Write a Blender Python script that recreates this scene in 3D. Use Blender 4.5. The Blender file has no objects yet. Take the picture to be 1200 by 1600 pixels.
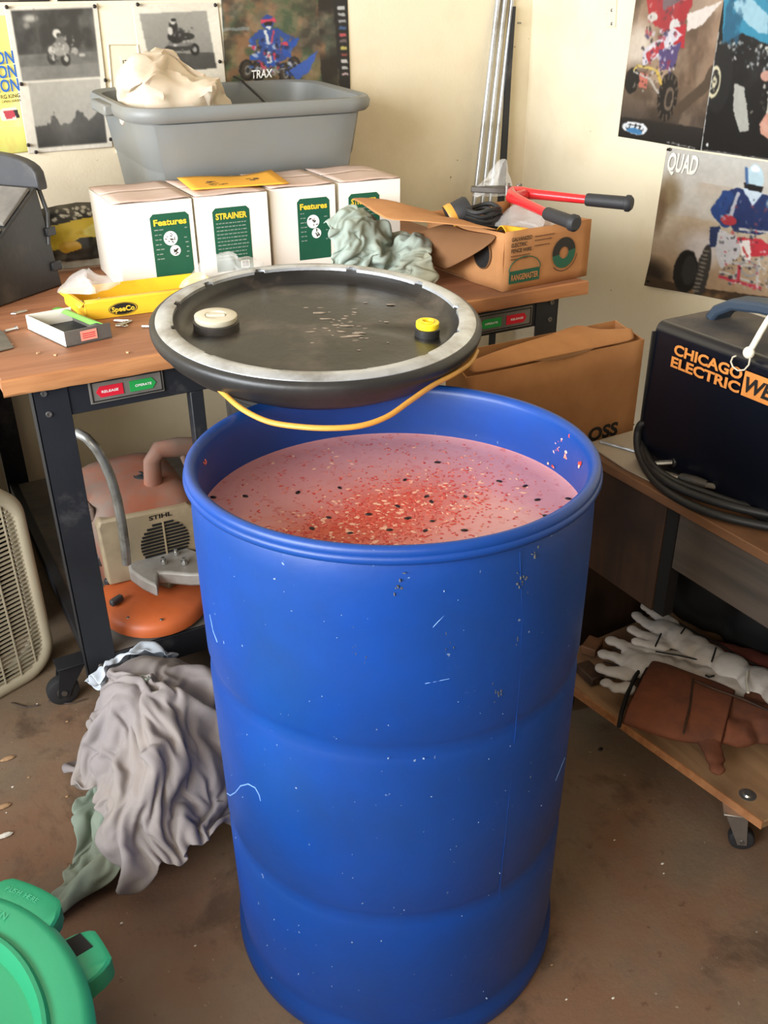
import bpy, bmesh, math, random
import numpy as np
from mathutils import Vector, Matrix, noise

# ------------------------------------------------------------------ camera, world, light, exposure
# World frame: X runs along the back wall, Y goes into the room, Z up, the blue drum stands at the origin.
CAM = Vector((-0.55173, -0.97996, 1.398))
PITCH, ROLL, YAW, FPX = 28.5, -0.62, 28.78, 1450.9
_p, _r, _y = (math.radians(a) for a in (PITCH, ROLL, YAW))
FW = Vector((math.sin(_y)*math.cos(_p), math.cos(_y)*math.cos(_p), -math.sin(_p)))
_rt = Vector((math.cos(_y), -math.sin(_y), 0)); _up = _rt.cross(FW)
RT = _rt*math.cos(_r)+_up*math.sin(_r); UP = -_rt*math.sin(_r)+_up*math.cos(_r)
scene = bpy.context.scene
COL = scene.collection
cd = bpy.data.cameras.new('camera'); cam = bpy.data.objects.new('camera', cd); COL.objects.link(cam)
cd.sensor_fit = 'VERTICAL'; cd.sensor_height = 36.0; cd.lens = FPX/1600*36.0
cd.clip_start = 0.02; cd.clip_end = 60
cam.matrix_world = Matrix(((RT.x, UP.x, -FW.x, CAM.x), (RT.y, UP.y, -FW.y, CAM.y), (RT.z, UP.z, -FW.z, CAM.z), (0, 0, 0, 1)))
scene.camera = cam

world = bpy.data.worlds.new('world'); scene.world = world; world.use_nodes = True
bg = world.node_tree.nodes['Background']
bg.inputs[0].default_value = (0.80, 0.88, 1.0, 1); bg.inputs[1].default_value = 1.1

def area(name, loc, target, sx, sy, power, color, spread=180):
    l = bpy.data.lights.new(name, 'AREA'); l.shape = 'RECTANGLE'; l.size = sx; l.size_y = sy
    l.energy = power; l.color = color; l.spread = math.radians(spread)
    o = bpy.data.objects.new(name, l); COL.objects.link(o); o.location = loc
    o.rotation_euler = (Vector(target)-Vector(loc)).to_track_quat('-Z', 'Y').to_euler()
    return o
# daylight through the open garage door on the left, and an added warm fill lamp behind the camera for front faces and walls
area('door_daylight', (-2.5, -0.15, 1.65), (0.8, 1.2, 2.2), 2.6, 1.3, 140, (0.90, 0.95, 1.0), 115)
area('warm_fill', (-1.9, -2.1, 2.0), (0.4, 1.6, 2.0), 2.0, 0.8, 26, (1.0, 0.88, 0.70), 120)

scene.view_settings.view_transform = 'Standard'
scene.view_settings.look = 'None'
scene.view_settings.exposure = 0.0
scene.view_settings.gamma = 1.0
scene.view_settings.use_curve_mapping = False
random.seed(7); np.random.seed(7)

# ------------------------------------------------------------------ helpers
def at(u, v, x=None, y=None, z=None):
    """world point where the sight line through photo pixel (u, v) meets the plane x=, y= or z= (measuring only)"""
    d = FW + RT*((u-600)/FPX) - UP*((v-800)/FPX)
    i, c = (0, x) if x is not None else (1, y) if y is not None else (2, z)
    return CAM + d*((c-CAM[i])/d[i])

def lin(c):
    return tuple((v/12.92 if v <= 0.04045 else ((v+0.055)/1.055)**2.4) for v in c)
def hx(r, g, b): return lin((r/255, g/255, b/255))

class MB:
    def __init__(s): s.v = []; s.f = []; s.m = []
    def add(s, verts, faces, m=0):
        o = len(s.v); s.v += [Vector(v) for v in verts]; s.f += [tuple(i+o for i in f) for f in faces]; s.m += [m]*len(faces)
        return s
    def box(s, c, d, R=None, m=0, taper=None):
        c = Vector(c); hx_, hy, hz = d[0]/2, d[1]/2, d[2]/2
        vs = []
        for k in (-1, 1):
            t = 1 if (taper is None or k < 0) else taper
            for a, b in ((-1, -1), (1, -1), (1, 1), (-1, 1)):
                q = Vector((a*hx_*t, b*hy*t, k*hz))
                if R is not None: q = R @ q
                vs.append(c+q)
        return s.add(vs, [(3, 2, 1, 0), (4, 5, 6, 7), (0, 1, 5, 4), (1, 2, 6, 5), (2, 3, 7, 6), (3, 0, 4, 7)], m)
    def box2(s, a, b, m=0):
        a = Vector(a); b = Vector(b); return s.box((a+b)/2, [abs(b[i]-a[i]) for i in range(3)], m=m)
    def tube(s, pts, r, n=10, closed=False, caps=True, m=0, flat=1.0):
        pts = [Vector(p) for p in pts]; N = len(pts)
        rs = r if isinstance(r, (list, tuple)) else [r]*N
        T = []
        for i in range(N):
            a = pts[(i-1) % N] if (closed or i > 0) else pts[i]; b = pts[(i+1) % N] if (closed or i < N-1) else pts[i]
            t = (b-a); T.append(t.normalized() if t.length > 1e-9 else Vector((0, 0, 1)))
        ref = Vector((0, 0, 1)) if abs(T[0].z) < 0.9 else Vector((1, 0, 0))
        u = T[0].cross(ref).normalized(); vs = []
        for i in range(N):
            u = (u - T[i]*u.dot(T[i])).normalized(); w = T[i].cross(u)
            for k in range(n):
                a = 2*math.pi*k/n
                vs.append(pts[i] + u*math.cos(a)*rs[i] + w*math.sin(a)*rs[i]*flat)
        fs = []
        for i in range(N if closed else N-1):
            j = (i+1) % N
            for k in range(n):
                fs.append((i*n+k, i*n+(k+1) % n, j*n+(k+1) % n, j*n+k))
        if caps and not closed:
            fs.append(tuple(reversed(range(n)))); fs.append(tuple(range((N-1)*n, N*n)))
        return s.add(vs, fs, m)
    def cyl(s, a, b, r, r2=None, n=20, m=0): return s.tube([a, b], [r, r if r2 is None else r2], n, m=m)
    def lathe(s, prof, n=48, R=None, c=(0, 0, 0), sx=1, sy=1, m=0, closed=False, caps=False):
        c = Vector(c); vs = []
        for (r, z) in prof:
            for k in range(n):
                a = 2*math.pi*k/n; q = Vector((r*math.cos(a)*sx, r*math.sin(a)*sy, z))
                vs.append(c + (R @ q if R is not None else q))
        fs = []; P = len(prof)
        for i in range(P if closed else P-1):
            j = (i+1) % P
            for k in range(n): fs.append((i*n+k, i*n+(k+1) % n, j*n+(k+1) % n, j*n+k))
        if caps:
            fs.append(tuple(reversed(range(n)))); fs.append(tuple(range((P-1)*n, P*n)))
        return s.add(vs, fs, m)
    def prism(s, poly, O, U, V, depth, m=0):
        """2-D outline in the frame O,U,V extruded by depth along U x V"""
        O = Vector(O); U = Vector(U).normalized(); V = Vector(V).normalized(); W = U.cross(V)*depth; n = len(poly)
        a = [O+U*p[0]+V*p[1] for p in poly]
        return s.add(a+[q+W for q in a], [tuple(reversed(range(n))), tuple(range(n, 2*n))]+[(i, (i+1) % n, n+(i+1) % n, n+i) for i in range(n)], m)
    def grid(s, P, m=0, wrap=False):
        """P: rows of points"""
        h, w = len(P), len(P[0]); vs = [q for r in P for q in r]
        fs = [(i*w+j, i*w+(j+1) % w, (i+1)*w+(j+1) % w, (i+1)*w+j) for i in range(h-1) for j in range(w if wrap else w-1)]
        return s.add(vs, fs, m)
    def ball(s, c, r, n=12, m=0):
        r = (r, r, r) if not isinstance(r, (tuple, list)) else r
        prof = [(math.sin(math.pi*i/n), -math.cos(math.pi*i/n)) for i in range(n+1)]; prof[0] = (0.02, -1); prof[-1] = (0.02, 1)
        k = len(s.v); s.lathe(prof, n*2, m=m, caps=True)
        for i in range(k, len(s.v)): s.v[i] = Vector((s.v[i].x*r[0], s.v[i].y*r[1], s.v[i].z*r[2])) + Vector(c)
        return s

def root_inv(p):
    return Matrix.Identity(4) if p is None else (parent_world(p)).inverted()
def parent_world(p):
    M = Matrix.LocRotScale(p.location, p.rotation_euler, p.scale)
    return M if p.parent is None else parent_world(p.parent) @ M
def obj(name, mb, mats, parent=None, smooth=35, bevel=0, sub=0, solid=0, kind=None, local=False, label=None, org=None):
    """ONE mesh object. Coordinates in mb are world ones; they are turned into the parent's frame."""
    if not isinstance(mats, (list, tuple)): mats = [mats]
    me = bpy.data.meshes.new(name)
    inv = Matrix.Identity(4) if local else root_inv(parent)
    off = Vector(org) if (org is not None and parent is None) else Vector((0, 0, 0))
    me.from_pydata([tuple((inv @ v)-off) for v in mb.v], [], mb.f)
    for m in mats: me.materials.append(m)
    if len(mats) > 1: me.polygons.foreach_set('material_index', mb.m)
    bm = bmesh.new(); bm.from_mesh(me); bmesh.ops.recalc_face_normals(bm, faces=bm.faces); bm.to_mesh(me); bm.free()
    if smooth:
        me.shade_smooth(); me.set_sharp_from_angle(angle=math.radians(smooth))
    me.update()
    o = bpy.data.objects.new(name, me); COL.objects.link(o); o.parent = parent
    o.location = off
    if solid:
        k = o.modifiers.new('solid', 'SOLIDIFY'); k.thickness = solid; k.offset = 0
    if bevel:
        k = o.modifiers.new('bevel', 'BEVEL'); k.width = bevel; k.segments = 2; k.limit_method = 'ANGLE'; k.angle_limit = math.radians(40)
    if sub:
        k = o.modifiers.new('sub', 'SUBSURF'); k.levels = sub; k.render_levels = sub
    if kind: o['kind'] = kind
    if label: o['label'] = label
    return o
def thing(name, label, cat, loc, rz=0, group=None):
    o = bpy.data.objects.new(name, None); COL.objects.link(o); o.location = loc; o.rotation_euler = (0, 0, rz)
    o.empty_display_size = 0.05
    return tag(o, label, cat, group)
def tag(o, label, cat, group=None, kind=None):
    o['label'] = label; o['category'] = cat
    if group: o['group'] = group
    if kind: o['kind'] = kind
    return o
def struct(name, mb, m, **k):
    o = obj(name, mb, m, **k); o['kind'] = 'structure'; return o
def dup(root, loc, rz, label, group=None):
    r = root.copy(); COL.objects.link(r); r.location = loc; r.rotation_euler = (0, 0, rz); r['label'] = label
    if group: r['group'] = group
    for ch in list(root.children):
        c = ch.copy(); COL.objects.link(c); c.parent = r
        for g in ch.children:
            d = g.copy(); COL.objects.link(d); d.parent = c
    return r

def catmull(pts, k):
    def cr(p0, p1, p2, p3, t): return 0.5*((2*p1)+(-p0+p2)*t+(2*p0-5*p1+4*p2-p3)*t*t+(-p0+3*p1-3*p2+p3)*t*t*t)
    Q = [pts[0]]+list(pts)+[pts[-1]]
    return [cr(Q[i-1], Q[i], Q[i+1], Q[i+2], j/k) for i in range(1, len(Q)-2) for j in range(k)]+[pts[-1]]

def letters(name, body, O, U, V, height, mat, parent, width=None, bold=0.0, shear=0.0, depth=0.0006, align='LEFT', lift=0.0008):
    """flat lettering: a text curve turned into a mesh, lying in the plane O,U,V (capital height = height)"""
    cu = bpy.data.curves.new(name, 'FONT'); cu.body = body; cu.size = 1.0; cu.offset = bold; cu.shear = shear
    cu.extrude = 0; cu.align_x = 'LEFT'; cu.resolution_u = 3; cu.space_line = 0.9
    tmp = bpy.data.objects.new(name, cu); COL.objects.link(tmp)
    me = bpy.data.meshes.new_from_object(tmp); bpy.data.objects.remove(tmp)
    U = Vector(U).normalized(); V = Vector(V).normalized(); W = U.cross(V)
    for v in me.vertices: v.co.y = max(-0.4, min(1.0, v.co.y))
    xs = [v.co.x for v in me.vertices]; sc = height/0.70
    wsc = sc if width is None else width/(max(xs)-min(xs)); x0 = min(xs)
    if align == 'CENTER': x0 = (min(xs)+max(xs))/2
    inv = root_inv(parent)
    for v in me.vertices:
        v.co = inv @ (Vector(O) + U*(v.co.x-x0)*wsc + V*v.co.y*sc + W*lift)
    me.materials.append(mat); me.update()
    o = bpy.data.objects.new(name, me); COL.objects.link(o); o.parent = parent
    return o

# ------------------------------------------------------------------ materials
def mat(name, col, rough=0.6, metal=0.0, var=0.12, vs=9.0, col2=None, c2=0.5, c2s=3.0, c2w=0.12, bump=0.0, bs=60.0, spec=0.5,
        trans=0.0, alpha=1.0, sss=0.0, coat=0.0, speck=None, stretch=None, ior=1.45):
    m = bpy.data.materials.new(name); m.use_nodes = True; nt = m.node_tree; N = nt.nodes; L = nt.links
    b = N['Principled BSDF']
    b.inputs['Roughness'].default_value = rough; b.inputs['Metallic'].default_value = metal
    b.inputs['Specular IOR Level'].default_value = spec; b.inputs['IOR'].default_value = ior
    b.inputs['Transmission Weight'].default_value = trans; b.inputs['Alpha'].default_value = alpha
    b.inputs['Coat Weight'].default_value = coat
    if sss: b.inputs['Subsurface Weight'].default_value = sss; b.inputs['Subsurface Scale'].default_value = 0.01
    tc = N.new('ShaderNodeTexCoord'); mp = N.new('ShaderNodeMapping'); L.new(tc.outputs['Object'], mp.inputs[0])
    if stretch: mp.inputs['Scale'].default_value = stretch
    def nz(scale, det=5, rg=0.55):
        n = N.new('ShaderNodeTexNoise'); n.inputs['Scale'].default_value = scale; n.inputs['Detail'].default_value = det
        n.inputs['Roughness'].default_value = rg; L.new(mp.outputs[0], n.inputs['Vector']); return n.outputs['Fac']
    def mix(f, a, c, blend='MIX'):
        x = N.new('ShaderNodeMix'); x.data_type = 'RGBA'; x.blend_type = blend
        if isinstance(f, float): x.inputs[0].default_value = f
        else: L.new(f, x.inputs[0])
        for s_, i in ((a, 6), (c, 7)):
            if isinstance(s_, tuple): x.inputs[i].default_value = (*s_, 1) if len(s_) == 3 else s_
            else: L.new(s_, x.inputs[i])
        return x.outputs[2]
    def ramp(s_, lo, hi):
        r = N.new('ShaderNodeMapRange'); r.inputs[1].default_value = lo; r.inputs[2].default_value = hi; L.new(s_, r.inputs[0]); return r.outputs[0]
    out = tuple(col)
    if col2 is not None: out = mix(ramp(nz(c2s, 6, 0.62), c2-c2w, c2+c2w), out, tuple(col2))
    if speck is not None:
        sc, th, scol = speck
        out = mix(ramp(nz(sc, 3, 0.5), th, th+0.03), out, tuple(scol))
    if var:
        g = nz(vs, 6, 0.6); r = N.new('ShaderNodeMapRange'); r.inputs[1].default_value = 0.25; r.inputs[2].default_value = 0.75
        r.inputs[3].default_value = 1-var; r.inputs[4].default_value = 1+var; L.new(g, r.inputs[0])
        cc = N.new('ShaderNodeCombineColor'); [L.new(r.outputs[0], cc.inputs[i]) for i in range(3)]
        out = mix(1.0, out, cc.outputs[0], 'MULTIPLY')
    if isinstance(out, tuple): b.inputs['Base Color'].default_value = (*out, 1)
    else: L.new(out, b.inputs['Base Color'])
    if bump:
        bn = N.new('ShaderNodeBump'); bn.inputs['Strength'].default_value = 1.0; bn.inputs['Distance'].default_value = bump
        L.new(nz(bs, 6, 0.6), bn.inputs['Height']); L.new(bn.outputs[0], b.inputs['Normal'])
    return m
def vmat(name, rough=0.45, attr='print'):
    m = bpy.data.materials.new(name); m.use_nodes = True; nt = m.node_tree
    a = nt.nodes.new('ShaderNodeAttribute'); a.attribute_name = attr
    nt.links.new(a.outputs['Color'], nt.nodes['Principled BSDF'].inputs['Base Color'])
    nt.nodes['Principled BSDF'].inputs['Roughness'].default_value = rough
    return m
def wood(name, a, b_, axis='X', scale=14, rough=0.6, dirt=None):
    m = bpy.data.materials.new(name); m.use_nodes = True; nt = m.node_tree; N = nt.nodes; L = nt.links
    b = N['Principled BSDF']; b.inputs['Roughness'].default_value = rough
    tc = N.new('ShaderNodeTexCoord'); mp = N.new('ShaderNodeMapping'); L.new(tc.outputs['Object'], mp.inputs[0])
    s = [1, 1, 1]; s['XYZ'.index(axis)] = 0.08; mp.inputs['Scale'].default_value = s
    n = N.new('ShaderNodeTexNoise'); n.inputs['Scale'].default_value = scale*3; n.inputs['Detail'].default_value = 6; n.inputs['Distortion'].default_value = 0.6
    L.new(mp.outputs[0], n.inputs['Vector'])
    r = N.new('ShaderNodeValToRGB'); r.color_ramp.elements[0].position = 0.32; r.color_ramp.elements[1].position = 0.68
    r.color_ramp.elements[0].color = (*a, 1); r.color_ramp.elements[1].color = (*b_, 1); L.new(n.outputs['Fac'], r.inputs[0])
    n2 = N.new('ShaderNodeTexNoise'); n2.inputs['Scale'].default_value = 5; n2.inputs['Detail'].default_value = 7; L.new(tc.outputs['Object'], n2.inputs['Vector'])
    mr = N.new('ShaderNodeMapRange'); mr.inputs[1].default_value = 0.48; mr.inputs[2].default_value = 0.68; L.new(n2.outputs['Fac'], mr.inputs[0])
    x = N.new('ShaderNodeMix'); x.data_type = 'RGBA'; L.new(mr.outputs[0], x.inputs[0]); L.new(r.outputs[0], x.inputs[6])
    x.inputs[7].default_value = (*(dirt or tuple(v*0.5 for v in a)), 1)
    L.new(x.outputs[2], b.inputs['Base Color'])
    bn = N.new('ShaderNodeBump'); bn.inputs['Distance'].default_value = 0.0006; L.new(n.outputs['Fac'], bn.inputs['Height']); L.new(bn.outputs[0], b.inputs['Normal'])
    return m

M = {}
M['wall'] = mat('painted_wallboard', hx(224, 212, 184), 0.75, var=0.03, vs=2.5, col2=hx(206, 186, 156), c2=0.62, c2s=1.8, c2w=0.16, speck=(34, 0.75, hx(140, 120, 96)), bump=0.0006, bs=120, spec=0.3)
M['concrete'] = None
M['ceiling'] = mat('ceiling_board', hx(170, 160, 146), 0.9, var=0.05)
M['blue'] = mat('blue_plastic', hx(12, 64, 146), 0.40, var=0.10, vs=5, col2=hx(24, 60, 120), c2=0.56, c2s=4, c2w=0.2, bump=0.0005, bs=35, spec=0.5, speck=(95, 0.735, hx(120, 140, 170)))
M['black_plastic'] = mat('black_plastic', hx(40, 39, 38), 0.42, var=0.3, vs=10, col2=hx(70, 64, 58), c2=0.62, c2s=6, c2w=0.08, bump=0.0006, bs=50)
M['lid_top'] = mat('dirty_black_plastic', hx(28, 26, 25), 0.30, var=0.3, vs=12, col2=hx(70, 61, 54), c2=0.58, c2s=8, c2w=0.07, bump=0.0008, bs=40)
M['zinc'] = mat('zinc_metal', hx(196, 200, 204), 0.34, 0.6, var=0.18, vs=14, col2=hx(134, 128, 118), c2=0.58, c2s=10, bump=0.0004, bs=60)
M['steel'] = mat('bright_steel', hx(190, 190, 188), 0.28, 0.9, var=0.15, vs=20)
M['dull_steel'] = mat('dull_steel', hx(130, 126, 120), 0.45, 0.8, var=0.25, vs=20, bump=0.0005)
M['black_metal'] = mat('black_painted_metal', hx(33, 34, 38), 0.45, var=0.2, vs=8, col2=hx(74, 72, 72), c2=0.66, c2s=7, c2w=0.07, bump=0.0003)
M['bench_wood'] = wood('bench_plywood', hx(138, 88, 58), hx(164, 110, 76), 'X', 12, 0.62, hx(128, 88, 62))
M['edge_wood'] = wood('plywood_edge', hx(160, 102, 60), hx(192, 134, 86), 'X', 16, 0.7, hx(140, 92, 58))
M['dark_wood'] = wood('stained_plywood', hx(56, 40, 30), hx(78, 55, 38), 'Z', 10, 0.6, hx(42, 30, 24))
M['grey_wood'] = wood('grey_plywood', hx(72, 66, 60), hx(98, 86, 76), 'Y', 10, 0.65, hx(78, 58, 44))
M['brown_wood'] = wood('cabinet_top_wood', hx(102, 70, 46), hx(132, 92, 62), 'Y', 10, 0.6, hx(76, 52, 36))
M['plank'] = wood('dolly_plank', hx(140, 106, 74), hx(172, 134, 96), 'Y', 12, 0.7, hx(104, 76, 54))
M['white_card'] = mat('white_carton', hx(236, 230, 218), 0.6, var=0.03, vs=6, spec=0.35)
M['carton_top'] = mat('unbleached_carton_top', hx(206, 184, 172), 0.75, var=0.06, vs=7, col2=hx(186, 160, 146), c2s=5)
M['cardboard'] = mat('cardboard', hx(186, 134, 88), 0.8, var=0.08, vs=6, col2=hx(168, 116, 74), c2s=4, bump=0.0006, bs=30, spec=0.2)
M['cardboard_shaded'] = mat('shaded_cardboard', hx(128, 92, 62), 0.85, var=0.1, vs=8, spec=0.2)  # cardboard darkened for the shade inside the box and under its flaps
M['green_print'] = mat('green_label_ink', hx(26, 84, 62), 0.5, var=0.1, vs=12)
M['yellow_ink'] = mat('yellow_ink', hx(236, 196, 58), 0.5, var=0.03)
M['white_ink'] = mat('white_ink', hx(232, 232, 228), 0.5, var=0.03)
M['grey_ink'] = mat('grey_ink', hx(140, 150, 140), 0.5, var=0.25, vs=60)
M['black_ink'] = mat('black_ink', hx(28, 26, 24), 0.5, var=0.05)
M['red_ink'] = mat('red_ink', hx(206, 34, 52), 0.4, var=0.05)
M['green_ink'] = mat('bright_green_ink', hx(40, 150, 72), 0.4, var=0.05)
M['blue_ink'] = mat('blue_ink', hx(44, 96, 168), 0.5, var=0.05)
M['orange_ink'] = mat('orange_ink', hx(206, 130, 62), 0.5, var=0.12, vs=40)
M['kraft'] = mat('manila_paper', hx(232, 170, 58), 0.6, var=0.06, vs=9, spec=0.3)
M['yellow_card'] = mat('yellow_carton', hx(240, 190, 48), 0.45, var=0.05, vs=10, col2=hx(206, 160, 46), c2=0.62, c2s=8)
M['tote'] = mat('grey_tote_plastic', hx(120, 124, 124), 0.45, var=0.06, vs=4, col2=hx(124, 120, 110), c2=0.56, c2s=3, c2w=0.2, bump=0.0003, bs=30)
M['cream_plastic'] = mat('cream_plastic', hx(184, 174, 150), 0.5, var=0.07, vs=8, col2=hx(160, 146, 122), c2=0.62, c2s=5, c2w=0.1)
M['dark_void'] = mat('dark_interior', hx(26, 25, 24), 0.8, var=0.1)  # near-black put in for shade in openings and gaps; also the board's black
M['dark_grey'] = mat('dark_grey_plastic', hx(58, 58, 60), 0.5, var=0.2, vs=8, col2=hx(98, 94, 88), c2=0.6, c2s=5)
M['dusty_grey'] = mat('dusty_grey_plastic', hx(120, 114, 106), 0.7, var=0.12, vs=8, col2=hx(88, 84, 80), c2s=5)
M['red_paint'] = mat('red_tool_paint', hx(206, 38, 42), 0.32, var=0.07, vs=20, coat=0.3)
M['rubber'] = mat('black_rubber', hx(44, 44, 46), 0.6, var=0.12, vs=20, bump=0.0003)
M['shaded_dusty_cream'] = mat('shaded_dusty_cream_plastic', hx(168, 150, 120), 0.6, var=0.1, vs=8, col2=hx(128, 112, 90), c2=0.55, c2s=6)  # dusty cream, darkened for the shade under the bench
M['orange_plastic'] = mat('orange_plastic', hx(196, 98, 50), 0.45, var=0.12, vs=6, col2=hx(160, 84, 52), c2=0.55, c2s=5, c2w=0.15)
M['dusty_orange'] = mat('dusty_orange_plastic', hx(158, 92, 66), 0.7, var=0.14, vs=8, col2=hx(128, 108, 96), c2=0.46, c2s=6)
M['bare_tube'] = mat('worn_chrome_tube', hx(186, 186, 180), 0.32, 0.6, var=0.3, vs=24, col2=hx(118, 108, 92), c2=0.6, c2s=16)
M['grey_cast'] = mat('grey_cast_alloy', hx(168, 164, 158), 0.55, 0.2, var=0.12, vs=10, col2=hx(136, 130, 122), c2s=8)
M['green_plastic'] = mat('green_plastic', hx(52, 166, 118), 0.36, var=0.05, vs=6, bump=0.0004, bs=50)
M['navy'] = mat('navy_enamel', hx(11, 14, 24), 0.28, var=0.1, vs=6, coat=0.2)
M['welder_top'] = mat('dusty_enamel', hx(92, 82, 72), 0.75, var=0.2, vs=9, col2=hx(56, 54, 56), c2s=7)
M['handle_blue'] = mat('slate_plastic', hx(48, 60, 74), 0.5, var=0.1, vs=9)
M['cable'] = mat('black_cable_rubber', hx(34, 34, 34), 0.5, var=0.2, vs=20)
M['rope'] = mat('white_rope', hx(220, 214, 196), 0.8, var=0.12, vs=120, bump=0.001, bs=240)
M['grey_leather'] = mat('grey_suede', hx(196, 190, 184), 0.9, var=0.12, vs=14, col2=hx(168, 156, 144), c2=0.56, c2s=9, bump=0.001, bs=70, spec=0.15)
M['brown_leather'] = mat('brown_suede', hx(124, 74, 52), 0.85, var=0.14, vs=12, col2=hx(94, 60, 46), c2s=8, bump=0.001, bs=60, spec=0.2)
M['black_fabric'] = mat('black_nylon', hx(22, 22, 23), 0.7, var=0.2, vs=8, bump=0.0004)
M['grey_cloth'] = mat('grey_jersey', hx(150, 141, 136), 0.9, var=0.08, vs=7, col2=hx(134, 128, 130), c2s=3.5, bump=0.0004, bs=300, spec=0.15, speck=(7, 0.72, hx(176, 128, 92)))
M['daylit_blue_cloth'] = mat('daylit_blue_jersey', hx(190, 198, 208), 0.9, var=0.06, vs=7, bump=0.0004, bs=300, spec=0.15)  # pale blue tint stands for cool daylight on the cloth
M['green_cloth'] = mat('sage_cloth', hx(134, 148, 136), 0.9, var=0.09, vs=7, col2=hx(120, 124, 108), c2s=3.5, bump=0.0004, bs=300, spec=0.15)
M['sage_rag'] = mat('sage_rag_cloth', hx(156, 168, 158), 0.85, var=0.08, vs=8, col2=hx(138, 134, 112), c2=0.53, c2s=4, c2w=0.1, bump=0.0004, bs=200, spec=0.2)
M['white_plug'] = mat('white_plug_plastic', hx(200, 192, 170), 0.5, var=0.04)
M['yellow_plug'] = mat('yellow_plug_plastic', hx(240, 208, 40), 0.4, var=0.05)
M['tan_tube'] = mat('tan_hose', hx(204, 148, 62), 0.4, var=0.15, vs=30)
M['seed'] = mat('black_seed', hx(34, 18, 18), 0.3, var=0.1)
M['pulp'] = mat('pink_pulp', hx(226, 120, 100), 0.35, var=0.2, vs=90, sss=0.2)
M['pulp_red'] = mat('red_pulp', hx(196, 62, 50), 0.3, var=0.2, vs=90)
M['pulp_pale'] = mat('pale_pulp', hx(232, 176, 150), 0.35, var=0.1, vs=90)
M['film'] = mat('clear_plastic_film', hx(235, 235, 232), 0.18, var=0.0, alpha=0.28, bump=0.002, bs=40, spec=0.8)
M['milky_bag'] = mat('milky_plastic_bag', hx(204, 188, 166), 0.45, var=0.06, vs=8, bump=0.0008, bs=30, sss=0.25)
M['tack'] = mat('dark_tack', hx(52, 46, 42), 0.4, 0.5, var=0.1)
M['plate'] = mat('ivory_plate', hx(214, 204, 178), 0.5, var=0.04)
M['print'] = vmat('poster_print', 0.42)
M['print_matte'] = vmat('newsprint', 0.7)
M['photo_paper'] = mat('photo_paper', hx(226, 216, 196), 0.5, var=0.03)
M['cork'] = mat('debris_chip', hx(176, 140, 104), 0.8, var=0.2, vs=50)
M['white_chip'] = mat('white_chip', hx(226, 220, 208), 0.7, var=0.05)
# ------------------------------------------------------------------ the setting
WALL_Y, WALL_X, CEIL = 1.92, 1.64, 2.7
def concrete():
    m = bpy.data.materials.new('stained_concrete'); m.use_nodes = True; nt = m.node_tree; N = nt.nodes; L = nt.links
    b = N['Principled BSDF']; b.inputs['Specular IOR Level'].default_value = 0.35
    tc = N.new('ShaderNodeTexCoord')
    def nz(s, d=8, r=0.6, dist=0.0, off=0):
        mp = N.new('ShaderNodeMapping'); mp.inputs['Location'].default_value = (off, off*1.7, 0); L.new(tc.outputs['Object'], mp.inputs[0])
        n = N.new('ShaderNodeTexNoise'); n.inputs['Scale'].default_value = s; n.inputs['Detail'].default_value = d
        n.inputs['Roughness'].default_value = r; n.inputs['Distortion'].default_value = dist; L.new(mp.outputs[0], n.inputs['Vector']); return n.outputs['Fac']
    def rg(s, a, c, lo=0, hi=1):
        r = N.new('ShaderNodeMapRange'); r.inputs[1].default_value = a; r.inputs[2].default_value = c; r.inputs[3].default_value = lo; r.inputs[4].default_value = hi
        L.new(s, r.inputs[0]); return r.outputs[0]
    def mix(f, a, c, bl='MIX'):
        x = N.new('ShaderNodeMix'); x.data_type = 'RGBA'; x.blend_type = bl
        if isinstance(f, float): x.inputs[0].default_value = f
        else: L.new(f, x.inputs[0])
        for s_, i in ((a, 6), (c, 7)):
            if isinstance(s_, tuple): x.inputs[i].default_value = (*s_, 1)
            else: L.new(s_, x.inputs[i])
        return x.outputs[2]
    c = mix(rg(nz(1.6, 5), 0.40, 0.60), hx(128, 112, 92), hx(126, 94, 72))
    c = mix(rg(nz(6, 9, 0.65, off=3), 0.5, 0.66, 0, 0.55), c, hx(104, 92, 78))
    st = rg(nz(3.6, 9, 0.68, 0.4, off=7), 0.55, 0.64)
    c = mix(rg(st, 0, 1, 0, 0.62), c, hx(68, 52, 40))
    c = mix(rg(nz(38, 4, 0.6, off=2), 0.66, 0.72, 0, 0.7), c, hx(92, 66, 48))
    c = mix(rg(nz(70, 3, 0.6, off=5), 0.70, 0.74, 0, 0.6), c, hx(190, 178, 158))
    L.new(c, b.inputs['Base Color'])
    L.new(rg(nz(5, 6), 0.3, 0.7, 0.55, 0.85), b.inputs['Roughness'])
    bn = N.new('ShaderNodeBump'); bn.inputs['Distance'].default_value = 0.0012; L.new(nz(60, 8, 0.7), bn.inputs['Height']); L.new(bn.outputs[0], b.inputs['Normal'])
    return m
M['concrete'] = concrete()
struct('floor', MB().box2((-4.5, -3.6, -0.1), (WALL_X+0.1, WALL_Y+0.1, 0)), M['concrete'], smooth=0)
struct('wall_back', MB().box2((-4.5, WALL_Y, 0), (WALL_X+0.1, WALL_Y+0.1, CEIL)), M['wall'], smooth=0)
struct('wall_right', MB().box2((WALL_X, -3.6, 0), (WALL_X+0.1, WALL_Y, CEIL)), M['wall'], smooth=0)
struct('wall_front', MB().box2((-4.5, -3.7, 0), (WALL_X+0.1, -3.6, CEIL)), M['wall'], smooth=0)
struct('ceiling', MB().box2((-4.5, -3.7, CEIL), (WALL_X+0.1, WALL_Y+0.1, CEIL+0.1)), M['ceiling'], smooth=0)

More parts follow.
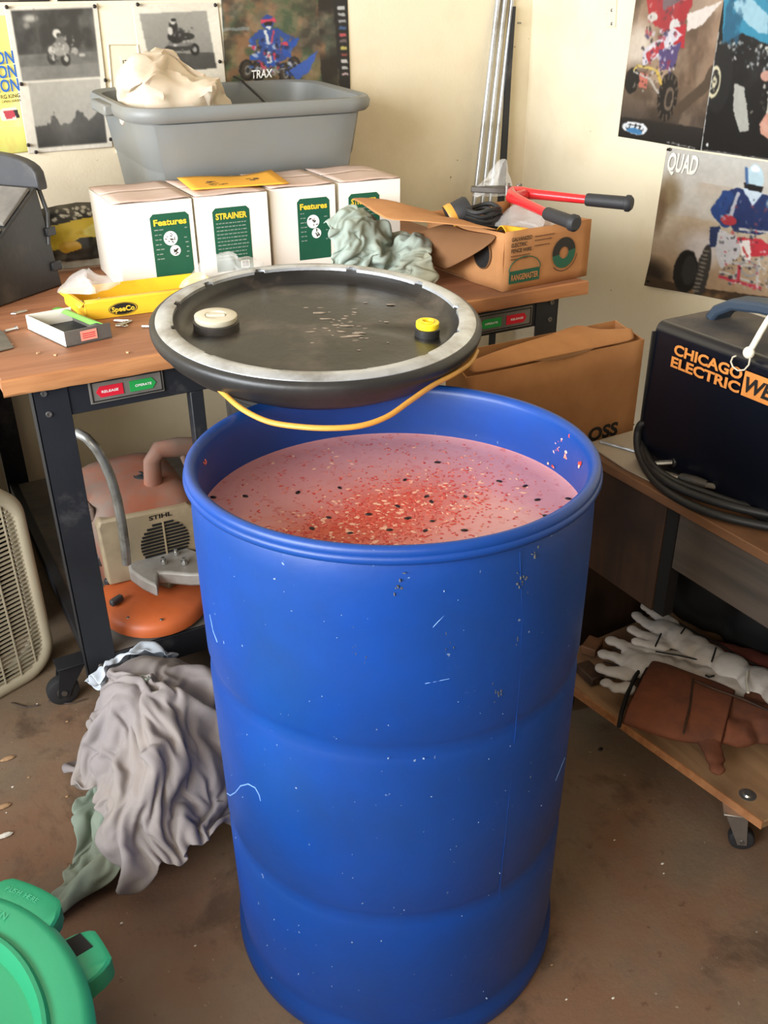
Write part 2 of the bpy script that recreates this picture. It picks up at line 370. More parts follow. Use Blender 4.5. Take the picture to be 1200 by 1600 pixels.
# ------------------------------------------------------------------ blue drum (open top), slightly oval mouth
KR = 0.93; VIEW_ANG = math.radians(-29.38)      # the cut mouth is squeezed a little front to back
def ovalise(mb, z0=0.25, z1=0.88):
    Rm = Matrix.Rotation(VIEW_ANG, 3, 'Z'); Ri = Rm.inverted()
    for i, v in enumerate(mb.v):
        k = 1 - (1-KR)*min(1, max(0, (v.z-z0)/(z1-z0)))
        q = Ri @ v; q.y *= k; mb.v[i] = Rm @ q
drum = thing('plastic_drum', 'large open-topped blue plastic drum standing on the concrete floor', 'drum', (0, 0, 0))
R1 = 0.2735
prof = [(0.0, 0.006), (0.235, 0.006), (0.262, 0.004), (0.270, 0.0), (0.2725, 0.010), (0.2715, 0.030), (0.264, 0.040), (0.2645, 0.055), (0.2665, 0.085),
        (0.2675, 0.16), (0.2680, 0.262), (0.2645, 0.272), (0.2625, 0.285), (0.2645, 0.298), (0.2685, 0.308), (0.2695, 0.42), (0.2700, 0.562), (0.2665, 0.574), (0.2645, 0.586), (0.2665, 0.598),
        (0.2705, 0.610), (0.2710, 0.70), (0.2708, 0.78), (0.2698, 0.825), (0.2680, 0.845), (0.2650, 0.856), (0.2640, 0.859)]
rim = [(0.2640, 0.859), (0.2700, 0.8575), (0.2752, 0.8595), (0.2768, 0.8635), (0.2762, 0.868), (0.2742, 0.8695), (0.2748, 0.8715), (0.2740, 0.8765), (0.2705, 0.8805), (0.2650, 0.8800),
       (0.2600, 0.8765), (0.2575, 0.870), (0.2580, 0.850), (0.2590, 0.83), (0.2620, 0.80), (0.2640, 0.76), (0.2640, 0.60)]
inner = [(0.2640, 0.60), (0.2630, 0.35), (0.2610, 0.05), (0.25, 0.03), (0.0, 0.03)]
mb = MB().lathe(prof, 128); ovalise(mb); obj('body', mb, M['blue'], drum, smooth=60)
mb = MB().lathe(rim, 128); ovalise(mb); obj('rim', mb, M['blue'], drum, smooth=60)
mb = MB().lathe(inner, 96); ovalise(mb); obj('inner_wall', mb, M['blue'], drum, smooth=60)

def on_drum(u, v, r0=0.2705):
    d = FW + RT*((u-600)/FPX) - UP*((v-800)/FPX); t = 0.7; Ri = Matrix.Rotation(-VIEW_ANG, 3, 'Z')
    while t < 2.2:
        p = CAM+d*t; q = Ri @ p; q.y /= 1-(1-KR)*min(1, max(0, (p.z-0.25)/0.63))
        rr_ = r0 if p.z > 0.60 else (0.2695 if p.z > 0.31 else 0.268)
        if math.hypot(q.x, q.y) < rr_+0.0002: return p
        t += 0.0008
    return None
def drum_line(name, pxs, r_, m_, label):
    pts = []
    for (a, b_), (c, d) in zip(pxs, pxs[1:]):
        for i in range(4):
            p = on_drum(a+(c-a)*i/4, b_+(d-b_)*i/4)
            if p: pts.append(p)
    obj(name, MB().tube(pts, r_, 5), m_, drum, smooth=0, label=label)
sm = mat('pale_scratch', hx(120, 160, 220), 0.6, var=0.2, vs=80)
drum_line('scratch', [(346, 1216), (350, 1236), (360, 1243), (368, 1238), (376, 1228), (388, 1225), (399, 1231), (405, 1242), (408, 1254)], 0.0009, sm, 'wandering pale scratch low on the left')
drum_line('scratch', [(664, 1068), (684, 1064), (708, 1059)], 0.0007, sm, 'short pale scratch near the middle')
drum_line('scratch', [(672, 985), (684, 972), (700, 955)], 0.0005, sm, None or 'faint slanting scratch')
drum_line('scratch', [(328, 960), (333, 985), (342, 1010)], 0.0008, sm, 'pale scuff at the upper left')
drum_line('scratch', [(868, 1220), (878, 1195), (884, 1180)], 0.0005, sm, 'thin scratch at the right')
drum_line('moulding_seam', [(812, 862), (816, 960), (812, 1060), (802, 1180), (790, 1300), (776, 1440)], 0.0005, M['blue'], 'vertical moulding seam')
rng = random.Random(77); mb = MB()
for i in range(90):
    u, v = rng.uniform(330, 900), rng.uniform(900, 1560); p = on_drum(u, v)
    if p is None: continue
    s_ = rng.choice((0.0004, 0.0005, 0.0006, 0.0009)); mb.box(p, (s_*rng.uniform(1, 3), s_*1.5, s_*rng.uniform(1, 2)), Matrix.Rotation(rng.uniform(0, 3), 3, 'Z'))
obj('dust_specks', mb, mat('pale_dust', hx(150, 170, 200), 0.7), drum, smooth=0, kind='stuff')
mb = MB()
for (u, v, n_, s_) in ((815, 905, 12, 9), (622, 915, 8, 7), (806, 995, 5, 4), (778, 1085, 12, 9), (838, 868, 6, 6), (700, 1010, 6, 12), (560, 1010, 8, 14)):
    for _ in range(n_):
        p = on_drum(u+rng.gauss(0, s_*0.5), v+rng.gauss(0, s_))
        if p: mb.box(p, (rng.uniform(0.001, 0.003), 0.0006, rng.uniform(0.001, 0.004)), Matrix.Rotation(rng.uniform(0, 3), 3, 'Z'))
obj('mud_flecks', mb, mat('mud_fleck', hx(84, 84, 84), 0.8, var=0.3), drum, smooth=0, kind='stuff')
# ------------------------------------------------------------------ fruit mash in the drum, its seeds
ZL = 0.796
def ell(r, a, z):
    v = MB(); v.v = [Vector((r*math.cos(a), r*math.sin(a), z))]; ovalise(v); return v.v[0]
def mash_mat():
    m = bpy.data.materials.new('fruit_mash'); m.use_nodes = True; nt = m.node_tree; N = nt.nodes; L = nt.links; b = N['Principled BSDF']
    tc = N.new('ShaderNodeTexCoord')
    def nz(s, d=6, r=0.6):
        n = N.new('ShaderNodeTexNoise'); n.inputs['Scale'].default_value = s; n.inputs['Detail'].default_value = d; n.inputs['Roughness'].default_value = r
        L.new(tc.outputs['Object'], n.inputs['Vector']); return n.outputs['Fac']
    def mix(f, a, c):
        x = N.new('ShaderNodeMix'); x.data_type = 'RGBA'; L.new(f, x.inputs[0])
        for s_, i in ((a, 6), (c, 7)):
            if isinstance(s_, tuple): x.inputs[i].default_value = (*s_, 1)
            else: L.new(s_, x.inputs[i])
        return x.outputs[2]
    def blob(c, r0, r1):        # where the pulp has drifted together
        mp = N.new('ShaderNodeMapping'); mp.vector_type = 'TEXTURE'; mp.inputs['Location'].default_value = (c[0], c[1], 0); L.new(tc.outputs['Object'], mp.inputs[0])
        mp.inputs['Rotation'].default_value = (0, 0, c[2]); mp.inputs['Scale'].default_value = (1, 0.5, 0)
        ln = N.new('ShaderNodeVectorMath'); ln.operation = 'LENGTH'; L.new(mp.outputs[0], ln.inputs[0])
        ad = N.new('ShaderNodeMath'); ad.operation = 'MULTIPLY_ADD'; L.new(nz(14), ad.inputs[0]); ad.inputs[1].default_value = 0.22; L.new(ln.outputs['Value'], ad.inputs[2])
        r = N.new('ShaderNodeMapRange'); r.inputs[1].default_value = r0; r.inputs[2].default_value = r1; r.inputs[3].default_value = 1; r.inputs[4].default_value = 0
        r.interpolation_type = 'SMOOTHSTEP'; L.new(ad.outputs[0], r.inputs[0]); return r.outputs[0]
    r = N.new('ShaderNodeMapRange'); r.inputs[1].default_value = 0.4; r.inputs[2].default_value = 0.62; L.new(nz(5), r.inputs[0])
    c = mix(r.outputs[0], hx(204, 138, 138), hx(210, 150, 152))
    c = mix(blob((-0.055, -0.03, 0.2), 0.14, 0.38), c, hx(206, 98, 82))
    r2 = N.new('ShaderNodeMapRange'); r2.inputs[1].default_value = 0.56; r2.inputs[2].default_value = 0.66; r2.inputs[4].default_value = 0.5; L.new(nz(60, 5, 0.7), r2.inputs[0])
    c = mix(r2.outputs[0], c, hx(190, 70, 58))
    L.new(c, b.inputs['Base Color']); b.inputs['Roughness'].default_value = 0.16; b.inputs['Specular IOR Level'].default_value = 0.4
    bn = N.new('ShaderNodeBump'); bn.inputs['Distance'].default_value = 0.0006; L.new(nz(40), bn.inputs['Height']); L.new(bn.outputs[0], b.inputs['Normal'])
    return m
mb = MB(); n = 96; mb.v = [Vector((0, 0, ZL))]
rr = [0.06, 0.12, 0.18, 0.23, 0.258, 0.2625]
for k, r_ in enumerate(rr):
    for i in range(n): mb.v.append(ell(r_, 2*math.pi*i/n, ZL + (0.002 if k == len(rr)-1 else 0)))
for i in range(n): mb.f.append((0, 1+i, 1+(i+1) % n))
for k in range(len(rr)-1):
    for i in range(n): mb.f.append((1+k*n+i, 1+(k+1)*n+i, 1+(k+1)*n+(i+1) % n, 1+k*n+(i+1) % n))
mb.v += [ell(0.2625, 2*math.pi*i/n, ZL-0.03) for i in range(n)]; q0 = len(mb.v)-n; s0 = 1+(len(rr)-1)*n
for i in range(n): mb.f.append((s0+i, q0+i, q0+(i+1) % n, s0+(i+1) % n))
mb.f.append(tuple(range(q0, q0+n)))
mb.m = [0]*len(mb.f)
mash = obj('fruit_mash', mb, mash_mat(), smooth=60, org=(0, 0, ZL)); tag(mash, 'murky pink fermenting fruit mash filling the blue drum', 'liquid')
# floating pulp shreds: too many and too small to count
rng = random.Random(3); mb = MB()
def fleck(mb, p, L_, w, h, a, m, R=None):
    u = Vector((math.cos(a), math.sin(a), 0))*L_; v = Vector((-math.sin(a), math.cos(a), 0))*w
    if R: u = R @ u; v = R @ v; up = R @ Vector((0, 0, h))
    else: up = Vector((0, 0, h))
    j = [rng.uniform(0.7, 1.2) for _ in range(6)]
    ring = [p+u*j[0], p+u*0.4+v*j[1], p-u*0.5+v*j[2], p-u*j[3], p-u*0.3-v*j[4], p+u*0.5-v*j[5]]
    mb.add(ring+[p+up+u*0.3, p+up-u*0.3], [(0, 1, 6), (1, 2, 7, 6), (2, 3, 7), (3, 4, 7), (4, 5, 6, 7), (5, 0, 6)], m)
cnt = 0
while cnt < 2600:
    if rng.random() < 0.7:
        x, y = rng.gauss(0, 0.10), rng.gauss(0, 0.05); a = 0.2; px, py = -0.055+x*math.cos(a)-y*math.sin(a), -0.03+x*math.sin(a)+y*math.cos(a)
    else: px, py = rng.uniform(-0.26, 0.26), rng.uniform(-0.26, 0.26)
    if math.hypot(px, py) > 0.235: continue
    pale = rng.random() < 0.12
    s_ = rng.uniform(0.0010, 0.0026)*(1.5 if pale else 1)
    fleck(mb, Vector((px, py, ZL+0.0002)), s_*rng.uniform(1, 1.8), s_*0.7, 0.0006, rng.uniform(0, 3.14), 2 if pale else rng.choice((0, 1, 1))); cnt += 1
tag(obj('floating_pulp', mb, [M['pulp'], M['pulp_red'], M['pulp_pale']], smooth=0, org=(0, 0, ZL)), 'shreds of red and pale fruit pulp floating on the mash', 'pulp', kind='stuff')
# pulp stuck to the inside of the drum
mb = MB()
def on_wall(u, v):
    # intersection of a sight line with the inner wall (radius 0.26), measured from the photo
    d = (FW + RT*((u-600)/FPX) - UP*((v-800)/FPX)); best = None
    t = 0.9
    while t < 2.2:
        p = CAM + d*t
        if math.hypot(p.x, p.y) > 0.2565 and t > 1.15 and p.z < 0.872: best = p; break
        t += 0.002
    return best
for (u, v, s_, k) in [(842, 655, 9, 7), (866, 684, 12, 10), (884, 682, 6, 4), (870, 700, 5, 4), (812, 690, 5, 3), (846, 690, 4, 3), (880, 712, 5, 4), (700, 640, 4, 3), (655, 648, 4, 3), (340, 668, 4, 3), (320, 720, 3, 3), (905, 728, 3, 3), (790, 672, 3, 3), (730, 662, 4, 3), (860, 725, 4, 2)]:
    for _ in range(k):
        p = on_wall(u+rng.uniform(-s_, s_), v+rng.uniform(-s_, s_)*1.2)
        if p is None: continue
        nrm = Vector((-p.x, -p.y, 0)).normalized(); R = nrm.to_track_quat('Z', 'Y').to_matrix()
        fleck(mb, p, rng.uniform(0.002, 0.006), rng.uniform(0.001, 0.0028), 0.0016, rng.uniform(0, 3), rng.choice((0, 1, 2)), R)
tag(obj('stuck_pulp', mb, [M['pulp'], M['pulp_red'], M['pulp_pale']], smooth=0, org=(0.2, 0.15, 0.82)), 'dried flecks of fruit pulp stuck to the inner wall of the drum', 'pulp', kind='stuff')
seeds_px = [(730, 217), (640, 265), (460, 287), (345, 300), (200, 310), (112, 313), (700, 311), (713, 325), (806, 311), (900, 269), (971, 282), (1005, 320), (1090, 317), (620, 338),
            (540, 360), (648, 371), (716, 379), (430, 369), (384, 399), (489, 412), (598, 403), (696, 405), (804, 404), (1028, 365)]
sd = None
for i, (a, b_) in enumerate(seeds_px):
    p = at(270+a*0.5667, 600+b_*0.5667, z=ZL); p.z = ZL+0.0006
    if sd is None:
        sd = obj('fruit_seed', MB().ball((0, 0, 0), (0.0048, 0.0030, 0.0014), 8), M['seed'], local=True); o = sd
    else: o = sd.copy(); COL.objects.link(o)
    o.location = p; o.rotation_euler = (0, 0, rng.uniform(0, 3.1)); s_ = rng.uniform(0.85, 1.1); o.scale = (s_,)*3
    tag(o, 'small black melon seed floating on the pink mash', 'seed', 'seeds floating on the mash')

# ------------------------------------------------------------------ black lid with clamp ring, above the back rim of the drum
LC = Vector((0.080, 0.392, 0.9500)); LR = 0.262
view = Vector((FW.x, FW.y, 0)).normalized(); side = Vector((view.y, -view.x, 0))
tilt = Matrix.Rotation(math.radians(4.2), 3, side) @ Matrix.Rotation(math.radians(2.2), 3, view)
lid = thing('drum_lid', 'black plastic drum lid with zinc clamp ring, tipped over the blue drum', 'lid', LC)
mb = MB().lathe([(0.0, -0.074), (0.17, -0.074), (0.205, -0.070), (0.222, -0.060), (0.240, -0.050), (0.2555, -0.036), (0.262, -0.026), (0.270, -0.018), (0.2725, -0.010), (0.2725, -0.002), (0.268, 0.002), (0.262, 0.003)], 96, tilt, LC)
obj('lid_body', mb, M['black_plastic'], lid, smooth=50)
mb = MB().lathe([(0.236, 0.004), (0.232, -0.004), (0.226, -0.013), (0.214, -0.017), (0.150, -0.0165), (0.08, -0.0155), (0.0, -0.015)], 96, tilt, LC)
for i, v in enumerate(mb.v):      # sunken wells round the two bungs
    l = tilt.transposed() @ (v-LC)
    for (bx, by, br) in ((-0.176, -0.012, 0.06), (0.186, -0.020, 0.048)):
        b_ = side*bx + view*by; dd = math.hypot(l.x-b_.x, l.y-b_.y)
        if dd < br: mb.v[i] = v - tilt @ Vector((0, 0, 0.006*(1-(dd/br)**4)))
obj('lid_panel', mb, M['lid_top'], lid, smooth=50)
# zinc ring with V notches on its inner edge
mb = MB(); n = 288; notch = [8, 34, 62, 96, 118, 139, 160, 184, 207, 231, 253, 275]
prf = [(0.0, 0.001), (0.0, 0.0065), (0.006, 0.0085), (0.019, 0.0080), (0.028, 0.004), (0.0295, -0.004), (0.0285, -0.010)]
for (dr, z) in prf:
    for i in range(n):
        a = 2*math.pi*i/n; rin = 0.2345
        dn = min(min(abs(i-q), n-abs(i-q)) for q in notch)
        if dr == 0.0 and dn < 2: rin += 0.011*(1-dn/2)
        r_ = rin+dr if dr == 0 else 0.2345+dr
        mb.v.append(LC + tilt @ (side*(r_*math.cos(a)) + view*(r_*math.sin(a)) + Vector((0, 0, z))))
for k in range(len(prf)-1):
    for i in range(n): mb.f.append((k*n+i, k*n+(i+1) % n, (k+1)*n+(i+1) % n, (k+1)*n+i))
mb.m = [0]*len(mb.f)
obj('clamp_ring', mb, M['zinc'], lid, smooth=40, label='galvanized clamp ring with small notches along its inner edge')
def bung(name, bx, by, r, h, m, label):
    c = LC + tilt @ (side*bx + view*by + Vector((0, 0, -0.017)))
    nb = MB().lathe([(r*1.12, -0.004), (r*1.12, h*0.45), (r*0.98, h*0.5), (r*0.98, h*0.6)], 36, tilt, c)
    nk = obj(name+'_collar', nb, M['black_plastic'], lid, smooth=40)
    pb = MB().lathe([(r*1.0, h*0.5), (r*1.04, h*0.62), (r*1.04, h*0.95), (r*0.98, h), (r*0.55, h), (r*0.50, h*0.9), (0, h*0.88)], 36, tilt, c)
    return obj(name, pb, m, lid, smooth=40, label=label), c
bg1, c1 = bung('bung', -0.166, -0.012, 0.0335, 0.020, M['white_plug'], 'large white plastic bung')
mb = MB().box(c1+tilt @ Vector((0, 0, 0.0195)), (0.030, 0.009, 0.004), tilt @ Matrix.Rotation(-0.3, 3, 'Z')); obj('bung_grip', mb, M['white_plug'], bg1, bevel=0.001)
bg2, c2_ = bung('small_bung', 0.182, -0.018, 0.0185, 0.020, M['yellow_plug'], 'small yellow plastic bung')
mb = MB().lathe([(0.011, 0.0205), (0.010, 0.022), (0.0085, 0.0205)], 24, tilt, c2_, closed=False); obj('bung_ring', mb, M['yellow_plug'], bg2)
# caked dirt patches on the panel
mb = MB(); rng = random.Random(11)
for _ in range(46):
    a, b_ = rng.gauss(0.045, 0.032), rng.gauss(0.01, 0.055)
    c = LC + tilt @ (side*a + view*b_ + Vector((0, 0, -0.0155)))
    fleck(mb, c, rng.uniform(0.002, 0.007) if _ % 4 else rng.uniform(0.009, 0.020), rng.uniform(0.001, 0.003) if _ % 4 else rng.uniform(0.003, 0.007), 0.0005, rng.uniform(-0.9, -0.3), 0)
obj('dried_residue', mb, mat('dried_residue', hx(150, 136, 122), 0.5, var=0.3, vs=80), lid, smooth=0, kind='stuff')
# tan bail hanging under the lid
pts = []
for i in range(33):
    t = i/32; a = math.radians(200+ t*140)
    pts.append(LC + tilt @ (side*(0.215*math.cos(a)*1.06+0.012) + view*(0.235*math.sin(a)-0.012) + Vector((0, 0, -0.030-0.028*math.sin(math.pi*t)))))
bail_px = [(334, 600, .015), (352, 617, .0), (380, 640, 0), (420, 659, 0), (470, 667, 0), (520, 669, 0), (565, 665, 0), (605, 651, 0), (640, 627, 0), (675, 603, 0), (712, 583, 0), (735, 566, 0), (745, 548, 0)]
bail = [(CAM + (FW + RT*((q[0]-600)/FPX) - UP*((q[1]-800)/FPX))*t) for q, t in zip(bail_px, (1.40, 1.37, 1.345, 1.325, 1.31, 1.305, 1.31, 1.325, 1.35, 1.385, 1.43, 1.48, 1.51))]
bail = catmull(bail, 5)
obj('bail_handle', MB().tube(bail, 0.0042, 10), M['tan_tube'], lid, label='tan bail looping below the front of the lid')
# the black pail that carries the lid, behind the blue drum
pc = Vector((0.135, 0.500, 0))
pail = thing('black_pail', 'tall black pail behind the blue drum, under the black lid', 'bucket', pc)
mb = MB().lathe([(0.0, 0.004), (0.150, 0.004), (0.155, 0.0), (0.158, 0.01), (0.172, 0.45), (0.182, 0.80), (0.184, 0.835), (0.178, 0.845), (0.172, 0.835)], 48, c=pc); obj('body', mb, M['black_plastic'], pail)
mb = MB().lathe([(0.184, 0.80), (0.189, 0.805), (0.189, 0.815), (0.184, 0.82)], 48, c=pc); obj('band', mb, M['black_plastic'], pail)
mb = MB().lathe([(0.172, 0.838), (0.12, 0.850), (0.0, 0.852)], 48, c=pc); obj('cover', mb, M['black_plastic'], pail)
# ------------------------------------------------------------------ workbench
ZT = 0.815
bench = thing('workbench', 'black steel rolling workbench with a worn plywood top', 'workbench', (0.28, 1.25, 0))
BX0, BX1, BY0, BY1 = -0.385, 0.955, 0.735, 1.80
mb = MB(); mb.prism([(BX0-0.006, BY0), (BX1, BY0+0.004), (BX1, BY1), (BX0-0.02, BY1)], (0, 0, ZT-0.028), (1, 0, 0), (0, 1, 0), 0.028)
obj('tabletop', mb, M['bench_wood'], bench, bevel=0.002, smooth=20)
# front band of end grain, chipped
mb = MB(); rng = random.Random(5); top = []; n = 46
for i in range(n+1):
    x = BX0-0.008 + (BX1+0.002-BX0+0.008)*i/n
    top.append(x)
for k, (yy, zz) in enumerate([(BY0-0.004, ZT-0.0305), (BY0-0.006, ZT-0.026), (BY0-0.006, ZT-0.012), (BY0-0.005, ZT-0.001), (BY0+0.004, ZT+0.0006)]):
    for x in top: mb.v.append(Vector((x, yy+rng.uniform(-1, 1)*0.0009, zz+rng.uniform(-1, 1)*0.0008)))
for k in range(4):
    for i in range(n): mb.f.append((k*(n+1)+i, k*(n+1)+i+1, (k+1)*(n+1)+i+1, (k+1)*(n+1)+i))
mb.m = [0]*len(mb.f)
obj('edge_band', mb, M['edge_wood'], bench, smooth=25)
AY = 0.762        # plane of the steel front
mb = MB().box2((-0.335, AY, 0.716), (0.885, AY+0.03, ZT-0.03)); obj('front_rail', mb, M['black_metal'], bench, bevel=0.002)
mb = MB().box2((-0.335, 1.74, 0.72), (0.885, 1.77, ZT-0.03)); obj('rear_rail', mb, M['black_metal'], bench, bevel=0.002)
for s_, x in ((1, -0.342), (-1, 0.893)):
    for y, d in ((AY-0.003, 1), (1.765, -1)):
        mb = MB()
        mb.prism([(0, ZT-0.032), (0.066*s_, ZT-0.032), (0.064*s_, 0.105), (0, 0.085)], (x, y, 0), (1, 0, 0), (0, 0, 1), -0.004*d)
        mb.prism([(0, ZT-0.032), (0.045*d, ZT-0.032), (0.030*d, 0.085), (0, 0.085)], (x, y, 0), (0, 1, 0), (0, 0, 1), 0.004*s_)
        lg = obj('leg', mb, M['black_metal'], bench, smooth=20, bevel=0.001)
        if d == 1:
            for (dx, zz) in ((0.022, 0.770), (0.024, 0.728), (0.030, 0.13)):
                hb = MB().lathe([(0.0062, 0.001), (0.0055, 0.003), (0.003, 0.003), (0.0025, 0.001), (0, 0.001)], 16, Matrix.Rotation(math.radians(90), 3, 'X'), (x+dx*s_, y, zz)); obj('bolt', hb, M['dull_steel'], lg)
for x in (-0.325, 0.87):
    mb = MB().box2((x-0.012, AY+0.03, 0.12), (x+0.012, 1.74, 0.16)); obj('side_rail', mb, M['black_metal'], bench, bevel=0.002)
mb = MB().box2((-0.335, AY-0.002, 0.085), (0.885, AY+0.006, 0.150)); obj('shelf_lip', mb, M['black_metal'], bench, bevel=0.001)
mb = MB().box2((-0.335, AY+0.004, 0.138), (0.885, 1.74, 0.150)); obj('lower_shelf', mb, M['dusty_grey'], bench, bevel=0.001)
# second frame post seen below the lid, and the dark panel on the far left
mb = MB().box2((-0.040, AY+0.002, 0.15), (-0.012, AY+0.03, 0.716)); obj('centre_post', mb, M['black_metal'], bench, bevel=0.002)
for (x0, w) in ((-0.238, 0.146), (0.652, 0.162)):
    zc = 0.7545 if x0 < 0 else 0.747
    y = AY-0.0005
    mb = MB().box2((x0, y-0.004, zc-0.024), (x0+w, y, zc+0.024)); pl = obj('name_plate', mb, M['dusty_grey'], bench, bevel=0.0015)
    mb = MB()
    for a in ((x0+0.004, zc-0.020, x0+w-0.004, zc-0.018), (x0+0.004, zc+0.018, x0+w-0.004, zc+0.020), (x0+0.004, zc-0.020, x0+0.006, zc+0.020), (x0+w-0.006, zc-0.020, x0+w-0.004, zc+0.020)):
        mb.box2((a[0], y-0.0052, a[1]), (a[2], y-0.0038, a[3]))
    obj('plate_frame', mb, M['black_ink'], pl)
    h = 0.011; L_ = w*0.36; aO = Vector((x0+0.012, y-0.0045, zc-0.001)); bO = Vector((x0+w*0.53, y-0.0045, zc-0.001))
    left_red = x0 < 0
    for O, pointing, mm, wd in ((aO, -1, M['red_ink'] if left_red else M['green_ink'], 'RELEASE' if left_red else 'OPERATE'), (bO, 1, M['green_ink'] if left_red else M['red_ink'], 'OPERATE' if left_red else 'RELEASE')):
        if pointing < 0: pg = [(0, 0), (0.008, -h), (L_, -h), (L_, h), (0.008, h)]
        else: pg = [(0, -h), (L_-0.008, -h), (L_, 0), (L_-0.008, h), (0, h)]
        mb = MB().prism(pg, O, (1, 0, 0), (0, 0, 1), 0.0012); obj('arrow', mb, mm, pl, smooth=0)
        letters('lettering', wd, O+Vector((L_*0.2, -0.0012, -0.0022)), (1, 0, 0), (0, 0, 1), 0.0048, M['white_ink'], pl, width=L_*0.62, bold=0.02)
# caster with bracket
def caster(parent, c, r, w, ang, m_wheel, m_br, top):
    """swivel caster: wheel, fork cheeks, top plate"""
    R = Matrix.Rotation(ang, 3, 'Z'); ax = R @ Vector((0, 1, 0)); c = Vector(c)
    RR = ax.to_track_quat('Z', 'X').to_matrix()
    mb = MB().lathe([(r*0.3, -w/2), (r*0.86, -w/2), (r*0.97, -w*0.42), (r, -w*0.2), (r, w*0.2), (r*0.97, w*0.42), (r*0.86, w/2), (r*0.3, w/2), (r*0.3, -w/2)], 32, RR, c)
    wh = obj('caster_wheel', mb, m_wheel, parent, smooth=50)
    mb = MB().cyl(c-ax*(w*0.75), c+ax*(w*0.75), r*0.18, n=16).cyl(c-ax*(w*0.56), c+ax*(w*0.56), r*0.42, n=20); obj('axle', mb, M['dull_steel'], wh)
    fw_ = R @ Vector((1, 0, 0)); f = MB()
    for s_ in (-1, 1):
        f.prism([(-r*0.42, -r*0.3), (r*0.3, -r*0.38), (r*0.5, 0.1*r), (r*1.7, top-c.z), (-r*0.2+r*0.2, top-c.z)], c+ax*(s_*w*0.66), fw_, (0, 0, 1), 0.002*s_)
    obj('caster_fork', f, m_br, parent, smooth=20, bevel=0.0006)
    mb = MB().box(c+fw_*(r*0.85)+Vector((0, 0, top-c.z)), (r*2.0, w*1.9, 0.004), R); obj('caster_plate', mb, m_br, parent, bevel=0.001)
for (cx_, cy_) in ((-0.392, 0.845), (0.97, 0.845), (-0.392, 1.66), (0.97, 1.66)):
    right = cx_ > 0
    caster(bench, (cx_, cy_, 0.036), 0.036, 0.026, math.radians(180 if right else 0), M['rubber'], M['black_metal'], 0.105)

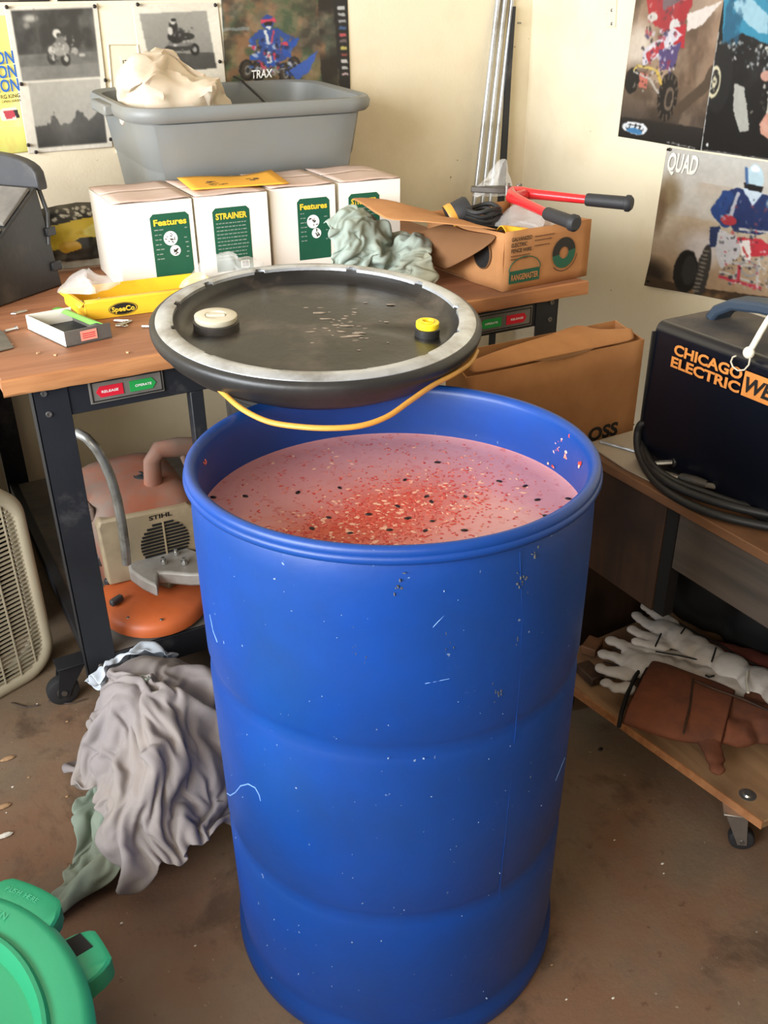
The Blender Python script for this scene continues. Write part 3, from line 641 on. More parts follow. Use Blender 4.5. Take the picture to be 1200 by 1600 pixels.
# ------------------------------------------------------------------ the row of white cartons
def carton(x, y, w, d, h, rz, label, title, lw, variant, lx=0.48):
    t = thing('white_carton', label, 'box', (x, y, ZT), rz, 'white cartons in a row on the bench')
    Rz = Matrix.Rotation(rz, 3, 'Z'); O = Vector((x, y, ZT+0.001)); U = Rz @ Vector((1, 0, 0)); V = Rz @ Vector((0, 1, 0)); Z = Vector((0, 0, 1))
    P = lambda a, b, c: O+U*a+V*b+Z*c
    mb = MB(); mb.add([P(0, 0, 0), P(w, 0, 0), P(w, d, 0), P(0, d, 0), P(0, 0, h), P(w, 0, h), P(w, d, h), P(0, d, h)], [(3, 2, 1, 0), (0, 1, 5, 4), (1, 2, 6, 5), (2, 3, 7, 6), (3, 0, 4, 7), (4, 5, 6, 7)])
    obj('carton_body', mb, M['white_card'], t, bevel=0.0012, smooth=20)
    # two top flaps meeting over the middle, a little proud and bowed
    for (a, b_) in ((0.0, 0.5), (0.5, 1.0)):
        g = []
        for i in range(7):
            row = []
            for j in range(9):
                u_ = w*(0.004+0.992*j/8); v_ = d*(a+(b_-a)*(i/6)*0.992+0.002)
                e = abs(j/8-0.5)*2
                lift_ = 0.0035 + 0.004*(1-e**2)*(i/6 if a == 0 else 1-i/6) + 0.0012*math.sin(9*j/8+variant*3)
                row.append(P(u_, v_, h+lift_))
            g.append(row)
        obj('top_flap', MB().grid(g), M['carton_top'], t, solid=0.002, smooth=60)
    # printed panel: dark green with clipped top corners
    x0 = w*lx; z0 = h*0.10; z1 = h*0.86; c_ = 0.008
    pg = [(x0, z0), (x0+lw, z0), (x0+lw, z1-c_), (x0+lw-c_, z1), (x0+c_, z1), (x0, z1-c_)]
    mb = MB().prism(pg, P(0, 0, 0), U, Z, 0.0006); pn = obj('printed_panel', mb, M['green_print'], t, smooth=0)
    mb = MB()
    ins = 0.003
    letters('lettering', title, P(x0+0.007, -0.0008, z1-0.026), U, Z, 0.0135, M['yellow_ink'], pn, width=lw-0.014, bold=0.035)
    rr = random.Random(variant)
    for k in range(11 if variant % 2 else 7):
        zz = z1-0.037-0.0085*k*(1 if variant % 2 else 1.3)
        if zz < z0+0.006: break
        xx = x0+0.007
        while xx < x0+lw-0.012:
            L_ = rr.uniform(0.003, 0.010)
            if variant % 2 or not (x0+lw*0.22 < xx < x0+lw*0.8):
                mb.box2(P(xx, -0.0009, zz), P(min(xx+L_, x0+lw-0.007), -0.0006, zz+0.0022))
            xx += L_+0.002
    obj('fine_print', mb, M['grey_ink'], pn, smooth=0, kind='stuff')
    if variant % 2 == 0:
        for (ux, uz, r_) in ((x0+lw*0.47, z1-0.057, 0.0165), (x0+lw*0.56, z1-0.086, 0.0125)):
            RX = Matrix.Rotation(rz, 3, 'Z') @ Matrix.Rotation(math.radians(90), 3, 'X')
            mb = MB().lathe([(0.0001, 0.0006), (r_, 0.0006), (r_, 0.0012), (0.0001, 0.0012)], 32, RX, P(ux, 0, uz)); pic = obj('round_picture', mb, M['white_ink'], pn, smooth=0)
            mb = MB()
            for k in range(12):
                a = rr.uniform(0, 6.28); q = rr.uniform(0.1, 0.75)*r_; L_ = rr.uniform(0.002, 0.006)
                cc = P(ux+q*math.cos(a), -0.0016, uz+q*math.sin(a))
                mb.box(cc, (L_, 0.0004, 0.002), Matrix.Rotation(rz, 3, 'Z') @ Matrix.Rotation(rr.uniform(0, 3), 3, 'Y'))
            obj('picture_marks', mb, M['black_ink'], pic, smooth=0, kind='stuff')
    else:
        mb = MB().box2(P(x0+lw*0.66, -0.001, z0+0.004), P(x0+lw*0.9, -0.0006, z0+0.022)); bc = obj('barcode', mb, M['white_ink'], pn, smooth=0)
        mb = MB()
        for k in range(9): mb.box2(P(x0+lw*(0.68+0.022*k), -0.0013, z0+0.006), P(x0+lw*(0.68+0.022*k)+0.0008*(1+k % 2), -0.0009, z0+0.020))
        obj('bars', mb, M['black_ink'], bc, smooth=0)
    return t
carton(-0.039, 1.208, 0.184, 0.255, 0.197, math.radians(-2.0), 'white carton at the left end of the row, label reading Features', 'Features', 0.092, 2, 0.44)
carton(0.151, 1.200, 0.180, 0.255, 0.197, math.radians(-2.0), 'second white carton from the left, label reading STRAINER', 'STRAINER', 0.092, 3, 0.22)
carton(0.344, 1.210, 0.172, 0.240, 0.197, math.radians(-4.0), 'third white carton from the left, half hidden by the rag', 'Features', 0.086, 4, 0.40)
carton(0.528, 1.200, 0.170, 0.240, 0.197, math.radians(-4.0), 'white carton at the right end of the row, behind the rag', 'STRAINER', 0.086, 5, 0.14)
# manila paper lying on the cartons
g = []
c00, c10, c11, c01 = Vector((0.165, 1.255, 0)), Vector((0.400, 1.215, 0)), Vector((0.430, 1.40, 0)), Vector((0.185, 1.43, 0))
for i in range(8):
    row = []
    for j in range(12):
        u_, v_ = j/11, i/7; q = (c00*(1-u_)+c10*u_)*(1-v_)+(c01*(1-u_)+c11*u_)*v_
        q.z = ZT+0.197+0.0105+0.004*math.sin(5*u_+1)*v_+0.010*max(0, u_-0.6)*v_*2
        row.append(q)
    g.append(row)
env = thing('manila_sheet', 'orange manila instruction sheet lying on top of the white cartons', 'paper', (0.30, 1.33, ZT+0.205))
obj('sheet', MB().grid(g), M['kraft'], env, solid=0.001, smooth=60)
mb = MB(); rr = random.Random(8)
for (u0, v0, n_) in ((0.30, 0.35, 9), (0.68, 0.55, 6)):
    for k in range(n_):
        u_ = u0+rr.uniform(-0.08, 0.08); v_ = v0+rr.uniform(-0.15, 0.15); q = (c00*(1-u_)+c10*u_)*(1-v_)+(c01*(1-u_)+c11*u_)*v_
        q.z = ZT+0.197+0.0122+0.004*math.sin(5*u_+1)*v_+0.010*max(0, u_-0.6)*v_*2
        mb.box(q, (0.014, 0.003, 0.0004), Matrix.Rotation(rr.uniform(-0.6, 0.4), 3, 'Z'))
obj('print_marks', mb, M['black_ink'], env, smooth=0, kind='stuff')

# ------------------------------------------------------------------ grey storage tote behind the cartons
TO = Vector((0.430, 1.640, ZT+0.195))
TB = Vector((0.43, 1.64, ZT))
tt = Matrix.Rotation(math.radians(3.0), 3, 'Z') @ Matrix.Rotation(math.radians(0), 3, 'X')
def rrect(a, b, r, n=10, bulge=0.0):
    pts = []
    for (sx, sy, a0) in ((1, 1, 0), (-1, 1, 90), (-1, -1, 180), (1, -1, 270)):
        for k in range(n+1):
            t = math.radians(a0+90*k/n); pts.append((sx*(a-r)+r*math.cos(t), sy*(b-r)+r*math.sin(t)))
    return pts
def loft(secs, R, c, mb=None):
    mb = mb or MB(); n = len(secs[0][0])
    k0 = len(mb.v)
    for (pts, z) in secs: mb.v += [c + R @ Vector((p[0], p[1], z if not callable(z) else z(p))) for p in pts]
    for i in range(len(secs)-1):
        for k in range(n): mb.f.append((k0+i*n+k, k0+i*n+(k+1) % n, k0+(i+1)*n+(k+1) % n, k0+(i+1)*n+k))
    mb.m = [0]*len(mb.f); return mb
tote = thing('storage_tote', 'open grey plastic storage tote holding a clear bag, behind the white cartons', 'tote', TB)
TH = 0.385; A, B = 0.345, 0.215
def lean(p_z): return p_z
tilt_t = Matrix.Rotation(math.radians(3.0), 3, 'X')     # stands slightly tipped towards the cartons
pivot = Vector((0.43, 1.43, ZT+0.0))
Rt_ = tilt_t
cT = TB.copy(); cT.y = 1.672
secs = [(rrect(0.270, 0.170, 0.05), 0.012), (rrect(0.276, 0.176, 0.055), 0.05), (rrect(0.292, 0.186, 0.06), 0.225), (rrect(0.302, 0.193, 0.07), 0.240), (rrect(0.318, 0.203, 0.08), 0.335), (rrect(0.322, 0.206, 0.08), TH-0.030)]
mb = loft([(rrect(0.262, 0.162, 0.04), 0.012)]+secs+[(rrect(0.318, 0.202, 0.078), TH-0.006), (rrect(0.300, 0.188, 0.07), 0.24), (rrect(0.270, 0.168, 0.045), 0.02)], Rt_, cT)
n_ = 44; mb.f += [tuple(range(n_)), tuple(range(len(mb.v)-n_, len(mb.v)))]; mb.m = [0]*len(mb.f)
obj('tub', mb, M['tote'], tote, smooth=40)
mb = loft([(rrect(0.322, 0.206, 0.08), TH-0.034), (rrect(0.338, 0.222, 0.09), TH-0.036), (rrect(0.345, 0.229, 0.095), TH-0.028), (rrect(0.347, 0.231, 0.095), TH-0.012), (rrect(0.341, 0.225, 0.093), TH-0.001), (rrect(0.330, 0.214, 0.088), TH), (rrect(0.318, 0.202, 0.078), TH-0.006)], Rt_, cT)
obj('rolled_rim', mb, M['tote'], tote, smooth=50)
# recessed side handles and the stepped shoulder panels in front
mb = MB()
for s_ in (-1, 1):
    mb.box(cT+Rt_ @ Vector((s_*0.352, 0.0, TH-0.02)), (0.028, 0.13, 0.028), Rt_)
obj('handle', mb, M['tote'], tote, bevel=0.006, kind='stuff')
mb = MB(); sx = 0.245
pg = [(-sx, 0.245), (-sx+0.03, 0.215), (sx-0.03, 0.215), (sx, 0.245), (sx+0.012, TH-0.04), (-sx-0.012, TH-0.04)]
g = []
for i in range(8):
    z = 0.205+(TH-0.04-0.205)*i/7; row = []
    for j in range(25):
        u_ = -1+2*j/24
        wz = 0.262+0.02*i/7
        yb = -(0.1905+(z-0.20)*0.105)
        e = 1-abs(u_)**6; f_ = min(1, i/1.5)
        row.append(cT+Rt_ @ Vector((u_*wz, yb-0.013*e*f_, z)))
    g.append(row)
obj('front_panel', MB().grid(g), M['tote'], tote, smooth=60)
# black strap end over the back rim
mb = MB().tube([cT+Rt_ @ Vector(q) for q in ((0.100, 0.232, TH+0.012), (0.112, 0.205, TH+0.004), (0.135, 0.12, TH-0.035), (0.150, 0.05, TH-0.07))], 0.0055, 8, flat=0.4)
tag(obj('black_strap', mb, M['cable'], org=cT+Rt_ @ Vector((0.11, 0.2, TH))), 'short black strap hanging over the back rim of the grey tote', 'strap')
# milky plastic bag bulging out of the tote's left side
def crumple(mb, amp, sc, seed):
    for i, v in enumerate(mb.v):
        q = v*sc+Vector((seed, seed*2, seed*3)); d = Vector((noise.noise(q), noise.noise(q+Vector((9, 0, 0))), noise.noise(q+Vector((0, 9, 0)))))
        rdg = (1-abs(noise.noise(q*1.7+Vector((3, 3, 3))))*2)
        mb.v[i] = v + d*amp + Vector((0, 0, 1))*0  + d.normalized()*rdg*amp*0.35
mb = MB().ball((0, 0, 0), 1, 30)
bc = cT+Rt_ @ Vector((-0.175, -0.055, TH-0.015))
for i, v in enumerate(mb.v):
    x, y, z = v; k = 1-0.35*max(0, x)
    mb.v[i] = bc+Vector((x*0.165, y*0.105*k, (z*0.125*(1-0.45*max(0, x)) if z > 0 else z*0.10)+ (-0.035*x)))
crumple(mb, 0.034, 9, 2.2); crumple(mb, 0.010, 26, 4.4)
tag(obj('plastic_bag', mb, M['milky_bag'], org=bc), 'crumpled milky plastic bag bulging out of the left side of the grey tote', 'bag')
mb = MB().ball((0, 0, 0), 1, 16)
for i, v in enumerate(mb.v): mb.v[i] = cT+Rt_ @ Vector((-0.02, 0.02, TH-0.045))+Vector((v.x*0.05, v.y*0.09, v.z*0.045))
crumple(mb, 0.020, 16, 5.1)
# ------------------------------------------------------------------ things on the left of the bench
def hexa(P8, mb=None, m=0):
    """eight corners: bottom ring then top ring"""
    mb = mb or MB(); return mb.add(P8, [(3, 2, 1, 0), (4, 5, 6, 7), (0, 1, 5, 4), (1, 2, 6, 5), (2, 3, 7, 6), (3, 0, 4, 7)], m)
# black sloping case at the left edge
k = thing('sloped_case', 'black tool case with a sloping dusty grey lid at the left end of the bench', 'case', (-0.30, 1.30, ZT))
A0 = Vector((-0.150, 1.352, ZT+0.001)); A1 = Vector((-0.352, 1.205, ZT+0.001)); ax = (A1-A0).normalized(); dp = Vector((-ax.y, ax.x, 0)); dp = -dp if dp.y < 0 else dp
T0 = A0 + ax*0.028 + Vector((0, 0, 0.232)); T1 = A1 + ax*0.10 + Vector((0, 0, 0.02)); W = dp*0.30
B0 = A0+W*1; B1 = A1+ax*0.10+W
A1 = A1+ax*0.10
mb = MB().add([A0, A1, T1, T0, A0+W, A1+W, T1+W, T0+W], [(0, 1, 2, 3), (7, 6, 5, 4), (0, 4, 5, 1), (1, 5, 6, 2), (3, 2, 6, 7), (0, 3, 7, 4)])
obj('case_body', mb, M['black_plastic'], k, bevel=0.004, smooth=20)
sl = (T1-T0); sn = sl.cross(W).normalized(); sn = sn if sn.z > 0 else -sn
for i in range(3):
    a, b_ = 0.03+i*0.325, 0.03+i*0.325+0.30
    for j in range(2):
        c, d = 0.03+j*0.48, 0.03+j*0.48+0.45
        q = [T0+sl*a+W*c, T0+sl*b_+W*c, T0+sl*b_+W*d, T0+sl*a+W*d]
        hexa([v+sn*0.001 for v in q]+[v+sn*0.009+ (sum(q, Vector())/4-v)*0.03 for v in q], mb := MB())
        obj('lid_panel', mb, M['dusty_grey'], k, bevel=0.002)
# raised back hoop with a hand hole
c0 = T0+Vector((0, 0, -0.01)); e1 = -ax*-1; mb = MB()
N_ = 16; outer = []; inner_ = []
for i in range(N_+1):
    a = math.pi*i/N_; outer.append((0.15-0.15*math.cos(a), 0.015+0.062*math.sin(a)**0.6)); 
fr = [Vector((0, 0, 0))]
pg = [(0, 0)]+[(p[0], p[1]) for p in outer]+[(0.30, 0)]
mb.prism(pg, c0+dp*0.0+ax*-0.006, dp, (0, 0, 1), 0.03); hoop = obj('rear_hoop', mb, M['dark_grey'], k, bevel=0.004)
mb = MB().prism([(0.03, 0.016), (0.09, 0.014), (0.10, 0.038), (0.06, 0.052), (0.035, 0.042)], c0+ax*-0.0075+ax*0.0, dp, (0, 0, 1), 0.004); obj('hand_hole', mb, M['black_ink'], hoop, bevel=0.002)
mb = MB().tube([c0+ax*-0.012+dp*0.01+Vector((0, 0, 0.02)), c0+ax*-0.02+dp*0.0+Vector((0, 0, -0.05)), c0+ax*-0.006+Vector((0, 0, -0.12))], 0.005, 8); obj('side_latch', mb, M['black_plastic'], k)
for z_ in (0.05, 0.13): obj('latch', MB().box(A0+ax*0.012+Vector((0, 0, z_))-dp*0.003, (0.03, 0.008, 0.02), Matrix.Rotation(math.atan2(ax.y, ax.x), 3, 'Z')), M['black_metal'], k, bevel=0.002)

# yellow and black printed pouch leaning behind the cartons
def painted(name, P, img, parent=None, thick=0.0, m=None, smooth=60, org=None):
    """grid of points P (h x w Vectors) carrying a painted print (h x w x 3 array of sRGB 0-255)"""
    mb = MB().grid(P); o = obj(name, mb, m or M['print'], parent, smooth=smooth, org=org)
    a = o.data.color_attributes.new('print', 'FLOAT_COLOR', 'POINT')
    c = np.asarray(img, float).reshape(-1, 3)/255; c = np.where(c <= 0.04045, c/12.92, ((c+0.055)/1.055)**2.4)
    a.data.foreach_set('color', np.concatenate([c, np.ones((len(c), 1))], 1).astype(np.float32).ravel())
    if thick:
        s_ = o.modifiers.new('solid', 'SOLIDIFY'); s_.thickness = thick; s_.offset = -1
    return o
class Pic:
    """a small painter for flat print; unit coordinates, u to the right and v down"""
    def __init__(s, w, h, col, seed=0):
        s.w, s.h = w, h; s.a = np.zeros((h, w, 3)); s.a[:] = col; s.r = np.random.RandomState(seed)
        s.U, s.V = np.meshgrid((np.arange(w)+0.5)/w, (np.arange(h)+0.5)/h)
    def field(s, n, m=None):
        m = m or n; g = s.r.rand(m+2, n+2); x = s.U*n; y = s.V*m; i = x.astype(int); j = y.astype(int); fx = x-i; fy = y-j
        fx = fx*fx*(3-2*fx); fy = fy*fy*(3-2*fy)
        return (g[j, i]*(1-fx)+g[j, i+1]*fx)*(1-fy)+(g[j+1, i]*(1-fx)+g[j+1, i+1]*fx)*fy
    def fbm(s, n, o=4, asp=1.0):
        t = 0; k = 0
        for q in range(o): t = t+s.field(int(n*2**q), max(1, int(n*asp*2**q)))*0.5**q; k += 0.5**q
        return t/k
    def put(s, mask, col, al=1.0):
        k = (mask*al)[..., None]; s.a = s.a*(1-k)+np.asarray(col, float)*k
    def grad(s, v0, v1, c0, c1, al=1.0):
        t = np.clip((s.V-v0)/(v1-v0), 0, 1)[..., None]; k = ((s.V >= v0) & (s.V <= v1))[..., None]*al
        s.a = s.a*(1-k)+(np.asarray(c0, float)*(1-t)+np.asarray(c1, float)*t)*k
    def noise_mix(s, n, lo, hi, col, al=1.0, box=None, asp=1.0):
        f = np.clip((s.fbm(n, 4, asp)-lo)/(hi-lo), 0, 1)
        if box: f = f*((s.U > box[0]) & (s.U < box[2]) & (s.V > box[1]) & (s.V < box[3]))
        s.put(f, col, al)
    def ell(s, cu, cv, ru, rv, col, al=1.0, rot=0.0, soft=0.08, ring=None):
        A = s.h/s.w; du = s.U-cu; dv = (s.V-cv)*A; c, q = math.cos(rot), math.sin(rot)
        d = np.sqrt(((du*c+dv*q)/ru)**2+((-du*q+dv*c)/(rv*A))**2)
        m = np.clip((1-d)/soft+0.5, 0, 1)
        if ring: m = m*np.clip((d-ring)/soft+0.5, 0, 1)
        s.put(m, col, al); return m
    def poly(s, pts, col, al=1.0):
        ins = np.zeros(s.U.shape, bool); n = len(pts)
        for i in range(n):
            (x0, y0), (x1, y1) = pts[i], pts[(i+1) % n]
            if y0 == y1: continue
            c = ((s.V > min(y0, y1)) & (s.V <= max(y0, y1))); x = x0+(s.V-y0)*(x1-x0)/(y1-y0); ins ^= c & (s.U < x)
        s.put(ins.astype(float), col, al); return ins
    def line(s, pts, wd, col, al=1.0):
        A = s.h/s.w
        for (x0, y0), (x1, y1) in zip(pts, pts[1:]):
            dx, dy = x1-x0, (y1-y0)*A; L2 = dx*dx+dy*dy+1e-12
            t = np.clip(((s.U-x0)*dx+(s.V-y0)*A*dy)/L2, 0, 1); d = np.sqrt((s.U-x0-t*dx)**2+((s.V-y0)*A-t*dy)**2)
            s.put(np.clip((wd/2-d)*s.w+0.5, 0, 1), col, al)
    def soften(s, k=0.82, warp=0.006):
        dx = (s.fbm(26, 3)-0.5)*2*warp*s.w*1.6; dy = (s.fbm(26, 3)-0.5)*2*warp*s.w*1.6
        X = np.clip((np.arange(s.w)[None, :]+dx).round().astype(int), 0, s.w-1); Y = np.clip((np.arange(s.h)[:, None]+dy).round().astype(int), 0, s.h-1); s.a = s.a[Y, X]
        g_ = s.a.mean(2, keepdims=True); s.a = (g_+(s.a-g_)*0.86)*k*(0.95+0.10*s.fbm(40, 3))[..., None]
        a = np.pad(s.a, ((1, 1), (1, 1), (0, 0)), 'edge'); s.a = (a[1:-1, 1:-1]*4+a[:-2, 1:-1]*2+a[2:, 1:-1]*2+a[1:-1, :-2]*2+a[1:-1, 2:]*2+a[:-2, :-2]+a[2:, 2:]+a[:-2, 2:]+a[2:, :-2])/16
        return s.a
    def splat(s, box, n, cols, r=(0.01, 0.03), al=0.9):
        al *= 0.8; r = (r[0]*0.7, r[1]*1.1)
        for _ in range(n):
            s.ell(s.r.uniform(box[0], box[2]), s.r.uniform(box[1], box[3]), s.r.uniform(*r), s.r.uniform(*r)*s.w/s.h, cols[s.r.randint(len(cols))], al, s.r.uniform(0, 3), 0.4)
p = Pic(60, 70, (34, 32, 28), 4); p.noise_mix(4, 0.45, 0.6, (96, 92, 80), 0.7)
p.poly([(0.0, 0.33), (0.2, 0.27), (1, 0.20), (1, 0.52), (0.5, 0.50), (0.15, 0.66), (0, 0.62)], (196, 170, 52)); p.ell(0.85, 0.42, 0.28, 0.10, (206, 194, 110)); p.ell(0.35, 0.62, 0.15, 0.1, (188, 150, 50))
p.splat((0.22, 0.05, 0.95, 0.22), 30, [(230, 226, 210), (190, 186, 170)], (0.02, 0.035)); p.poly([(0.3, 0.70), (0.95, 0.55), (1, 0.86), (0.25, 0.84)], (52, 52, 48)); p.poly([(0.0, 0.84), (1, 0.88), (1, 1), (0, 1)], (150, 146, 134))
P = []
for i in range(70):
    row = []
    for j in range(60):
        u_, v_ = j/59, i/69; x = -0.150+0.17*u_; z = ZT+0.003+0.150*(1-v_)*(1-0.10*abs(u_-0.6)); y = 1.50+0.05*(1-v_)-0.035*math.sin(math.pi*u_)*math.sin(math.pi*min(1, v_*1.1+0.02))
        q = Vector((x, y, z)); q.y += 0.006*noise.noise(q*40); row.append(q)
    P.append(row)
tag(painted('printed_pouch', P, p.a, thick=0.004, org=(-0.07, 1.52, ZT)), 'yellow and black printed pouch leaning in the gap left of the cartons', 'package')

# long yellow carton lying in front, with its oval badge
k = thing('yellow_carton', 'flat yellow carton with a black oval SpeeCo badge, at the front of the bench', 'box', (-0.01, 1.11, ZT))
r = math.radians(-3); U = Vector((math.cos(r), math.sin(r), 0)); V = Vector((-math.sin(r), math.cos(r), 0)); Z = Vector((0, 0, 1)); O = Vector((-0.168, 1.026, ZT+0.001)); H_ = 0.036
P_ = lambda a, b, c: O+U*a+V*b+Z*c
mb = hexa([P_(0, 0, 0), P_(0.30, 0, 0), P_(0.30, 0.150, 0), P_(-0.02, 0.155, 0), P_(0, 0, 0.004), P_(0.30, 0, 0.004), P_(0.30, 0.150, 0.004), P_(-0.02, 0.155, 0.004)]); obj('carton_bottom', mb, M['yellow_card'], k)
for nm, q in (('front_side', [(0, 0), (0.30, 0), (0.30, 0.003), (0, 0.003)]), ('rear_side', [(-0.02, 0.152), (0.30, 0.147), (0.30, 0.150), (-0.02, 0.155)]), ('right_side', [(0.297, 0), (0.30, 0), (0.30, 0.15), (0.297, 0.15)]), ('left_side', [(-0.001, 0.0), (0.002, 0.0), (-0.018, 0.155), (-0.021, 0.155)])):
    hexa([P_(a, b_, 0.003) for a, b_ in q]+[P_(a, b_, H_) for a, b_ in q], mb := MB()); obj(nm, mb, M['yellow_card'], k, bevel=0.0006)
mb = MB().grid([[P_(0.002+0.296*j/11, 0.010*i, H_+0.0025*i-0.0006*i*i) for j in range(12)] for i in range(3)])
obj('folded_flap', mb, M['yellow_card'], k, solid=0.001)
mb = MB().grid([[P_(-0.002-0.02*i/4-0.010*j/3, 0.155*i/4, H_-0.008*j/3) for i in range(5)] for j in range(4)]); obj('end_flap', mb, M['yellow_card'], k, solid=0.001)
RX = Matrix.Rotation(r, 3, 'Z') @ Matrix.Rotation(math.radians(90), 3, 'X')
mb = MB().lathe([(0.0001, 0.0002), (0.0310, 0.0002), (0.0310, 0.0008), (0.0001, 0.0008)], 48, RX, P_(0.078, 0, 0.0165), sy=0.44); bd = obj('oval_badge', mb, M['black_ink'], k, smooth=0)
mb = MB().lathe([(0.0282, 0.0009), (0.0288, 0.0012), (0.0294, 0.0009)], 48, RX, P_(0.078, 0, 0.0165), sy=0.43); obj('badge_line', mb, M['yellow_ink'], bd, smooth=0)
letters('lettering', 'SpeeCo', P_(0.0535, -0.0010, 0.0115), U, Z, 0.0105, M['yellow_ink'], bd, width=0.049, bold=0.03)
mb = MB()
for i in range(9): mb.tube([P_(0.03+0.008*i+0.01*math.cos(i*2.1), 0.08+0.02*math.sin(i*1.7), 0.012), P_(0.05+0.008*i+0.01*math.cos(i*4.1), 0.09+0.02*math.sin(i*3.7), 0.016)], 0.0022, 6)
def bagfilm(name, c, s_, amp, sc, seed, label, m=None, n=22, org=None):
    mb = MB().ball((0, 0, 0), 1, n)
    for i, v in enumerate(mb.v): mb.v[i] = Vector(c)+Vector((v.x*s_[0], v.y*s_[1], max(v.z, -0.15)*s_[2]))
    crumple(mb, amp, sc, seed)
    for i, v in enumerate(mb.v): v.z = max(v.z, c[2]-0.15*s_[2])
    return tag(obj(name, mb, m or M['film'], org=c), label, 'bag')
bagfilm('hardware_bag', tuple(P_(0.035, 0.115, 0.044)), (0.060, 0.050, 0.030), 0.016, 22, 1.3, 'clear plastic bag of small hardware lying on the yellow carton')
rng = random.Random(21)
for i in range(6):
    a = P_(0.00+0.013*i, 0.085+0.012*((i*5) % 4), 0.007+0.003*(i % 2)); d = Vector((math.cos(i*1.9), math.sin(i*1.9), 0.15))*0.011
    o = obj('loose_bolt', MB().cyl(a-d, a+d, 0.0026, n=8).cyl(a+d, a+d*1.3, 0.005, n=6), M['steel'] if i % 2 else M['white_plug'], org=a); tag(o, 'small loose bolt lying in the open yellow carton under the clear bag', 'bolt', 'bolts in the yellow carton')
bagfilm('clear_bag', (0.165, 1.060, ZT+0.030), (0.105, 0.055, 0.060), 0.020, 17, 4.4, 'clear plastic bag with blue print between the cartons and the lid')
mb = MB().box((0.165, 1.06, ZT+0.045), (0.03, 0.012, 0.012), Matrix.Rotation(0.4, 3, 'Z')); tag(obj('blue_clip', mb, mat('blue_clip_plastic', hx(60, 70, 200), 0.4), bevel=0.003), 'small blue plastic piece inside the clear bag beside the lid', 'clip')

# small white and grey open box with a green inside
k = thing('parts_box', 'small open box, white outside and green inside, lying near the front edge', 'box', (-0.21, 0.95, ZT))
q = [Vector((-0.247, 0.866, ZT+0.001)), Vector((-0.152, 0.884, ZT+0.001)), Vector((-0.195, 1.040, ZT+0.001)), Vector((-0.290, 1.028, ZT+0.001))]; Hh = 0.031
hexa(q+[v+Z*0.002 for v in q], mb := MB()); obj('box_bottom', mb, M['dark_grey'], k)
ct = sum(q, Vector())/4
for i, (nm, mm) in enumerate((('front_wall', M['dusty_grey']), ('right_wall', M['dusty_grey']), ('rear_wall', M['white_card']), ('white_wall', M['white_card']))):
    a, b_ = q[i], q[(i+1) % 4]; ia, ib = a+(ct-a)*0.03, b_+(ct-b_)*0.03; up_ = Z*Hh*(1.0 if i != 1 else 0.62)
    hexa([a, b_, ib, ia, a+up_, b_+up_, ib+up_, ia+up_], mb := MB()); obj(nm, mb, mm, k, bevel=0.0005)
fl = MB().grid([[q[1]+Z*(Hh*0.6)+(q[2]-q[1])*(j/4)+(ct-q[1])*0.16*i+Z*(0.010*math.sin(i*0.9)) for j in range(5)] for i in range(4)]); obj('green_flap', fl, mat('lime_print', hx(110, 176, 72), 0.4, var=0.05), k, solid=0.0012, label='lime green inside flap')
d_ = (q[1]-q[0]).normalized(); nrm = Vector((d_.y, -d_.x, 0))
mb = MB().prism([(0.032, 0.006), (0.066, 0.006), (0.066, 0.026), (0.032, 0.026)], q[0]+nrm*0.0004, d_, Z, 0.0008); sk = obj('pink_sticker', mb, mat('pink_sticker_paper', hx(226, 150, 132), 0.6), k, smooth=0)
mb = MB()
for i in range(3): mb.prism([(0.036, 0.019-0.004*i), (0.062, 0.019-0.004*i), (0.062, 0.0205-0.004*i), (0.036, 0.0205-0.004*i)], q[0]+nrm*0.0012, d_, Z, 0.0004)
obj('sticker_print', mb, M['red_ink'], sk, smooth=0)
# little bits of metal on the bench top
def bend(pts, r_, nm, m_, label, cat, group=None):
    c = sum((Vector(p_) for p_ in pts), Vector())/len(pts); return tag(obj(nm, MB().tube(pts, r_, 8), m_, org=c), label, cat, group)
def cotter(x, y, a, L_=0.03, label=''):
    c, s_ = math.cos(a), math.sin(a); f = lambda u_, v_: (x+u_*c-v_*s_, y+u_*s_+v_*c, ZT+0.0035)
    return bend([f(L_, 0.002), f(L_*0.5, 0.004), f(0.004, 0.003), f(-0.004, 0.006), f(-0.010, 0.0), f(-0.004, -0.006), f(0.004, -0.003), f(L_*0.5, -0.004), f(L_, -0.002)], 0.0015, 'spring_pin', M['steel'], label, 'pin')
cotter(-0.118, 0.955, 0.5, 0.034, 'steel spring clip lying right of the small open box'); cotter(-0.110, 0.945, 1.3, 0.03, 'bent wire clip crossing the spring clip near the small box'); cotter(-0.100, 0.975, 2.4, 0.026, 'looped steel wire pin behind the two crossed clips')
p0 = at(62, 492, z=ZT); cotter(at(14, 493, z=ZT).x+0.015, at(14, 493, z=ZT).y, 0.3, 0.026, 'small steel eye pin beside the left end of the bench top')
for (u, v, lb) in ((17, 518, 'short zinc bolt on the bench behind the grey plate'), (232, 513, 'short bent hook on the bench beside the lid'), (66, 496, 'small screw behind the white and grey parts box')):
    c = at(u, v, z=ZT); a = Vector((0.011, 0.004 if u < 100 else -0.007, 0)); mb = MB().cyl(c-a+Z*0.004, c+a+Z*0.004, 0.003, n=8).cyl(c+a+Z*0.004, c+a*1.25+Z*0.004, 0.0055, n=6)
    tag(obj('bolt', mb, M['steel'], org=c), lb, 'bolt')
c = [at(-20, 512, z=ZT), at(6, 520, z=ZT), at(22, 545, z=ZT), at(-20, 556, z=ZT)]
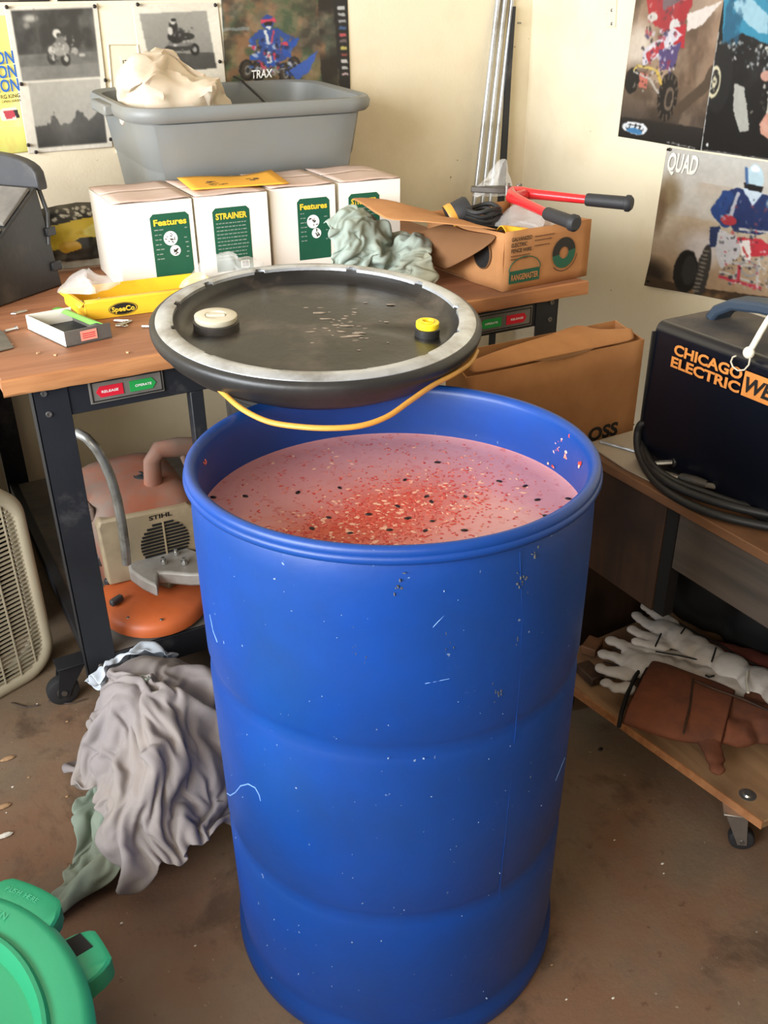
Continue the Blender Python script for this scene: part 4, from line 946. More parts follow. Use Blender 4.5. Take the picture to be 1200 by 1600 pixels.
tag(obj('metal_plate', MB().add([v+Z*0.001 for v in c]+[v+Z*0.004 for v in c], [(3, 2, 1, 0), (4, 5, 6, 7), (0, 1, 5, 4), (1, 2, 6, 5), (2, 3, 7, 6), (3, 0, 4, 7)]), M['dull_steel'], org=c[0], bevel=0.001), 'flat grey metal plate lying on the left front of the bench', 'plate')
for (u, v) in ((18, 540), (87, 556), (200, 552), (60, 553)):
    c = at(u, v, z=ZT)+Z*0.002; tag(obj('wood_chip', MB().box(c, (0.006, 0.004, 0.003), Matrix.Rotation(u, 3, 'Z')), M['cork'], org=c), 'tiny pale chip of debris near the front edge of the bench top', 'chip', 'chips on the bench front')

# ------------------------------------------------------------------ cardboard wire box with tools, right end of the bench
k = thing('wire_box', 'open cardboard fence wire box with printed front and a long raised flap', 'box', (0.85, 0.9, ZT))
r = math.radians(3.5); U = Vector((math.cos(r), math.sin(r), 0)); V = Vector((-math.sin(r), math.cos(r), 0)); O = Vector((0.722, 0.757, ZT+0.001)); w_, d_, h_ = 0.262, 0.30, 0.135
P_ = lambda a, b, c: O+U*a+V*b+Z*c
hexa([P_(0, 0, 0), P_(w_, 0, 0), P_(w_, d_, 0), P_(0, d_, 0), P_(0, 0, 0.004), P_(w_, 0, 0.004), P_(w_, d_, 0.004), P_(0, d_, 0.004)], mb := MB()); obj('box_bottom', mb, M['cardboard_shaded'], k)
def panel(nm, a, b_, hh, th, m_, n=10, seed=0.0, amp=0.004, round_=0.0):
    g = []
    for i in range(7):
        row = []
        for j in range(n+1):
            q_ = P_(*a)+(P_(*b_)-P_(*a))*(j/n)+Z*(hh*i/6); nn = (P_(*b_)-P_(*a)).cross(Z).normalized()
            row.append(q_+nn*(amp*noise.noise(Vector((j*0.35+seed, i*0.3, seed)))*1.6)+Z*(amp*noise.noise(Vector((j*0.4, seed, 3)))*(i/6)))
        g.append(row)
    return obj(nm, MB().grid(g), m_, k, solid=th, smooth=60)
fp = panel('front_panel', (0, 0, 0), (w_, 0, 0), h_, 0.003, M['cardboard'], seed=1.2, amp=0.0008)
panel('right_panel', (w_, 0, 0), (w_, d_, 0), h_, 0.003, M['cardboard'], seed=3.1)
panel('rear_panel', (w_, d_, 0), (0, d_, 0), h_, 0.003, M['cardboard'], seed=5.1)
panel('left_panel', (0, d_, 0), (0, 0, 0), h_*0.97, 0.003, M['cardboard'], seed=7.4)
# dark disc for the shade in the left panel's round hole
mb = MB().lathe([(0.0001, 0.003), (0.030, 0.003), (0.030, 0.0045), (0.0001, 0.0045)], 32, Matrix.Rotation(r, 3, 'Z') @ Matrix.Rotation(math.radians(-90), 3, 'Y'), P_(-0.002, 0.075, 0.075), sx=1.1); hl = obj('finger_hole', mb, M['dark_void'], k, smooth=0)
mb = MB().lathe([(0.030, 0.003), (0.031, 0.0055), (0.033, 0.003)], 32, Matrix.Rotation(r, 3, 'Z') @ Matrix.Rotation(math.radians(-90), 3, 'Y'), P_(-0.002, 0.075, 0.075), sx=1.1); obj('hole_edge', mb, M['cardboard_shaded'], hl, smooth=0)
# printed front
yq = -0.0045
letters('lettering', 'GALVANIZED', P_(0.016, yq, 0.113), U, Z, 0.0085, M['black_ink'], fp, width=0.060, bold=0.02)
letters('lettering', 'ELECTRIC', P_(0.016, yq, 0.100), U, Z, 0.0085, M['black_ink'], fp, width=0.046, bold=0.02)
letters('lettering', 'FENCE WIRE', P_(0.016, yq, 0.087), U, Z, 0.0085, M['black_ink'], fp, width=0.060, bold=0.02)
mb = MB(); rr = random.Random(2)
for (x0, x1, z_) in ((0.085, 0.14, 0.115), (0.085, 0.135, 0.106), (0.085, 0.13, 0.094), (0.016, 0.07, 0.078), (0.016, 0.06, 0.071)):
    x = x0
    while x < x1: L_ = rr.uniform(0.003, 0.009); mb.box2(P_(x, yq-0.0004, z_), P_(x+L_, yq, z_+0.0025)); x += L_+0.002
obj('small_print', mb, mat('brown_ink', hx(110, 72, 46), 0.6), fp, smooth=0, kind='stuff')
lb = MB().prism([(0.014, 0.016), (0.106, 0.016), (0.106, 0.045), (0.014, 0.045)], P_(0, yq+0.0008, 0), U, Z, 0.0008); lo = obj('green_band', lb, M['green_print'], fp, smooth=0)
letters('lettering', 'RANGEMASTER', P_(0.019, yq-0.0006, 0.0235), U, Z, 0.013, M['cardboard'], lo, width=0.082, bold=0.03)
arc = [P_(0.060+0.047*math.cos(math.pi-math.pi*i/20), yq, 0.045+0.030*math.sin(math.pi*i/20)) for i in range(21)]
obj('arch_line', MB().tube(arc, 0.0012, 6), M['green_print'], fp, smooth=0)
RX = Matrix.Rotation(r, 3, 'Z') @ Matrix.Rotation(math.radians(90), 3, 'X'); cc = P_(0.178, yq, 0.068)
def half_disc(r0, r1, a0, a1, m_, nm, lift_=0.0):
    mb = MB(); n = 24
    for i in range(n+1):
        a = math.radians(a0+(a1-a0)*i/n)
        for q in (r0, r1): mb.v.append(cc+U*q*math.cos(a)+Z*q*math.sin(a)-V*lift_)
    mb.f = [(2*i, 2*i+1, 2*i+3, 2*i+2) for i in range(n)]; mb.m = [0]*n; return obj(nm, mb, m_, fp, smooth=0)
half_disc(0.014, 0.036, 10, 190, M['black_ink'], 'spool_print', 0.0006); half_disc(0.014, 0.036, 190, 370, M['green_print'], 'spool_print', 0.0006)
half_disc(0.042, 0.0438, 225, 350, M['black_ink'], 'spool_line', 0.0006)
# the long flap thrown back to the left, and a second one sagging under it
FL = [[(-0.000, 0.012, h_-0.002), (0.0, 0.30, h_+0.002)], [(-0.035, 0.014, h_+0.008), (-0.030, 0.33, h_+0.008)], [(-0.085, 0.055, h_+0.012), (-0.060, 0.36, h_+0.02)], [(-0.13, 0.115, h_+0.018), (-0.10, 0.40, h_+0.028)], [(-0.185, 0.21, h_+0.016), (-0.15, 0.44, h_+0.03)]]
g = []
for (a, b_) in FL:
    row = []
    for j in range(9):
        q_ = P_(*a)+(P_(*b_)-P_(*a))*(j/8); q_.z += 0.006*noise.noise(q_*14); row.append(q_)
    g.append(row)
obj('raised_flap', MB().grid(g), M['cardboard'], k, solid=0.003, smooth=60, sub=1)
g = []
for i, (a, b_) in enumerate([[(0.0, 0.02, h_*0.9), (0.0, 0.22, h_*0.9)], [(-0.03, 0.03, h_*0.72), (-0.04, 0.25, h_*0.8)], [(-0.055, 0.10, h_*0.45), (-0.08, 0.28, h_*0.62)], [(-0.05, 0.16, h_*0.18), (-0.10, 0.31, h_*0.35)]]):
    row = []
    for j in range(9):
        q_ = P_(*a)+(P_(*b_)-P_(*a))*(j/8); q_ += Vector((0.010, 0.010, 0.008))*noise.noise(q_*22); row.append(q_)
    g.append(row)
obj('torn_flap', MB().grid(g), M['cardboard_shaded'], k, solid=0.003, smooth=60, sub=1)
# contents
c = P_(0.066, 0.17, 0.125)
mb = MB()
for q in range(7):
    rad = 0.046+0.003*math.sin(q*2); zz = -0.03+0.010*q
    mb.tube([c+Vector((rad*math.cos(t), (rad*0.9)*math.sin(t), zz+0.004*math.sin(3*t+q))) for t in [2*math.pi*i/28 for i in range(28)]], 0.0055, 6, closed=True)
tag(obj('cable_coil', mb, M['cable'], org=c), 'coil of black cable sitting in the left of the cardboard wire box', 'cable')
mb = MB().lathe([(0.0, 0.0), (0.030, 0.0), (0.034, 0.006), (0.034, 0.052), (0.030, 0.058), (0.0, 0.06)], 28, Matrix.Rotation(1.1, 3, 'Y') @ Matrix.Rotation(0.3, 3, 'X'), P_(0.0, 0.215, 0.128)); rl = obj('tape_roll', mb, M['rubber'], org=P_(0.0, 0.235, 0.150)); tag(rl, 'black tape roll with a tan rim wedged beside the bolt cutter jaws', 'tape')
mb = MB().lathe([(0.0345, 0.0), (0.036, 0.004), (0.036, 0.014), (0.0345, 0.018)], 28, Matrix.Rotation(1.1, 3, 'Y') @ Matrix.Rotation(0.3, 3, 'X'), P_(0.0, 0.215, 0.128)); obj('tan_rim', mb, M['tan_tube'], rl)
mb = MB().grid([[P_(0.012+0.075*j/6, 0.010+0.04*i/3+0.012*math.sin(j), 0.126+0.020*math.sin(math.pi*i/3)*(1-j/8)) for j in range(7)] for i in range(4)]); tag(obj('yellow_tag', mb, M['yellow_card'], solid=0.003, sub=1, org=P_(0.04, 0.03, 0.13)), 'bent yellow card sticking up at the front left of the wire box', 'card')
bagfilm('blister_pack', tuple(P_(0.15, 0.10, 0.125)), (0.085, 0.07, 0.028), 0.018, 20, 7.7, 'clear blister packaging under the bolt cutter handles')
bagfilm('clear_wrap', tuple(P_(0.17, 0.26, 0.17)), (0.045, 0.03, 0.075), 0.022, 18, 8.9, 'crumpled clear wrap standing up behind the bolt cutters')
# bolt cutters
k = thing('bolt_cutters', 'bolt cutters with red arms and black grips lying across the wire box', 'bolt cutters', P_(0.12, 0.13, 0.16))
hb = Vector((0.880, 1.035, 0.985)); pv = Vector((0.925, 1.000, 0.985)); g1 = Vector((1.010, 0.905, 0.988)); e1_ = Vector((1.083, 0.835, 0.990))
def px(u, v, z): return at(u, v, z=z)
j0, j1 = px(736, 296, 0.998), px(800, 297, 0.998); a1, b1_, c1_ = px(812, 301, 1.0), px(919, 312, 1.0), px(984, 318, 1.0); a2, b2_, c2_ = px(800, 308, 0.998), px(856, 334, 0.990), px(898, 349, 0.985)
dj = (j0-j1).normalized(); sd_ = Vector((-dj.y, dj.x, 0))
for s_ in (-1, 1):
    mb = MB(); up2 = sd_*s_
    pts = [j1, j1+up2*0.014, j1+dj*0.03+up2*0.020, j1+dj*0.055+up2*0.016, j0+up2*0.006, j0+up2*0.0012, j1+dj*0.05+up2*0.001]
    mb.add([q+Z*0.008 for q in pts]+[q-Z*0.006 for q in pts], [tuple(range(7)), tuple(reversed(range(7, 14)))]+[(i, (i+1) % 7, 7+(i+1) % 7, 7+i) for i in range(7)])
    obj('jaw', mb, mat('dark_forged_steel', hx(74, 68, 62), 0.5, 0.5, var=0.2), k, bevel=0.002, smooth=30)
mb = MB()
for q in (j1+dj*0.012+sd_*0.012, j1+dj*0.012-sd_*0.012, j1-dj*0.015+sd_*0.008, j1-dj*0.018-sd_*0.010): mb.cyl(q-Z*0.010, q+Z*0.014, 0.006, n=12)
obj('pivot_bolts', mb, M['dull_steel'], k, kind='stuff')
for (a, b_, c_, w0) in ((a1, b1_, c1_, 0.0125), (a2, b2_, c2_, 0.0125)):
    mb = MB().tube([j1+dj*0.0+(a-j1)*0.1, a, a+(b_-a)*0.25, b_], [0.010, 0.015, w0*0.95, w0*0.8], 14, flat=1.0); ar = obj('arm', mb, M['red_paint'], k, smooth=60)
    L_ = (c_-b_).normalized(); mb = MB().tube([b_-L_*0.004, b_, c_-L_*0.010, c_-L_*0.008, c_, c_+L_*0.006], [0.0135, 0.0145, 0.0150, 0.0185, 0.0185, 0.013], 18); gp = obj('grip', mb, M['rubber'], k, smooth=45)
mb = MB().tube([a1, (a1+a2)/2+dj*-0.02, a2], 0.012, 10); obj('linkage', mb, M['red_paint'], k, smooth=60)
# ------------------------------------------------------------------ posters and other things on the walls
def sheet(name, quad, img, label, cat='poster', wall='y', curl=None, group=None, m=None, lift=0.004, parent=None, paper=None):
    """flat print pinned to a wall; quad = top-left, top-right, bottom-right, bottom-left on the wall plane"""
    tl, tr, br, bl = [Vector(q) for q in quad]; h, w = img.shape[:2]; nrm = Vector((0, -1, 0)) if wall == 'y' else Vector((-1, 0, 0))
    P = []
    for i in range(h):
        v = i/(h-1); row = []
        for j in range(w):
            u = j/(w-1); q = (tl*(1-u)+tr*u)*(1-v)+(bl*(1-u)+br*u)*v
            b = 0.0025*math.sin(u*5+v*3)+0.0025
            if curl: b += curl(u, v)
            row.append(q+nrm*(lift+b))
        P.append(row)
    o = painted(name, P, img, parent, thick=0.0006, m=m, org=(tl+br)/2)
    return tag(o, label, cat, group) if parent is None else o
def wy(*L): return [at(u, v, y=WALL_Y) for u, v in L]
def wx(*L): return [at(u, v, x=WALL_X) for u, v in L]
def tack(q, nrm, i, label):
    q = Vector(q)+nrm*0.012; R = nrm.to_track_quat('Z', 'Y').to_matrix()
    o = obj('thumbtack', MB().lathe([(0.0001, -0.008), (0.0008, -0.008), (0.0008, 0.0), (0.0052, 0.0), (0.0052, 0.0012), (0.0028, 0.003), (0.0026, 0.0065), (0.0040, 0.008), (0.0036, 0.0092), (0.0001, 0.0095)], 12, R, q), M['tack'], org=q)
    return tag(o, label, 'thumbtack')
NY, NX = Vector((0, -1, 0)), Vector((-1, 0, 0))

def quad_bike(p, cx, cy, s, body, accent, rider, helmet, mud=(70, 58, 46), gear=(40, 40, 44), mono=False):
    """a rider on a racing quad, three-quarter front view"""
    A = p.w/p.h; e = lambda x, y, rx, ry, c, al=1, rot=0, **k: p.ell(cx+x*s, cy+y*s*A, rx*s, ry*s*A, c, al, rot, **k)
    P = lambda pts, c, al=1: p.poly([(cx+x*s, cy+y*s*A) for x, y in pts], c, al)
    L = lambda pts, w_, c, al=1: p.line([(cx+x*s, cy+y*s*A) for x, y in pts], w_*s, c, al)
    tire = (34, 32, 32)
    for (x, y, rx, ry) in ((-0.62, 0.62, 0.20, 0.30), (0.62, 0.55, 0.18, 0.28), (-0.34, 0.66, 0.15, 0.32), (0.36, 0.74, 0.15, 0.32)):
        e(x, y, rx, ry, tire); e(x, y, rx*0.72, ry*0.8, mud, 0.45); e(x+0.02, y, rx*0.42, ry*0.46, (150, 148, 142)); e(x+0.02, y, rx*0.25, ry*0.3, (50, 48, 48))
    L([(-0.42, 0.62), (-0.10, 0.42), (0.12, 0.42), (0.44, 0.68)], 0.06, gear); L([(-0.34, 0.55), (0.0, 0.62), (0.36, 0.60)], 0.04, (170, 168, 160)); L([(-0.1, 0.45), (-0.22, 0.75), (0.1, 0.78), (0.14, 0.45)], 0.035, (160, 158, 150))
    L([(-0.28, 0.3), (-0.2, 0.58)], 0.06, accent); L([(0.26, 0.3), (0.2, 0.58)], 0.06, accent)
    P([(-0.20, 0.02), (0.18, -0.02), (0.30, 0.22), (0.12, 0.52), (-0.10, 0.55), (-0.26, 0.25)], body); P([(-0.16, 0.06), (0.0, 0.02), (0.04, 0.40), (-0.08, 0.45)], (232, 230, 226)); P([(0.05, 0.10), (0.18, 0.06), (0.14, 0.34), (0.06, 0.36)], accent)
    P([(-0.55, 0.22), (-0.22, 0.10), (-0.25, 0.30), (-0.52, 0.36)], body); P([(0.55, 0.14), (0.24, 0.06), (0.28, 0.26), (0.55, 0.30)], body)
    P([(0.3, -0.05), (0.80, -0.28), (0.72, -0.02), (0.34, 0.16)], body)
    L([(-0.45, -0.02), (0.0, 0.05), (0.42, -0.10)], 0.045, gear)
    P([(-0.28, -0.50), (0.22, -0.54), (0.30, -0.10), (0.12, 0.10), (-0.18, 0.10), (-0.30, -0.12)], rider); L([(-0.25, -0.42), (-0.46, -0.22), (-0.42, -0.02)], 0.15, rider); L([(0.22, -0.44), (0.46, -0.28), (0.40, -0.10)], 0.15, rider)
    P([(-0.24, 0.02), (-0.05, 0.06), (-0.16, 0.40), (-0.36, 0.42)], rider); P([(0.08, 0.04), (0.26, 0.0), (0.40, 0.34), (0.22, 0.42)], rider)
    L([(-0.12, -0.46), (-0.04, -0.12)], 0.07, (230, 230, 228)); L([(0.10, -0.46), (0.04, -0.12)], 0.05, accent); e(-0.43, -0.02, 0.07, 0.06, accent); e(0.41, -0.10, 0.07, 0.06, accent)
    e(-0.03, -0.70, 0.17, 0.19, helmet); P([(-0.20, -0.78), (0.14, -0.80), (0.20, -0.70), (-0.22, -0.70)], accent if not mono else (180, 178, 172)); P([(-0.14, -0.70), (0.10, -0.72), (0.09, -0.62), (-0.12, -0.60)], (28, 26, 30)); P([(-0.13, -0.58), (0.08, -0.60), (0.0, -0.48)], (226, 226, 224))
    p.splat((cx-0.35*s, cy-0.1*s*A, cx+0.35*s, cy+0.7*s*A), 46, [gear, (210, 208, 204), accent, (24, 22, 24), body], (0.006, 0.016), 0.8)

# 1 yellow poster at the far left
p = Pic(70, 110, (226, 210, 112), 1); p.noise_mix(3, 0.35, 0.75, (240, 226, 140)); p.grad(0.80, 1.0, (222, 206, 112), (170, 170, 84), 0.9); p.grad(0.0, 0.18, (238, 224, 130), (232, 218, 116), 0.6)
p.noise_mix(5, 0.5, 0.7, (182, 160, 84), 0.6, (0, 0.84, 1, 1)); p.poly([(0.50, 0.66), (0.86, 0.655), (0.90, 0.74), (0.54, 0.745)], (214, 200, 184)); p.poly([(0.60, 0.675), (0.80, 0.67), (0.82, 0.73), (0.63, 0.735)], (170, 60, 70)); p.poly([(0.80, 0.67), (0.88, 0.67), (0.90, 0.735), (0.83, 0.74)], (40, 36, 40))
Q = wy((-75, 30), (8, 24), (48, 236), (-28, 246))
po = sheet('yellow_poster', Q, p.a, 'yellow poster with blue lettering partly covered at the far left', lift=0.001)
def on_quad(Q, u, v, nrm, l): return (Q[0]*(1-u)+Q[1]*u)*(1-v)+(Q[3]*(1-u)+Q[2]*u)*v+nrm*l
for i, v in enumerate((0.335, 0.435, 0.535)):
    a = on_quad(Q, 0.58, v, NY, 0.0085); b_ = on_quad(Q, 0.98, v, NY, 0.0085); letters('lettering', 'ION', a, b_-a, Vector((0, 0, 1)), 0.030, M['blue_ink'], po, width=(b_-a).length*1.05, bold=0.02)
for i, (v, t_) in enumerate(((0.585, 'RG KING'), (0.615, 'OPEN SERIES'))):
    a = on_quad(Q, 0.60, v, NY, 0.0085); b_ = on_quad(Q, 0.98, v, NY, 0.0085); letters('lettering', t_, a, b_-a, Vector((0, 0, 1)), 0.010 if i == 0 else 0.006, M['black_ink'], po, width=(b_-a).length*1.0, bold=0.01)
# 2 sheet with two grey landscape photographs
p = Pic(120, 160, (222, 212, 192), 2); r = p.r
def gphoto(p, x0, y0, x1, y1, kind):
    m = ((p.U > x0) & (p.U < x1) & (p.V > y0) & (p.V < y1)).astype(float); k = p.V*0+(p.V-y0)/(y1-y0)
    if kind == 0:
        f = p.fbm(7, 5, 1.3); c = 62+70*np.clip(f-0.35, 0, 1)*1.6; c = np.where(k > 0.63, 98+40*p.fbm(10, 4, 3)-10, c); c = np.where(k > 0.80, 128+30*(p.fbm(8, 4, 3)-0.5), c)
        p.put(m, (0, 0, 0)); p.a = np.where(m[..., None] > 0, (c[..., None])*np.array([1.0, 0.97, 0.90]), p.a)
        p.ell(x0+0.19, y0+0.055, 0.07, 0.022, (196, 190, 174), 0.8, soft=0.9); p.ell(x0+0.14, y0+0.10, 0.03, 0.02, (170, 164, 150), 0.6, soft=0.9)
        p.line([(x0+0.24, y0), (x0+0.25, y0+0.28)], 0.02, (92, 86, 78), 0.6)
        cx, cy = x0+0.48, y0+0.22
        for (a, b_, ra, rb, c_) in ((-0.12, 0.10, 0.05, 0.045, 60), (0.03, 0.115, 0.055, 0.045, 54), (-0.01, 0.04, 0.10, 0.05, 150), (-0.11, 0.05, 0.04, 0.03, 190), (0.14, 0.06, 0.04, 0.025, 160), (-0.03, -0.06, 0.045, 0.03, 208), (0.0, -0.01, 0.05, 0.04, 120), (-0.01, -0.05, 0.03, 0.012, 50), (-0.10, 0.10, 0.02, 0.02, 180), (0.04, 0.11, 0.025, 0.02, 176), (0.22, 0.09, 0.035, 0.012, 180)): p.ell(cx+a, cy+b_, ra, rb, (c_, c_*0.97, c_*0.9))
        p.splat((cx-0.14, cy-0.05, cx+0.16, cy+0.12), 34, [(204, 198, 184), (50, 48, 44), (130, 126, 116)], (0.006, 0.016), 0.8)
    elif kind == 1:
        c = 176-18*k; p.a = np.where(m[..., None] > 0, c[..., None]*np.array([1.0, 0.96, 0.88]), p.a)
        hz = 0.66+0.10*(p.fbm(26, 3)-0.5)-0.22*np.exp(-((p.U-(x0+0.52))/0.07)**2)*(0.6+0.6*p.fbm(30, 3))-0.26*np.exp(-((p.U-(x0+0.22))/0.05)**2)*np.clip(p.fbm(44, 2)*2-0.5, 0, 1)-0.20*np.clip((p.U-(x0+0.62))/0.16, 0, 1)
        t = (m > 0) & (k > hz); g_ = 84+16*(p.fbm(12, 4)-0.5)-22*np.clip((k-0.7)/0.3, 0, 1)+14*np.exp(-((p.U-(x0+0.36))/0.10)**2)
        p.a = np.where(t[..., None], g_[..., None]*np.array([1.0, 0.97, 0.90]), p.a)
    return p
gphoto(p, 0.065, 0.03, 0.945, 0.492, 0); gphoto(p, 0.125, 0.505, 0.93, 0.965, 1)
Q = wy((5, 10), (151, 5), (175, 229), (44, 240)); sheet('photo_sheet', Q, p.soften(0.92, 0.003), 'cream sheet with two grey landscape photographs, a rider in the upper one', 'poster')
for i, (u, v, lb) in enumerate(((9, 11, 'dark thumbtack at the top left corner of the two-photo sheet'), (146, 10, 'dark thumbtack at the top right corner of the two-photo sheet'), (32, 131, 'dark thumbtack halfway down the left edge of the two-photo sheet'), (163, 125, 'dark thumbtack halfway down the right edge of the two-photo sheet'),
        (55, 237, 'dark thumbtack at the bottom left corner of the two-photo sheet'), (171, 217, 'dark thumbtack at the bottom right corner of the two-photo sheet'), (43, 226, 'dark thumbtack at the bottom corner of the yellow poster'),
        (213, 7, 'dark thumbtack at the top left of the jumping quad photo sheet'), (334, 8, 'dark thumbtack at the top right of the jumping quad photo sheet'), (341, 96, 'dark thumbtack right of the jumping quad photo, below its corner'))):
    tack(at(u, v, y=WALL_Y), NY, i, lb)
# 3 sheet with the jumping quad
p = Pic(110, 110, (224, 214, 194), 3); p.poly([(0.07, 0.12), (0.85, 0.10), (0.90, 0.80), (0.13, 0.83)], (168, 162, 148)); ins = p.poly([(0.07, 0.12), (0.85, 0.10), (0.90, 0.80), (0.13, 0.83)], (0, 0, 0), 0.0)
k = p.V; c = np.where(k < 0.60+0.03*(p.fbm(14, 3)-0.5), 160-40*k, 66+18*p.fbm(16, 3)); p.a = np.where(ins[..., None], c[..., None]*np.array([1, .97, .9]), p.a)
e = lambda x, y, a, b_, c_, **q: p.ell(x, y, a, b_, (c_, c_*.97, c_*.92), **q)
for (x, y, a, b_, c_) in ((0.36, 0.58, 0.055, 0.075, 40), (0.36, 0.58, 0.025, 0.035, 140), (0.665, 0.56, 0.055, 0.075, 36), (0.665, 0.56, 0.025, 0.035, 150), (0.50, 0.53, 0.16, 0.045, 56), (0.50, 0.49, 0.15, 0.03, 120), (0.46, 0.40, 0.10, 0.08, 44), (0.58, 0.40, 0.10, 0.045, 52), (0.44, 0.28, 0.05, 0.09, 48), (0.40, 0.33, 0.03, 0.05, 200), (0.44, 0.215, 0.035, 0.04, 200), (0.45, 0.20, 0.03, 0.02, 40), (0.52, 0.33, 0.05, 0.035, 60), (0.44, 0.50, 0.02, 0.02, 190)): e(x, y, a, b_, c_)
p.splat((0.36, 0.30, 0.66, 0.60), 40, [(30, 28, 26), (190, 186, 176), (90, 88, 82)], (0.006, 0.014), 0.8)
p.poly([(0.50, 0.965), (0.90, 0.955), (0.91, 1), (0.50, 1)], (64, 60, 54))
Q = wy((205, 6), (340, 4), (352, 130), (222, 136)); sheet('photo_sheet', Q, p.soften(0.92, 0.003), 'cream sheet with a grey photo of a quad jumping, behind the tote', 'poster', lift=0.002)
# 4 blue quad poster
p = Pic(190, 190, (92, 96, 78), 4); p.noise_mix(5, 0.35, 0.65, (128, 116, 74)); p.noise_mix(6, 0.45, 0.65, (150, 100, 64), 0.8, (0.02, 0.2, 0.8, 1)); p.noise_mix(9, 0.5, 0.64, (66, 92, 60), 0.8); p.noise_mix(7, 0.52, 0.7, (60, 48, 40), 0.7)
p.noise_mix(14, 0.5, 0.7, (176, 144, 110), 0.4)
p.poly([(0.0, 0.44), (0.20, 0.44), (0.20, 0.47), (0, 0.47)], (150, 160, 160), 0.6); p.noise_mix(5, 0.3, 0.6, (36, 28, 26), 0.9, (0.76, 0, 0.9, 1)); p.poly([(0.87, 0), (1, 0), (1, 1), (0.91, 1)], (34, 32, 32))
quad_bike(p, 0.36, 0.62, 0.30, (34, 84, 190), (226, 60, 90), (40, 76, 160), (36, 70, 160), (120, 90, 60), (30, 34, 60)); p.poly([(0.50, 0.82), (0.74, 0.66), (0.66, 0.84), (0.56, 0.90)], (52, 96, 200)); p.splat((0.2, 0.55, 0.55, 0.9), 50, [(30, 60, 170), (60, 110, 210), (200, 210, 230), (30, 30, 60)], (0.008, 0.02))
for i, c_ in enumerate([(200, 200, 196), (180, 180, 178), (160, 160, 160), (60, 90, 140), (206, 80, 90), (120, 100, 100), (206, 190, 90), (150, 70, 60), (210, 206, 200), (190, 190, 188), (200, 170, 170)]):
    y = 0.30+0.055*i; p.poly([(0.905+0.03*y, y), (0.965+0.02*y, y), (0.967+0.02*y, y+0.026), (0.907+0.03*y, y+0.026)], c_)
Q = wy((342, -42), (541, -50), (546, 140), (352, 146)); bp = sheet('quad_poster', Q, p.soften(), 'poster of a blue quad and rider on a brown track, above the tote', lift=0.001)
a = on_quad(Q, 0.20, 0.875, NY, 0.0095); b_ = on_quad(Q, 0.42, 0.865, NY, 0.0095); letters('lettering', 'TRAX', a, b_-a, Vector((0, 0, 1)), 0.022, M['white_ink'], bp, width=0.068, bold=0.02, shear=0.15)
# 5 lower edges of two dark posters at the very top
p = Pic(60, 24, (44, 40, 36), 5); p.noise_mix(6, 0.45, 0.6, (96, 90, 80), 0.7)
Q = wy((-40, -60), (70, -62), (77, 2), (-30, 4)); sheet('dark_poster', Q, p.a, 'dark poster above the yellow one, only its lower edge in view', lift=0.001)
p = Pic(110, 24, (36, 32, 30), 6); p.noise_mix(8, 0.5, 0.6, (90, 84, 74), 0.6)
Q = wy((86, -62), (384, -72), (392, -2), (89, 2)); sheet('dark_poster', Q, p.a, 'wide dark poster above the photo sheets, only its lower edge in view', lift=0.001)
# ivory wall plate with a number, behind the tote
k = thing('access_panel', 'ivory wall panel with raised frame and number plate, left behind the tote', 'wall panel', at(195, 150, y=WALL_Y))
Q = wy((168, 70), (214, 70), (232, 235), (182, 238)); W_ = NY*0.006
hexa([Q[3], Q[2], Q[1], Q[0], Q[3]+W_, Q[2]+W_, Q[1]+W_, Q[0]+W_], mb := MB()); obj('panel', mb, M['plate'], k, bevel=0.002)
mb = MB().tube([q+W_ for q in Q], 0.004, 6, closed=True); obj('frame', mb, M['plate'], k)
Q2 = wy((186, 87), (213, 86), (215, 102), (188, 103)); hexa([Q2[3]+W_, Q2[2]+W_, Q2[1]+W_, Q2[0]+W_]+[q+W_*1.5 for q in (Q2[3], Q2[2], Q2[1], Q2[0])], mb := MB()); nb = obj('number_plate', mb, M['plate'], k, bevel=0.001)
letters('lettering', '17', on_quad(Q2, 0.12, 0.85, NY, 0.0098), (1, 0, 0), (0, 0, 1), 0.011, M['black_ink'], nb, width=0.012, bold=0.02)
# slotted ivory strip at the top of the right wall
k = thing('wall_strip', 'narrow ivory metal strip screwed high on the right wall', 'bracket', at(960, 10, x=WALL_X)); Q = wx((954, -60), (968, -60), (963, 42), (949, 42)); W_ = NX*0.006
hexa([Q[3], Q[2], Q[1], Q[0], Q[3]+W_, Q[2]+W_, Q[1]+W_, Q[0]+W_], mb := MB()); obj('strip', mb, M['plate'], k, bevel=0.001)
for v in (16, 37): c = at(958, v, x=WALL_X)+W_; obj('screw', MB().lathe([(0.0001, 0.002), (0.004, 0.001), (0.005, 0)], 12, NX.to_track_quat('Z', 'Y').to_matrix(), c), M['dull_steel'], k)

# 6 red rider poster on the right wall
p = Pic(170, 230, (150, 118, 92), 7); p.noise_mix(3, 0.35, 0.7, (190, 160, 132)); p.noise_mix(5, 0.45, 0.68, (96, 72, 54), 0.9); p.grad(0.62, 0.86, (118, 92, 70), (48, 40, 36), 0.75); p.grad(0.86, 1.0, (44, 38, 36), (26, 24, 24)); p.noise_mix(8, 0.5, 0.7, (150, 124, 100), 0.5, (0.3, 0.4, 1, 0.86))
p.ell(0.10, 0.40, 0.17, 0.13, (236, 222, 204), 0.75, soft=0.9); p.ell(0.70, 0.12, 0.25, 0.10, (186, 158, 132), 0.7, soft=0.9)
